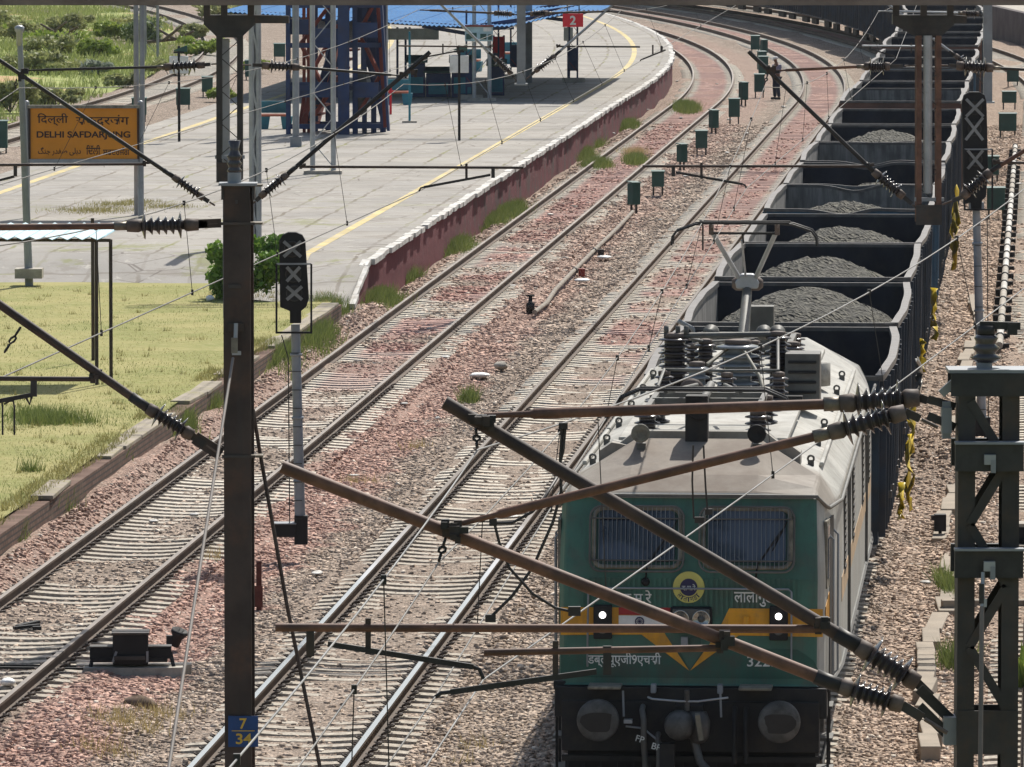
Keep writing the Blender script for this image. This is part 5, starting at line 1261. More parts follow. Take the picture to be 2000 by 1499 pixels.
# ---- colour light signals
M['sig_x'] = paint('grey_cross_strip', (.26, .27, .27), .6, 0, .2)
M['sig_post'] = paint('grey_signal_post', (.30, .32, .35), .5, .1, .18, 1.5, (.2, .19, .17), .4)
def signal(base, Y, pts_head, post_top, label, xs, post_px, head_w, cage, ladder=True):
    bx = at(post_px[0], post_px[1], Y); t = thing('colour_light_signal', label, 'railway signal', (bx.x, Y, bx.z)); inv = Vector(t.location)
    I = lambda px, py, d=0.0: at(px, py, Y + d) - inv
    m = MB(); top = I(*post_top); m.tube([(0, 0, -.1), top], [.082, .068], M['sig_post'], 16); 
    for k in range(3): m.lathe(Vector((0, 0, 0)).lerp(top, .25 + .3 * k), top, [(0, .092), (.04, .092)], M['sig_post'], 14)
    m.build('post', t)
    m = MB(); m.prism([I(a, b, -.12) for a, b in pts_head], (0, .16, 0), M['black'])
    a, b = pts_head[0], pts_head[-1]; m.build('signal_head', t, bevel=.01)
    hx_ = MB()
    for cx, cy, r_x, r_y in xs:
        hx_.bar(I(cx - r_x, cy - r_y, -.16), I(cx + r_x, cy + r_y, -.16), .008, .05, M['sig_x']); hx_.bar(I(cx - r_x, cy + r_y, -.17), I(cx + r_x, cy - r_y, -.17), .008, .05, M['sig_x'])
    hx_.build('cover_cross', t)
    hd = MB()
    for cx, cy, r_x, r_y in xs: hd.lathe(I(cx, cy, -.115), (0, -1, 0), [(0, .12), (.02, .125), (.025, .11), (.01, .10), (.008, 0)], M['steel_dark'], 20)
    hd.build('lens', t)
    if cage:
        c = MB(); (x0, y0), (x1, y1) = cage
        for d in (-.25, .12):
            c.bar(I(x0, y0, d), I(x0, y1, d), .03, .03, M['black']); c.bar(I(x1, y0, d), I(x1, y1, d), .03, .03, M['black'])
            c.bar(I(x0, y1, d), I(x1, y1, d), .03, .03, M['black']); c.bar(I(x0, y0, d), I(x1, y0, d), .025, .025, M['galv_dull'] if d < 0 else M['black'])
        for x in (x0, x1): c.bar(I(x, y1, -.25), I(x, y1, .12), .03, .03, M['black'])
        c.build('service_cage', t)
    return t, I
ls, I = signal(None, 107.7, [(547, 600), (545, 470), (552, 459), (563, 454), (578, 454), (590, 459), (596, 470), (603, 585), (598, 600), (588, 608), (588, 632), (566, 632), (566, 608), (556, 604)], (577, 634),
    'black three-aspect signal with grey crosses on a grey ladder post beside the left-hand track', ((571, 487, 17, 15), (573, 536, 13, 14), (575, 573, 15, 13)), (587, 1045), 50, ((540, 516), (608, 650)))
m = MB()
for py in range(690, 1040, 36): m.bar(I(565, py, -.1), I(590, py, -.1), .012, .012, M['steel_dark'])
m.tube([I(550, 655, -.1), I(563, 700, -.1), I(566, 1040, -.1)], .009, M['steel_dark'], 5); m.build('ladder', ls)
m = MB(); m.box(I(588, 1035), (.20, .2, .44), M['black']); m.box(I(556, 1035), (.34, .28, .20), M['black']); m.box(I(556, 1022), (.36, .3, .02), M['galv_dull']); m.build('base_box', ls, bevel=.008)
rs_, I = signal(None, 126.0, [(1882, 400), (1879, 200), (1883, 186), (1893, 180), (1913, 180), (1923, 186), (1927, 200), (1930, 330), (1926, 385), (1918, 392), (1917, 412), (1897, 412), (1896, 396)], (1907, 412),
    'tall black signal with three grey crosses on a grey post beside the wagons', ((1904, 211, 17, 17), (1903, 252, 17, 22), (1905, 312, 15, 18)), (1919, 850), 50, ((1884, 292), (1938, 410)))
m = MB()
for py in range(440, 830, 40): m.bar(I(1904, py, -.1), I(1926, py, -.1), .012, .012, M['steel_dark'])
m.tube([I(1928, 420, -.1), I(1931, 840, -.1)], .009, M['steel_dark'], 5); m.build('ladder', rs_)
MB().box(I(1919, 842), (.26, .24, .5), M['black']).build('base_box', rs_, bevel=.01)
MB().box(I(1907, 402), (.26, .2, .12), M['sig_post']).build('collar', rs_)
# ================================================================== THE STATION
M['board'] = paint('ochre_board_enamel', (.62, .235, .012), .55, 0, .08, 1.5)
M['ink'] = paint('black_lettering', (.035, .015, .008), .6, 0, .1)
M['navyblue'] = paint('dark_blue_steel_paint', (.020, .045, .13), .5, 0, .25, 1.5, (.05, .04, .05), .4)
M['redox'] = paint('red_oxide_paint', (.23, .045, .03), .65, 0, .3, 1.5)
M['skyblue'] = paint('bright_blue_sheet', (.014, .13, .33), .9, 0, .15, .8, (.12, .25, .36), .3)
M['paleblue'] = paint('faded_blue_sheet', (.38, .56, .62), .6, 0, .18, 1.5, (.55, .62, .62), .5)
M['teal'] = paint('teal_bench_paint', (.03, .20, .27), .55, 0, .2, 2)
M['orange'] = paint('orange_red_seat', (.55, .17, .10), .6, 0, .2, 2)
M['signred'] = paint('red_sign_enamel', (.66, .018, .035), .5, 0, .12, 2)
# name board
D = 183.0
t = thing('station_name_board', 'ochre station name board reading DELHI SAFDARJUNG in four scripts, on two grey posts', 'sign', (at(165, 425, D).x, D, .8))
inv = Vector(t.location); I = lambda px, py, d=0.0: at(px, py, D + d) - inv
x0, x1 = I(58, 260).x, I(270, 260).x; z1, z0 = I(160, 211).z, I(160, 311).z
bd = MB().box(((x0 + x1) / 2, 0, (z0 + z1) / 2), (x1 - x0, .05, z1 - z0), M['board']).build('panel', t)
f = MB(); f.box(((x0 + x1) / 2, -.02, z1 + .03), (x1 - x0 + .1, .16, .08), M['cream']); f.box(((x0 + x1) / 2, -.01, z0 - .05), (x1 - x0, .1, .10), M['galv_dull'])
for x in (x0, x1): f.box((x, -.01, (z0 + z1) / 2), (.05, .1, z1 - z0), M['ink'])
f.build('frame', t)
for x in (x0 - .08, x1 + .06): MB().tube([(x, .06, -.1), (x, .06, z1 + .12)], .075, M['galv_dull'], 12).lathe((x, .06, z1 + .12), (0, 0, 1), [(0, .08), (.05, .06), (.07, 0)], M['galv'], 12).build('post', t)
def btext(s_, px, py, w_, h, bold=.015): glyphs(s_, M['ink'], h, I(px, py, -.03), (1, 0, 0), (0, 0, 1), (0, -1, 0), 1, bold, 'lettering', bd, w_ / CF * D)
btext('\u093f\u0926\u0932\u094d\u0932\u0940', 103, 234, 60, .32, .012); btext('\u0938\u092b\u0926\u0930\u091c\u0902\u0917', 200, 235, 104, .27, .010)
btext('DELHI SAFDARJUNG', 163, 265, 183, .215, .028)
btext('\ufb93\ufee8\ufe9f \ufead\ufeaa\ufed4\ufebb \ufbfd\ufee0\ufba8\ufea9', 116, 296, 84, .22); btext('\u0a3f\u0a26\u0a71\u0a32\u0a40', 182, 293, 28, .24); btext('\u0a38\u0a2b\u0a26\u0a30\u0a1c\u0a70\u0a17', 227, 296, 52, .19)
# lamp poles
p = G(57, 538, .6); tp = at(38, 60, p.y)
MB().tube([p - Vector((0, 0, .3)), p.lerp(tp, .55), tp], [.095, .08, .06], M['galv_dull'], 12).lathe(tp, (0, 0, 1), [(-.35, .07), (-.05, .07), (0, .11), (.08, .11), (.12, .05)], M['galv'], 12).box(p + Vector((0, 0, .05)), (.62, .6, .22), M['concrete']).build('lamp_post', label='tall grey lamp post with a pale cap on a concrete footing left of the board', cat='lamp post')
p = G(268, 424, .8); MB().tube([p - Vector((0, 0, .1)), p + Vector((-.02, 0, 9))], [.08, .055], M['galv_dull'], 12).lathe(p, (0, 0, 1), [(0, .16), (.05, .16), (.06, .1)], M['galv_dull'], 12).build('lamp_post', label='tall grey pole beside the right-hand end of the name board', cat='lamp post')
# shelter on the lawn
D = 134.0
t = thing('garden_shelter', 'small shelter with faded blue corrugated roof sheets on thin dark posts, on the lawn', 'shelter', (at(200, 725, D).x, D, LZ)); inv = Vector(t.location); I = lambda px, py, d=0.0: at(px, py, D + d) - inv
for px, d in ((188, 0), (216, .1)): MB().tube([(I(px, 500, d).x, d, -.2), I(px, 468, d)], .034, M['steel_brown'], 8).build('post', t)
for d in (6.0,): MB().tube([(I(186, 500).x - .4, d, -.2), (I(186, 500).x - .4, d, I(188, 460).z)], .034, M['steel_brown'], 8).build('post', t)
r = MB(); vs = []; fs = []; a = I(206, 464); nn_ = 60; L = 4.2
for i in range(nn_ + 1):
    x = a.x - L * i / nn_; z = a.z + .03 * math.cos(i * math.pi / 2) - .0
    vs += [(x, -.25, z), (x + .3, 2.4, z + .12)]
for i in range(nn_): fs.append((2 * i, 2 * i + 1, 2 * i + 3, 2 * i + 2))
ro = r.add(vs, fs, M['paleblue']).build('roof_sheet', t); ro.modifiers.new('t', 'SOLIDIFY').thickness = .012
m = MB(); m.bar(I(216, 470), I(216, 470) + Vector((-4.4, 0, .02)), .05, .06, M['steel_brown']); m.bar(I(190, 468) + Vector((0, 0, 0)), I(190, 462) + Vector((.1, 2.4, 0)), .04, .05, M['steel_brown']); m.build('beam', t)
# footbridge stair tower
D = 234.0
t = thing('footbridge_tower', 'dark blue and red-brown steel stair tower of the footbridge standing on the platform', 'stair tower', (at(655, 262, D).x, D, .84), -math.atan(SLOPE)); inv = Vector(t.location)
K = lambda px, d=0: (px - 655) / CF * D
for px, d, w_ in ((671, 0, .36), (561, .2, .14), (574, .3, .12), (620, 3.4, .16), (690, .6, .16), (706, 1.0, .14), (722, 1.4, .16), (737, 2.0, .18), (600, 2.5, .16), (650, 3.6, .18)):
    m = MB(); x = K(px); m.box((x, d, 4.6), (w_, .02, 9.4), M['navyblue']); m.box((x, d + .2, 4.6), (w_, .02, 9.4), M['navyblue']); m.box((x, d + .1, 4.6), (.02, .18, 9.4), M['navyblue']); m.build('column', t)
m = MB()
for z in (.25, 1.5, 2.9, 4.2, 5.5, 6.8):
    m.bar((K(557), .25, z), (K(740), .9, z), .12, .16, M['navyblue']); m.bar((K(600), 2.6, z), (K(737), 2.2, z), .12, .16, M['navyblue'])
for x0_, x1_ in ((557, 600), (600, 671), (690, 737)): m.bar((K(x0_), .4, 1.45), (K(x1_), .4, 1.45), .04, .5, M['navyblue']); 
m.build('cross_beam', t)
m = MB()
for (xa, xb, z) in ((580, 625, .3), (625, 580, 1.6), (580, 640, 2.9), (640, 600, 4.3), (600, 655, .4), (610, 655, 2.2), (690, 735, .5), (735, 695, 2.0), (700, 740, 3.4), (580, 590, .2), (592, 597, .2)):
    m.bar((K(xa), .8, z), (K(xb), 1.1, z + 1.35), .11, .11, M['redox'])
for px in (584, 593, 602): m.box((K(px), 1.6, 2.4), (.10, .10, 4.8), M['redox'])
m.bar((K(748), 1.0, .2), (K(728), 1.2, 5.6), .12, .2, M['redox']); m.bar((K(756), .6, .1), (K(737), .8, 5.6), .08, .3, M['navyblue']); m.build('brace', t)
m = MB()
for i in range(16):                                            # flight of steps behind the columns
    m.box((K(600) + i * .16, 1.9 + i * .05, .3 + i * .30), (.34, 1.5, .06), M['redox'])
m.bar((K(596), 1.2, .2), (K(680), 2.0, 5.0), .06, .28, M['navyblue']); m.build('stair_flight', t)
m = MB(); m.prism([(K(598), 2.9, .2), (K(668), 2.9, 4.6), (K(668), 3.1, 4.9), (K(598), 3.1, .5)], (.0, 1.6, 0), M['redox']); m.prism([(K(735), 2.4, .1), (K(668), 2.4, 4.6), (K(668), 2.6, 9), (K(735), 2.6, 9)], (0, .1, 0), M['navyblue']); m.build('stair_soffit', t)
for px0_, px1_, z0_, z1_ in ((560, 600, 5.2, 6.2), (605, 665, 4.9, 5.9), (690, 735, 5.0, 6.2)): MB().box((K((px0_ + px1_) / 2), .5, (z0_ + z1_) / 2 - 2.2), (K(px1_) - K(px0_), .05, .5), M['navyblue']).build('plate', t)
MB().box((K(700), 1.1, 1.35), (.35, .3, 1.5), M['loco_grey']).build('control_cabinet', t)
# platform canopy: valley roof of blue sheets
D0, D1 = 262.3, 290.5
t = thing('platform_canopy', 'bright blue corrugated platform canopy with a valley roof at the top of the picture', 'canopy', LP(-21, 262, .84)); inv = Vector(t.location)
prof = [(-30.0, 4.12), (-21.6, 3.58), (-19.4, 3.60), (-18.6, 3.78), (-16.75, 4.18)]
def zroof(o): return float(np.interp(o, [p[0] for p in prof], [p[1] for p in prof]))
rs2 = random.Random(11); m = MB(); o_ = -30.0
while o_ < -16.8:
    w_ = 1.02; j = rs2.uniform(-.45, .35); vs = []; fs = []; N2 = 12
    for i in range(N2 + 1):
        o2 = o_ + w_ * i / N2; zz = zroof(o2) + .028 * math.cos(i * math.pi) + rs2.uniform(0, .004)
        for Yq in (D0 + j, 270, 280, D1): vs.append(LP(o2, Yq, zz + (Yq - D0) * .004) - inv)
    for i in range(N2):
        for q in range(3): a = i * 4 + q; fs.append((a, a + 4, a + 5, a + 1))
    m.add(vs, fs, M['skyblue']); o_ += w_ * .98
ro = m.build('roof_sheet', t); ro.modifiers.new('t', 'SOLIDIFY').thickness = .01
for o2, Yc in ((-21.0, 264.5), (-21.0, 276), (-21.0, 287), (-18.4, 283), (-27, 287), (-27, 276)):
    c = LP(o2, Yc, 0) - inv; m = MB()
    for s in (-.16, .16):
        for d in (-.12, .12): m.box((c.x + s, c.y + d, 1.6), (.07, .05, 3.4), M['navyblue'])
    z = .4; k = 0
    while z < 2.8: m.bar((c.x + (-.16 if k % 2 else .16), c.y - .14, z), (c.x + (.16 if k % 2 else -.16), c.y - .14, z + .4), .05, .02, M['redox'] if k % 3 == 0 else M['navyblue']); z += .4; k += 1
    m.box((c.x, c.y, .9), (.36, .3, .9), M['navyblue']); m.bar((c.x, c.y, 2.6), (c.x + 1.6, c.y, zroof(min(-17, o2 + 1.6)) - .95), .1, .14, M['navyblue']); m.bar((c.x, c.y, 2.4), (c.x - 1.8, c.y, zroof(o2 - 1.8) - .95), .1, .14, M['navyblue'])
    m.box((c.x, c.y, .06), (.9, .9, .2), M['concrete']); m.build('column', t)
m = MB()
for Yc in (264.5, 276, 287): m.bar(LP(-29.8, Yc, 4.05) - inv, LP(-21, Yc, 3.5) - inv, .10, .16, M['navyblue']); m.bar(LP(-21, Yc, 3.5) - inv, LP(-16.9, Yc, 4.1) - inv, .10, .16, M['navyblue'])
m.build('rafter', t)
# platform signs, posts, benches, stalls
def board(name, label, px0, px1, py0, py1, D, m, legs, thick=.08, txt=None, cat='sign', par=None):
    a, b = at(px0, py0, D), at(px1, py1, D); t = thing(name, label, cat, ((a.x + b.x) / 2, D, .84)); inv = Vector(t.location)
    MB().box(Vector(((a.x + b.x) / 2, D, (a.z + b.z) / 2)) - inv, (b.x - a.x, thick, a.z - b.z), m).build('panel', t, bevel=.01)
    g = MB()
    for l in legs: x = at(l, 0, D).x - inv.x; g.box((x, .06, (a.z + .84) / 2 - inv.z), (.09, .06, a.z - .84 + .1), M['navyblue'])
    if legs: g.build('post', t)
    if txt: glyphs(txt[0], M['letter'], txt[1], Vector(((a.x + b.x) / 2, D - thick / 2 - .004, (a.z + b.z) / 2)) - inv, (1, 0, 0), (0, 0, 1), (0, -1, 0), 1, .03, 'lettering', t)
    return t, inv
t, inv = board('platform_number_sign', 'red platform number sign with a white 2 hung at the canopy end', 1099, 1139, 27, 53, 260.5, M['signred'], (), .12, ('2', .33))
g = MB(); 
for px in (1108, 1131): g.box(at(px, 20, 260.5) - inv, (.04, .04, .35), M['steel_dark'])
g.build('hanger', t)
t, inv = board('long_white_sign', 'long white blank sign panel on dark posts behind the stair tower', 752, 857, 56, 78, 288, M['white'], (776, 792, 800), .14)
t, inv = board('picture_board', 'pale teal picture board with a red top strip on the silver lattice mast', 908, 963, 51, 81, 262, M['paleblue'], (), .05)
MB().box(at(936, 51, 261.95) - inv, (1.05, .06, .07), M['redox']).build('top_strip', t); g = MB()
for px, py, w_ in ((915, 72, .12), (925, 70, .16), (944, 72, .16), (957, 73, .10)): g.box(at(px, py, 261.96) - inv, (w_ * 1.4, .02, .2), M['boxgreen'])
g.box(at(952, 58, 261.96) - inv, (.3, .02, .14), M['white']); g.build('picture', t)
t, inv = board('white_equipment_box', 'white box on the platform edge of the canopy below the red number sign', 1101, 1119, 54, 80, 287, M['white'], (1110,), .3, cat='box')
t, inv = board('fire_point_stand', 'red fire point cabinet standing under the canopy', 963, 985, 72, 122, 288, M['signred'], (964, 984), .3, cat='cabinet')
def speaker_post(px, py, label, D0_=None):
    p = G(px, py, .84); D = p.y; s_ = CF / D; t = thing('platform_light_post', label, 'light post', p, 0, 'twin-box posts on the platform')
    MB().tube([(0, 0, -.1), (0, 0, 3.05)], .045, M['black'], 10).build('post', t)
    for s in (-1, 1): MB().box((s * .17, -.05, 2.45), (.27, .14, .56), M['white']).build('light_box', t, bevel=.02)
    MB().box((0, 0, 2.85), (.34, .1, .06), M['black']).prism([(-.2, -.05, 2.9), (.26, -.05, 3.08), (.26, -.05, 2.86)], (0, .1, 0), M['boxgreen']).build('bracket', t); return t
speaker_post(897, 275, 'black post with two white light boxes standing before the canopy shadow')
speaker_post(350, 277, 'black post with two white light boxes near the far platform edge')
def lattice_post(px, py, w_, label, z=.84, top=9.0, name='silver_lattice_mast'):
    p = G(px, py, z); t = thing(name, label, 'mast', p); m = MB()
    for s in (-1, 1): m.tube([(s * w_, 0, -.1), (s * w_, 0, top)], .075, M['galv'], 8)
    m.build('leg', t); m = MB(); zz = .2; k = 0
    while zz < top - .5: m.bar((-w_ if k % 2 else w_, -.05, zz), (w_ if k % 2 else -w_, -.05, zz + .72), .05, .03, M['galv']); zz += .72; k += 1
    m.build('lacing', t); MB().box((0, 0, .04), (w_ * 2 + .5, .7, .12), M['concrete']).build('footing', t)
lattice_post(631, 340, .30, 'silver lattice mast in front of the dark blue stair tower'); lattice_post(941, 197, .28, 'silver lattice mast at the front edge of the canopy shadow')
lattice_post(499, 478, .075, 'narrow grey lattice lamp mast rising behind the bush', .84, 6.2)
p = G(578, 287, .84); MB().tube([p, p + Vector((0, 0, 9))], .105, M['galv_dull'], 12).box(p + Vector((0, 0, .12)), (.36, .36, .4), M['galv_dull']).build('round_post', label='plain grey round post left of the silver lattice mast', cat='post')
p = G(752, 252, .84); MB().tube([p, p + Vector((0, 0, 9))], .10, M['galv_dull'], 12).box(p + Vector((0, 0, .06)), (.34, .34, .22), M['concrete']).build('round_post', label='plain grey round post at the right side of the stair tower', cat='post')
p = G(800, 240, .84); MB().tube([p, p + Vector((0, 0, 3.1))], .04, M['teal'], 10).box(p + Vector((0, 0, .03)), (.5, .4, .06), M['concrete']).build('thin_post', label='thin teal post standing alone in front of the canopy shadow', cat='post')
p = G(1040, 163, .84); MB().box(p + Vector((-.15, 0, 2.5)), (.28, .25, 5.2), M['galv_dull']).build('square_post', label='broad grey square post at the right of the canopy shadow', cat='post')
def bench(px, py, z, label, rz=0, seat='orange'):
    p = G(px, py, z); t = thing('platform_bench', label, 'bench', p, rz)
    MB().box((0, 0, .46), (.95, .5, .08), M[seat]).build('seat', t, bevel=.02); MB().box((0, .26, .72), (.95, .06, .40), M['teal']).build('backrest', t, bevel=.02)
    for s in (-.38, .38): MB().prism([(s - .14, -.22, 0), (s + .14, -.22, 0), (s + .2, -.22, .42), (s - .2, -.22, .42)], (0, .42, 0), M['teal']).build('leg', t)
    return t
bench(538, 252, .84, 'teal bench with an orange seat left of the stair tower'); bench(775, 205, .84, 'teal bench with an orange seat beside a red post, right of the stair tower'); bench(1003, 125, .84, 'teal bench with orange seats at the right end of the canopy', .4); bench(915, 140, .84, 'teal bench with an orange seat behind the silver lattice mast', -.2)
p = G(763, 224, .84); MB().box(p + Vector((0, 0, .45)), (.08, .08, .95), M['signred']).box(p + Vector((.05, 0, .8)), (.22, .06, .08), M['signred']).build('red_post', label='short red post beside the bench at the stair tower', cat='post')
def stall(px0, px1, py0, py1, label, m, flat_top=False):
    p = G((px0 + px1) / 2, py1, .84); w_ = (px1 - px0) / CF * p.y; h = (py1 - py0) / CF * p.y; t = thing('tea_stall', label, 'stall', p)
    MB().box((0, .5, h * .42), (w_, 1.0, h * .84), m).build('counter', t, bevel=.02); MB().prism([(-w_ / 2 - .1, -.1, h * .86), (w_ / 2 + .1, -.1, h * .86), (w_ / 2 + .1, 1.1, h), (-w_ / 2 - .1, 1.1, h)], (0, 0, .05), M['boxgreen']).build('awning', t)
    MB().box((0, -.02, h * .30), (w_ * .8, .03, h * .4), M['teal']).build('front_panel', t)
stall(798, 830, 112, 190, 'dark stall with a sloping awning in the canopy shade, left one', M['navyblue']); stall(832, 880, 135, 190, 'low dark blue stall in the canopy shade between two taller ones', M['navyblue']); stall(882, 925, 112, 191, 'dark stall behind the black twin-box post', M['navyblue']); stall(955, 985, 120, 187, 'dark blue stall with a pale plinth right of the silver lattice mast', M['navyblue'])
# ------------------------------------------------------------------ track side equipment boxes
def cabinet(px, py, w_, h, label, rz=0, legs=True, z=-.25):
    p = G(px, py, z); t = thing('trackside_box', label, 'equipment box', p, rz, 'dark green trackside equipment boxes')
    MB().box((0, 0, .22 + h / 2), (w_, .32, h), M['boxgreen']).build('cabinet', t, bevel=.012)
    MB().prism([(-w_ / 2 - .02, -.18, .22 + h), (w_ / 2 + .02, -.18, .22 + h), (w_ / 2 + .02, -.18, .25 + h), (-w_ / 2 - .02, -.18, .25 + h)], (0, .36, .03), M['boxgreen']).build('lid', t)
    for s in (-1, 1): MB().box((s * (w_ / 2 - .05), 0, .1), (.05, .05, .3), M['steel_dark']).build('leg', t)
    return t
for i, (px, py, w_, h, rz, la) in enumerate(((1238, 415, .26, .62, .5, 'narrow green box at the end of the grey pipe, nearest of its row'), (1285, 379, .37, .44, 0, 'square green box, second nearest of its row'), (1332, 330, .24, .56, .5, 'narrow green box just above the dark registration tube'), (1370, 302, .40, .56, 0, 'square green box beside the grey path up the middle strip'),
        (1394, 262, .26, .62, .45, 'narrow green box on thin legs, middle of the row'), (1434, 240, .42, .66, 0, 'broad green box left of the middle track bend'), (1452, 206, .28, .68, .5, 'narrow green box on splayed legs near the worker'), (1483, 190, .42, .70, 0, 'green box immediately left of the standing worker'),
        (1491, 155, .42, .76, 0, 'tall green box behind the standing worker'), (1488, 146, .36, .80, .3, 'green box half hidden behind the tall one by the worker'), (1492, 112, .28, .60, .4, 'small green box second farthest at the track bend'), (1475, 106, .44, .66, 0, 'farthest green box in the bend of the middle track'))):
    cabinet(px, py, w_, h, 'dark ' + la, rz)
for px, py, w_, h, la in ((1968, 268, .62, .60, 'dark green box right of the tall signal head, second from top'), (1971, 212, .56, .42, 'dark green box right of the tall signal, upper one with pale ground beside it'), (1978, 170, .5, .5, 'dark green box at the right edge beyond the signal, topmost'), (1945, 425, .5, .6, 'dark green box behind the signal service cage'), (1935, 355, .5, .55, 'dark green box half hidden by the right-hand cantilever insulator')):
    cabinet(px, py, w_, h, la)
for px, py, w_, h, la in ((272, 236, .55, .62, 'dark green box on legs beside the right-hand name board post'), (358, 216, .55, .62, 'dark green box behind the far twin-box light post'), (405, 190, .45, .6, 'dark green box just left of the portal drop arm'), (492, 160, .6, .7, 'dark green box partly hidden by the grey lamp mast'), (546, 120, .55, .6, 'dark green box left of the stair tower, farthest of the platform side'), (2, 302, .45, .9, 'dark teal box cut by the left edge of the picture')):
    cabinet(px, py, w_, h, la, z=-.3)
# ------------------------------------------------------------------ point machine
p = G(258, 1322, -.28); t = thing('point_machine', 'black point machine with a square cover box on long timbers beside the left-hand track', 'point machine', p, .04)
MB().box((.02, .35, .06), (1.5, .26, .14), M['concrete']).box((.02, -.02, .06), (1.3, .24, .14), M['concrete']).build('bearer', t)
MB().box((-.04, .15, .22), (1.0, .34, .06), M['black']).box((-.40, .12, .30), (.30, .26, .14), M['black']).box((.33, .12, .30), (.36, .24, .14), M['black']).box((-.40, .12, .385), (.31, .27, .02), M['steel_grey']).box((.33, .12, .385), (.37, .25, .02), M['steel_grey']).build('base_frame', t, bevel=.008)
MB().box((-.02, .12, .36), (.46, .42, .40), M['black']).build('cover_box', t, bevel=.015); MB().box((-.02, .12, .57), (.49, .45, .03), M['steel_grey']).build('lid', t, bevel=.008)
MB().box((-.03, -.12, .26), (.40, .10, .05), M['steel_grey']).bar((-.25, -.1, .2), (-.20, -.1, .34), .03, .03, M['galv_dull']).bar((.2, -.1, .2), (.2, -.1, .34), .03, .03, M['galv_dull']).build('step_plate', t)
for s in (-1, 1): MB().bar((s * .50, .1, .3), (s * .56, -.05, .04), .04, .03, M['black']).build('leg', t)
rd = MB(); rd.bar((-.55, .3, .10), (-2.6, .42, .12), .05, .03, M['black']); rd.bar((-.55, .05, .10), (-2.6, .18, .12), .05, .03, M['black']); rd.build('throw_rod', t)
p = G(341, 1262, -.25); MB().lathe(p, (.35, -.2, 1), [(0, .06), (.12, .07), (.2, .12), (.24, .11), (.14, .05)], M['black'], 10).box(p + Vector((-.05, .02, .07)), (.12, .12, .14), M['black']).build('plastic_funnel', label='black plastic funnel-shaped scrap lying on pink ballast right of the point machine', cat='scrap')
p = G(46, 1228, -.19); MB().bar(p + Vector((-.08, 0, .03)), p + Vector((.18, .3, .06)), .09, .04, M['black']).bar(p + Vector((-.12, -.2, .03)), p + Vector((.22, -.05, .05)), .08, .04, M['black']).box(p + Vector((.2, -.22, .03)), (.12, .09, .05), M['black']).build('iron_scrap', label='black iron scraps lying across the sleepers at far left', cat='scrap')
# valve, grey pipe, sacks, stones
V0 = G(1036, 614, -.3); t = thing('pipe_valve', 'black valve standing at the near end of the grey pipe', 'valve', V0)
MB().lathe((0, 0, 0), (0, 0, 1), [(0, .10), (.25, .10), (.27, .05), (.40, .04)], M['black'], 14).lathe((0, -.1, .2), (0, -1, 0), [(0, .09), (.12, .10), (.13, .0)], M['steel_dark'], 14).build('valve_body', t)
MB().lathe((0, 0, .40), (0, 0, 1), [(0, .09), (.03, .09)], M['black'], 12).bar((-.10, 0, .44), (.10, 0, .44), .02, .02, M['black']).build('hand_wheel', t)
pp = [G(1044, 610, -.16), G(1068, 592, -.16), G(1085, 566, -.16), G(1122, 528, -.16), G(1160, 490, -.16), G(1205, 447, -.16), G(1236, 414, -.16)]
t = thing('water_pipe', 'grey pipe with black collars lying on the ballast between the tracks', 'pipe', pp[0]); MB().tube([q - pp[0] for q in pp], .055, M['pipe'] if 'pipe' in M else M.setdefault('pipe', paint('dusty_pipe', (.30, .265, .22), .9, 0, .35, 3.0, (.18, .15, .12), .6)), 10).build('pipe_run', t)
for i in (3, 4): MB().lathe(pp[i] - pp[0], pp[i + 1] - pp[i], [(-.10, .07), (.06, .075)], M['black'], 12).box(pp[i] - pp[0] + Vector((.18, -.2, -.05)), (.16, .2, .2), M['redox'] if i == 3 else M['steel_brown']).build('collar', t)
def lump(px, py, size, m, label, name='sack', cat='sack', z=-.22, seed=0, group=None, flat=.5):
    p = G(px, py, z); rr = np.random.default_rng(seed + 17); vs = []; fs = []; a, b = 10, 6
    for i in range(b + 1):
        for j in range(a):
            th = math.pi * i / b; ph = 2 * math.pi * j / a; r_ = 1 + .35 * (rr.random() - .5)
            vs.append((p.x + size[0] * r_ * math.sin(th) * math.cos(ph), p.y + size[1] * r_ * math.sin(th) * math.sin(ph), p.z + size[2] * (.8 + math.cos(th) * r_)))
    for i in range(b):
        for j in range(a): fs.append((i * a + j, i * a + (j + 1) % a, (i + 1) * a + (j + 1) % a, (i + 1) * a + j)[::-1])
    return MB().add(vs, fs, m, True).build(name, label=label, cat=cat, group=group)
M['litter'] = paint('white_plastic_litter', (.80, .79, .76), .5, 0, .15, 8.0)
lump(938, 737, (.22, .22, .05), M['litter'], 'flat white plastic sack lying between the left and middle tracks', seed=1); lump(978, 722, (.15, .2, .09), M['concrete'], 'pale rounded stone block beside the flat white sack', 'stone_block', 'stone', seed=2)
lump(1138, 551, (.2, .25, .05), M['litter'], 'flattened white sack beside the grey pipe, nearer one', seed=3); lump(1180, 505, (.2, .3, .04), M['litter'], 'white rag beside the grey pipe, farther one', 'rag', 'rag', seed=4)
lump(16, 1338, (.10, .2, .05), M['litter'], 'white scrap on the sleepers at the lower left edge', 'rag', 'rag', -.18, 5); lump(270, 1392, (.22, .2, .12), M['rock'] if 'rock' in M else M.setdefault('rock', paint('brown_rock', (.17, .115, .08), .95, 0, .5, 9.0)), 'brown rock in dry grass below the point machine', 'rock', 'rock', -.22, 6); lump(410, 588, (.09, .1, .07), M['litter'], 'white stone at the edge of the lawn by the bush', 'stone', 'stone', LZ, 7)
rl = random.Random(21)
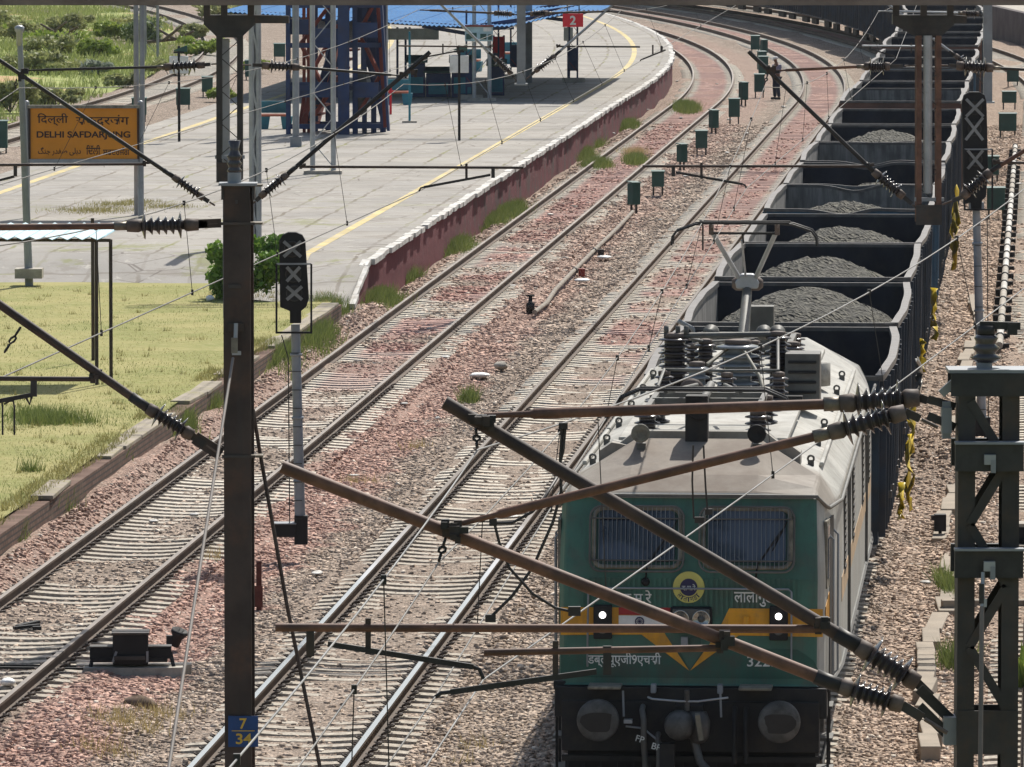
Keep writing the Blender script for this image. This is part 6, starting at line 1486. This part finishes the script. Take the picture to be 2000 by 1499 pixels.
for i, (px, py) in enumerate(((1562, 740 - 560), (1198, 262), (1210, 268), (1330, 182), (1322, 160), (1432, 190), (1425, 235), (1400, 165), (1330, 232), (1075, 495), (1030, 1000), (380, 1007), (855, 820), (958, 508), (1345, 175), (1312, 135), (1512, 180), (1460, 262), (1220, 285), (1252, 330), (1905, 560), (1990, 360), (1900, 470), (1808, 1140)) + tuple((rl.uniform(500, 1500), rl.uniform(130, 900)) for _ in range(0)) + ((1120, 470), (1000, 560), (1290, 430), (1340, 345), (1420, 300), (1180, 400), (870, 700), (790, 790), (690, 930), (1075, 300 + 120), (1310, 250), (1370, 205), (1240, 215 + 60), (1400, 120), (1445, 150), (1265, 95 + 120), (1530, 210), (1355, 152), (1330, 120), (1300, 300), (620, 1120), (560, 1230), (300, 1020), (1000, 1010))):
    lump(px, py, (rl.uniform(.04, .11), rl.uniform(.06, .24), rl.uniform(.015, .035)), M['scrap'] if 'scrap' in M else M.setdefault('scrap', paint('dusty_white_scrap', (.55, .53, .49), .7, 0, .3, 9.0)), 'scrap of white litter on the ballast', 'litter_scrap', 'litter', -.2, 30 + i, 'scraps of white litter on the ballast')
# cable trough right of the train
tr = random.Random(8); t = thing('cable_trough', 'line of pale concrete cable trough slabs right of the train', 'cable trough', LP(-1.45, 120, -.1)); inv = Vector(t.location); m = MB(); Y = 85.0
while Y < 168:
    L = tr.uniform(1.0, 2.2); ax = tr.uniform(-.05, .05); q = LP(-1.38 + tr.uniform(-.04, .04) - .12 * math.sin(Y * .35), Y + L / 2, -.10 + tr.uniform(-.035, .02)) - inv
    if tr.random() > .05: m.box(q + Vector((0, 0, -.15)), (.24, L * 1.0, .20), M['trough'] if 'trough' in M else M.setdefault('trough', paint('tan_trough_concrete', (.33, .28, .22), .9, 0, .2, 2.0, (.32, .26, .2), .5, .4)), -math.atan(SLOPE) + ax)  # tan concrete is the slabs' own colour
    Y += L
m.box(LP(-.55, 100.5, -.12) - inv, (1.6, .22, .14), M['trough'], .03); m.build('slab', t, bevel=.015)
t = thing('cable_pipe', 'white jointed cable pipe on dark chairs beyond the tall signal', 'cable pipe', LP(-.75, 190, -.05)); inv = Vector(t.location); m = MB(); m2 = MB(); Y = 150.0
while Y < 246:
    q = LP(-.82, Y, -.02) - inv; q2 = LP(-.82, Y + 2.6, -.02) - inv; m.tube([q, q2], .078, M['concrete'] if tr.random() < .45 else M['kerbw'], 10); m2.lathe(q2, q2 - q, [(-.12, .10), (.12, .10)], M['black'], 10)
    m2.box(q.lerp(q2, .45) + Vector((0, 0, -.12)), (.40, .14, .16), M['black'])
    Y += 3.0
m.build('pipe_run', t); m2.build('pipe_chair', t)
p = G(1836, 1036, -.1); MB().box(p + Vector((0, 0, .12)), (.18, .2, .26), M['black']).box(p + Vector((-.08, -.05, .2)), (.12, .1, .08), M['black']).box(p + Vector((0, -.02, .05)), (.05, .05, .2), M['black']).build('junction_box', label='small black junction box on a stub post on the ballast right of the train', cat='box')
p = G(1985, 1062, -.2); t = thing('relay_box', 'dark box with a pale lid at the right edge behind the lattice mast', 'equipment box', p); MB().box((0, 0, .14), (.42, .4, .28), M['black']).build('cabinet', t); MB().box((0, 0, .30), (.48, .46, .05), M['concrete']).build('lid', t)
# short rail stump behind the left mast
p = G(506, 1195, -.3); MB().box(p + Vector((0, 0, .35)), (.075, .08, .74), M['rust_post'] if 'rust_post' in M else M.setdefault('rust_post', paint('rust_red_post', (.11, .032, .024), .8, 0, .4, 6.0))).box(p + Vector((-.01, -.05, .22)), (.13, .02, .3), M['rust_post']).build('rail_post', label='short red-brown rail post just right of the left mast', cat='post')
# ------------------------------------------------------------------ the worker
def skin(name, joints, edges, m, parent=None, sub=2, **k):
    me = bpy.data.meshes.new(name); me.from_pydata([j[0] for j in joints], edges, []); me.materials.append(m)
    o = bpy.data.objects.new(name, me); C.objects.link(o); s_ = o.modifiers.new('skin', 'SKIN')
    for i, j in enumerate(joints): me.skin_vertices[0].data[i].radius = (j[1], j[2] if len(j) > 2 else j[1])
    me.skin_vertices[0].data[0].use_root = True
    s_.use_smooth_shade = True; b_ = o.modifiers.new('sub', 'SUBSURF'); b_.levels = b_.render_levels = sub
    if parent: o.parent = parent
    return prop(o, **k)
M['skin'] = paint('brown_skin', (.20, .105, .065), .6, 0, .1); M['shirt'] = paint('lavender_grey_shirt', (.30, .28, .36), .9, 0, .2, 6.0); M['trouser'] = paint('navy_trousers', (.022, .028, .05), .9, 0, .2, 6.0); M['cap'] = paint('white_cap_cloth', (.68, .66, .62), .9, 0, .12, 8.0)
p = G(1517, 195, -.25)
w_ = thing('person', 'person in a lavender-grey shirt, dark trousers and white cap by the green boxes', 'person', p, -.9)
J = [((0, 0, .96), .125, .10), ((0, -.01, 1.18), .13, .10), ((0, 0, 1.38), .15, .10), ((0, -.02, 1.50), .06), ((0, -.05, 1.56), .055), ((0, -.09, 1.63), .085, .10), ((0, -.08, 1.70), .08),
     ((-.19, 0, 1.40), .06), ((-.24, -.03, 1.14), .045), ((-.13, -.25, 1.06), .035), ((-.09, -.32, 1.07), .028, .038),
     ((.19, 0, 1.40), .06), ((.24, -.03, 1.14), .045), ((.12, -.25, 1.08), .035), ((.07, -.32, 1.10), .028, .038),
     ((-.10, 0, .88), .09), ((-.11, -.03, .50), .06), ((-.11, .01, .09), .042), ((-.12, -.15, .04), .04, .03),
     ((.10, 0, .88), .09), ((.12, -.04, .50), .06), ((.12, .02, .09), .042), ((.13, -.14, .04), .04, .03), ((0, -.17, 1.62), .018)]
Ee = [(0, 1), (1, 2), (2, 3), (3, 4), (4, 5), (5, 6), (2, 7), (7, 8), (8, 9), (9, 10), (2, 11), (11, 12), (12, 13), (13, 14), (0, 15), (15, 16), (16, 17), (17, 18), (0, 19), (19, 20), (20, 21), (21, 22), (5, 23)]
for base_, s in ((10, -1), (14, 1)):
    bp = Vector(J[base_][0])
    for i in range(4):
        a = len(J); J.append((tuple(bp + Vector((s * (.02 - .013 * i), -.05, .012 - .004 * i))), .009)); J.append((tuple(bp + Vector((s * (.015 - .012 * i) - s * .02, -.075 + .006 * i, -.012))), .008)); Ee += [(base_, a), (a, a + 1)]
    a = len(J); J.append((tuple(bp + Vector((-s * .03, -.03, .025))), .010)); Ee.append((base_, a))
body = skin('body', J, Ee, M['skin'], w_, 1)
skin('shirt', [((0, 0, .92), .155, .125), ((0, -.01, 1.18), .15, .12), ((0, 0, 1.40), .165, .115), ((-.20, 0, 1.40), .075), ((-.245, -.03, 1.14), .06), ((-.19, -.15, 1.09), .05), ((.20, 0, 1.40), .075), ((.245, -.03, 1.14), .06), ((.19, -.15, 1.09), .05)], [(0, 1), (1, 2), (2, 3), (3, 4), (4, 5), (2, 6), (6, 7), (7, 8)], M['shirt'], w_)
skin('trousers', [((0, 0, .95), .15, .12), ((-.10, 0, .86), .11), ((-.11, -.03, .50), .085), ((-.115, .01, .10), .075), ((.10, 0, .86), .11), ((.12, -.04, .50), .085), ((.125, .02, .10), .075)], [(0, 1), (1, 2), (2, 3), (0, 4), (4, 5), (5, 6)], M['trouser'], w_)
MB().lathe((0, -.075, 1.665), (0, -.15, 1), [(0, .115), (.05, .118), (.09, .09), (.11, .03)], M['cap'], 16).prism([(-.08, -.17, 1.67), (.08, -.17, 1.67), (.06, -.26, 1.66), (-.06, -.26, 1.66)], (0, 0, .015), M['cap']).build('cap', w_)
for s in (-1, 1): MB().box((s * .12, -.06, .05), (.10, .27, .10), M['black']).build('shoe', w_, bevel=.03)
MB().box(p + Vector((-.26, -.20, 1.09)), (.16, .03, .11), M['litter']).build('paper_sheet', label='pale paper sheet held in the hands of the standing worker', cat='paper')
# ================================================================== GREENERY
def leafm(name, c0, c1, rough=.6):
    n = NM(name, rough, 0, .3); g = n.N.new('ShaderNodeNewGeometry'); k = n.mix(g.outputs['Random Per Island'], c0, c1)
    n.col(n.mix(n.math('MULTIPLY', n.step(n.noise(1.4, 3), .45, .65), .4), k, tuple(x * .6 for x in c0)))
    n.b.inputs['Transmission Weight'].default_value = 0
    tr = n.N.new('ShaderNodeBsdfTranslucent'); n.L.new(k, tr.inputs[0]); mx = n.N.new('ShaderNodeMixShader'); mx.inputs[0].default_value = .28
    n.L.new(n.b.outputs[0], mx.inputs[1]); n.L.new(tr.outputs[0], mx.inputs[2]); n.L.new(mx.outputs[0], n.N['Material Output'].inputs[0]); return n.m
M['leaf'] = leafm('bush_leaf', (.09, .19, .03), (.26, .40, .08)); M['leaf_dk'] = leafm('dark_leaf', (.11, .165, .065), (.22, .28, .11)); M['leaf_dry'] = leafm('dusty_leaf', (.26, .29, .115), (.42, .43, .19)); M['leaf_bright'] = leafm('fresh_leaf', (.20, .28, .05), (.36, .44, .09))
M['blade'] = leafm('grass_blade', (.245, .225, .075), (.42, .375, .16)); M['blade_g'] = leafm('green_grass_blade', (.125, .175, .045), (.26, .30, .095)); M['blade_dry'] = leafm('straw_blade', (.36, .28, .13), (.5, .41, .2))
M['blade_s'] = leafm('scrub_blade', (.20, .25, .065), (.38, .42, .16)); M['bark'] = paint('grey_brown_bark', (.12, .09, .065), .9, 0, .3, 5.0)
def leaves(name, blobs, cnt, size, m, parent=None, seed=0, **k):
    r = np.random.default_rng(seed + 101); wts = np.array([b[3] * b[4] * b[5] for b in blobs]) ** .67; idx = r.choice(len(blobs), cnt, p=wts / wts.sum()); B = np.array(blobs)[idx]
    d = r.normal(size=(cnt, 3)); d /= np.linalg.norm(d, axis=1)[:, None]; rad = r.random(cnt) ** .45
    c = B[:, :3] + d * rad[:, None] * B[:, 3:6]
    u = r.normal(size=(cnt, 3)); u /= np.linalg.norm(u, axis=1)[:, None]; v = np.cross(u, r.normal(size=(cnt, 3))); v /= np.linalg.norm(v, axis=1)[:, None]
    s = (size * (.6 + .8 * r.random(cnt)))[:, None]
    P = np.stack([c - u * s, c - v * s * .5, c + u * s, c + v * s * .5], 1).reshape(-1, 3)
    return np_obj(name, P, np.arange(cnt * 4).reshape(-1, 4), m, parent, **k)
def blades(name, pts, hmin, hmax, wid, m, seed=0, **k):
    r = np.random.default_rng(seed); P = np.asarray(pts); n_ = len(P); h = hmin + (hmax - hmin) * r.random(n_) ** 1.5; a = r.random(n_) * 6.283; t = r.normal(size=(n_, 2)) * .35
    dx = np.stack([np.cos(a), np.sin(a), 0 * a], -1) * (wid * (.6 + .8 * r.random(n_)))[:, None]
    tip = P + np.stack([t[:, 0] * h, t[:, 1] * h, h], -1)
    V = np.stack([P - dx, P + dx, tip], 1).reshape(-1, 3)
    return np_obj(name, V, np.arange(n_ * 3).reshape(-1, 3), m, kind='stuff', **k)
def bush(px, py, w_, h, m, label, z=LZ, cnt=2600, size=.07, name='bush', seed=0, group=None, stem=True):
    p = G(px, py, z); rr = random.Random(seed); t = thing(name, label, 'bush' if 'tree' not in name else 'tree', p, 0, group); bl = []
    for i in range(13): bl.append((rr.uniform(-.5, .5) * w_, rr.uniform(-.4, .4) * w_, h * rr.uniform(.12, .80), w_ * rr.uniform(.14, .30), w_ * rr.uniform(.14, .30), h * rr.uniform(.14, .26)))
    leaves('foliage', bl, cnt, size, m, t, seed); m2 = MB()
    for b in bl[:6]: m2.tube([(0, 0, -.1), (b[0] * .4, b[1] * .4, b[2] * .5), b[:3]], [.03 * h, .018 * h, .006 * h], M['bark'], 6)
    m2.build('stem', t); return t
bush(482, 583, 1.35, 1.6, M['leaf'], 'bright green leafy bush at the edge of the lawn behind the left mast', LZ, 5200, .075, seed=4)
# grass on the lawn
r9 = np.random.default_rng(9); N_ = 90000; u = r9.random(N_); yy = 1 / (1 / 92 - u * (1 / 92 - 1 / 163)); oo = -15.75 - r9.random(N_) ** 1.2 * 9.5
dens = vnoise(oo, yy, 1.1, 12) + vnoise(oo, yy, 3.5, 13) * 1.4; kp = dens > -.55; oo, yy, dens = oo[kp], yy[kp], dens[kp]
pz_ = LZ + .05 * vnoise(oo, yy, 2.2, 8) - .01; LPTS = np.stack([np_lx(oo, yy), yy, pz_], -1); gsel = dens > .12
blades('lawn_grass', LPTS[~gsel], .015, .055, .006, M['blade'], 1, label='dry yellow-green grass blades of the lawn', cat='grass'); blades('lawn_grass', LPTS[gsel], .02, .075, .006, M['blade_g'], 2, label='greener grass patches of the lawn', cat='grass')
rt = np.random.default_rng(77); tc = rt.integers(0, len(LPTS), 420); tp_ = np.repeat(LPTS[tc], 14, 0) + np.concatenate([rt.normal(size=(420 * 14, 2)) * .05, np.zeros((420 * 14, 1))], 1)
blades('lawn_grass', tp_, .05, .17, .008, M['blade'], 21, label='taller dry tufts standing in the lawn', cat='grass')
def patch(spots, per, seed):
    r = np.random.default_rng(seed); out = []
    for px, py, rx, ry, z in spots:
        c = G(px, py, z); n_ = int(per * rx * ry * 4); q = r.normal(size=(n_, 2)) * .5; X_, Y_ = c.x + q[:, 0] * rx, c.y + q[:, 1] * ry
        zz_ = ground_z(X_ - np_lx(0, Y_), Y_) - .02 if z < 0 else np.full(n_, z - .03)
        out.append(np.stack([X_, Y_, zz_], -1))
    return np.concatenate(out)
W1 = [(985, 425, .5, 3.2, -.35), (955, 445, .4, 2, -.35), (885, 492, .45, 2.6, -.35), (790, 548, .35, 1.2, -.3), (715, 605, .7, 2.0, -.35), (660, 610, .5, 2.5, -.35), (600, 690, .5, 3.0, -.35), (530, 735, .5, 2.5, -.35), (1150, 290, .4, 2.5, -.35), (1165, 330, .4, 2, -.3), (1130, 310, .4, 3, -.35), (1220, 255, .4, 2.5, -.35), (1240, 320, .3, 2, -.25), (1340, 220, .4, 3, -.3),
      (400, 830, .3, 1.2, -.35), (345, 875, .3, 1.2, -.35), (210, 950, .25, .9, -.35), (95, 1035, .3, .8, -.35), (10, 1100, .25, .5, -.35), (915, 778, .16, .5, -.22), (640, 640, .4, 1.5, -.35), (2000, 1340, .12, .5, -.2), (1850, 1150, .10, 1.5, -.25), (1870, 1290, .2, .8, -.25), (1800, 100, .3, 8, -.2)]
blades('weeds', patch(W1, 1500, 5), .08, .42, .011, M['blade_g'], 6, label='green weeds growing along the wall foot and the track side', cat='weeds')
W2 = [(250, 1430, .55, 1.0, -.2), (310, 1400, .4, .8, -.2), (200, 1475, .4, .6, -.2), (700, 937, .35, .5, -.22), (810, 868, .3, .4, -.22), (930, 1460, .25, .3, -.25), (900, 1490, .2, .2, -.25), (420, 1090, .15, .7, -.22), (1240, 300, .5, 3, -.25), (455, 580, .6, 1, LZ)]
blades('dry_grass', patch(W2, 230, 7), .05, .26, .007, M['blade_dry'], 8, label='dry straw-coloured grass tufts on the ballast', cat='grass')
re_ = np.random.default_rng(44); ye = 95 + re_.random(9000) * 63; ke = vnoise(ye, ye * 0 + 3, 2.3, 61) > -.12; ye = ye[ke]; oe = -15.45 - re_.random(len(ye)) * .5
blades('lawn_grass', np.stack([np_lx(oe, ye), ye, np.full(len(ye), LZ + .0)], -1), .05, .16, .008, M['blade'], 12, label='dry grass fringe hanging over the edge of the lawn wall', cat='grass')
W3 = [(105, 825, .7, .8, LZ), (70, 815, .5, .6, LZ), (60, 1460 - 540, .2, .3, LZ)]
blades('weeds', patch(W3, 700, 15), .08, .32, .010, M['blade_g'], 9, label='darker weed patch on the lawn by the lower cantilever', cat='weeds')
# platform weeds in the paving
blades('weeds', patch([(190, 412, 1.2, 1.6, .84), (235, 400, 1.0, 1.2, .84), (275, 395, .6, .8, .84), (330, 405, .8, 1.0, .84)], 300, 16), .03, .16, .009, M['blade'], 10, label='weeds growing in the joints of the platform paving', cat='weeds')
# scrubland beyond the platform
n = NM('scrub_ground', .95, 0, .2); a = n.noise(.12, 5, .65); b = n.noise(1.2, 5, .65); c = n.noise(.22, 3, .6)
k = n.mix(n.step(b, .38, .66), (.22, .27, .075), (.37, .38, .15)); k = n.mix(n.math('MULTIPLY', n.step(a, .55, .64), .85), k, (.48, .29, .17)); k = n.mix(n.math('MULTIPLY', n.step(c, .52, .62), .6), k, (.16, .21, .07)); n.col(k); n.bump(b, .8, .15); M['scrub'] = n.m
strip('scrubland', -150, -38.9, np.arange(150, 560, 5.0), lambda o, y: -.25 + np.clip(-40 - o, 0, 60) * .012 + .35 * vnoise(o, y, 9, 21) + .12 * vnoise(o, y, 3, 22), M['scrub'], 60, kind='structure')
rb_ = random.Random(31); r10 = np.random.default_rng(10); N_ = 130000; oo = -38.8 - r10.random(N_) * 45; yy = 262 + r10.random(N_) * 210
dn = vnoise(oo, yy, 4, 33) + .6 * vnoise(oo, yy, 14, 34); kp = dn > -.30; oo, yy = oo[kp], yy[kp]
zz = -.3 + np.clip(-40 - oo, 0, 60) * .012 + .35 * vnoise(oo, yy, 9, 21)
blades('scrub_grass', np.stack([np_lx(oo, yy), yy, zz], -1), .18, .62, .03, M['blade_s'], 11, label='rough yellow-green grass covering the scrubland', cat='grass')
shr = [(60, 130, 3.2, 2.6, 'leaf_dry', 'olive shrub behind the left cantilever tube'), (20, 200, 2.4, 2.6, 'leaf_dry', 'olive shrub at the left edge above the name board'), (95, 95, 3.0, 2.6, 'leaf_dry', 'dusty shrub at the upper left'), (190, 95, 2.6, 2.2, 'leaf_bright', 'fresh green shrub left of the tall grey pole'), (225, 60, 2.6, 2.4, 'leaf_bright', 'bright green tuft at the top between the two poles'), (290, 70, 3.0, 3.6, 'leaf_dk', 'dark tall shrub at the top right of the scrubland'),
       (30, 60, 3.2, 2.6, 'leaf_dry', 'dusty shrub in the top left corner'), (140, 50, 3.0, 2.6, 'leaf_dry', 'dusty shrub along the top edge'), (190, 130, 1.8, 1.6, 'leaf_pale', 'silvery pale shrub in the middle of the scrubland'), (330, 130, 2.6, 1.6, 'leaf_dry', 'low shrub beside the far track'), (400, 90, 2.8, 2.0, 'leaf_bright', 'light shrub left of the portal drop arm'), (370, 60, 2.6, 2.0, 'leaf_dry', 'shrub along the top edge near the drop arm'),
       (240, 150, 2.0, 1.2, 'leaf_dry', 'low shrub above the far track'), (110, 190, 2.2, 1.6, 'leaf_dry', 'dusty shrub above the name board'), (500, 120, 1.6, 1.0, 'leaf_bright', 'small shrub between the far track and the platform'), (430, 175, 1.4, .8, 'leaf_bright', 'small weedy shrub by the far platform edge')]
M['leaf_pale'] = leafm('silvery_leaf', (.22, .26, .19), (.42, .46, .38))
for i, (px, py, w_, h, m, la) in enumerate(shr): bush(px, py + 15, w_ * .7, h * .42, M[m], la, -.1, 1500, .13, 'shrub', 50 + i, 'shrubs on the scrubland')
r11 = random.Random(77)
for i in range(9):
    px, py = r11.uniform(-60, 540), r11.uniform(20, 150) if i % 3 else r11.uniform(20, 80)
    if px > 330 and py > 110: continue
    bush(px, py, r11.uniform(1.6, 3.2), r11.uniform(.5, 1.25), M[r11.choice(['leaf_dry', 'leaf_dry', 'leaf_bright', 'leaf_pale'])], 'scrubland shrub among others of its kind beyond the far track', -.1, 800, .14, 'shrub', 90 + i, 'shrubs on the scrubland')
# dead branches and a far mast
for px, py, la in ((105, 80, 'fallen dark branch among the shrubs at upper left'), (330, 88, 'fallen dark log near the tall grey pole')):
    p = G(px, py, .1); m = MB()
    for a, b in (((-.8, 0, .1), (.9, .3, .25)), ((-.2, 0, .15), (.5, -.5, .7)), ((.2, .1, .2), (-.5, .4, .6)), ((.3, 0, .2), (.9, -.2, .5))): m.tube([p + Vector(a) * 1.4, p + Vector(b) * 1.4], [.09, .05], M['bark'], 7)
    m.build('fallen_branch', label=la, cat='branch')
p = G(296, 118, -.2); t = thing('far_lattice_mast', 'dull grey lattice mast standing in the scrubland at the top', 'mast', p); m = MB()
for a in (-.3, .3):
    for b in (-.3, .3): m.tube([(a, b, 0), (a, b, 9)], .06, M['galv_dull'], 6)
m.build('leg', t); m = MB(); z = .3; k = 0
while z < 8: m.bar((-.3 if k % 2 else .3, -.3, z), (.3 if k % 2 else -.3, -.3, z + .6), .05, .02, M['galv_dull']); z += .6; k += 1
m.build('lacing', t)
p = G(1990, 1345, -.2); t = thing('grass_clump', 'bright green reed clump at the right edge near the lattice mast', 'plant', p); V = []
for i in range(26):
    a = rnd.uniform(0, 6.28); q = Vector((rnd.uniform(-.05, .1), rnd.uniform(-.05, .05), 0)); tp = q + Vector((math.cos(a) * .22, math.sin(a) * .2, rnd.uniform(.35, .65))); d = Vector((.015, .0, 0)); V += [q - d, q + d, q.lerp(tp, .6) + d + Vector((0, 0, .1)), tp, q.lerp(tp, .6) - d + Vector((0, 0, .1))]
MB().add(V, [tuple(range(i * 5, i * 5 + 5)) for i in range(26)], M['leaf_bright']).build('leaf_blades', t)
bush(1822, 30, 1.0, 1.0, M['leaf_bright'], 'yellow-green weed growing beside the far wagons', -.2, 500, .10, 'weed_bush', 140)
# ================================================================== AIR
hz_ = bpy.data.materials.new('haze_air'); hz_.use_nodes = True; nn = hz_.node_tree; nn.nodes.remove(nn.nodes['Principled BSDF'])
pv = nn.nodes.new('ShaderNodeVolumePrincipled'); pv.inputs['Density'].default_value = .00005; pv.inputs['Color'].default_value = (.86, .91, .98, 1); pv.inputs['Anisotropy'].default_value = .3
nn.links.new(pv.outputs[0], nn.nodes['Material Output'].inputs['Volume'])
mb = MB(); mb.box((0, 3000 - 400 - 300, 12), (6400, 6900, 27), hz_); mb.build('haze', kind='stuff', label='thin sunlit haze over the yard', cat='haze')
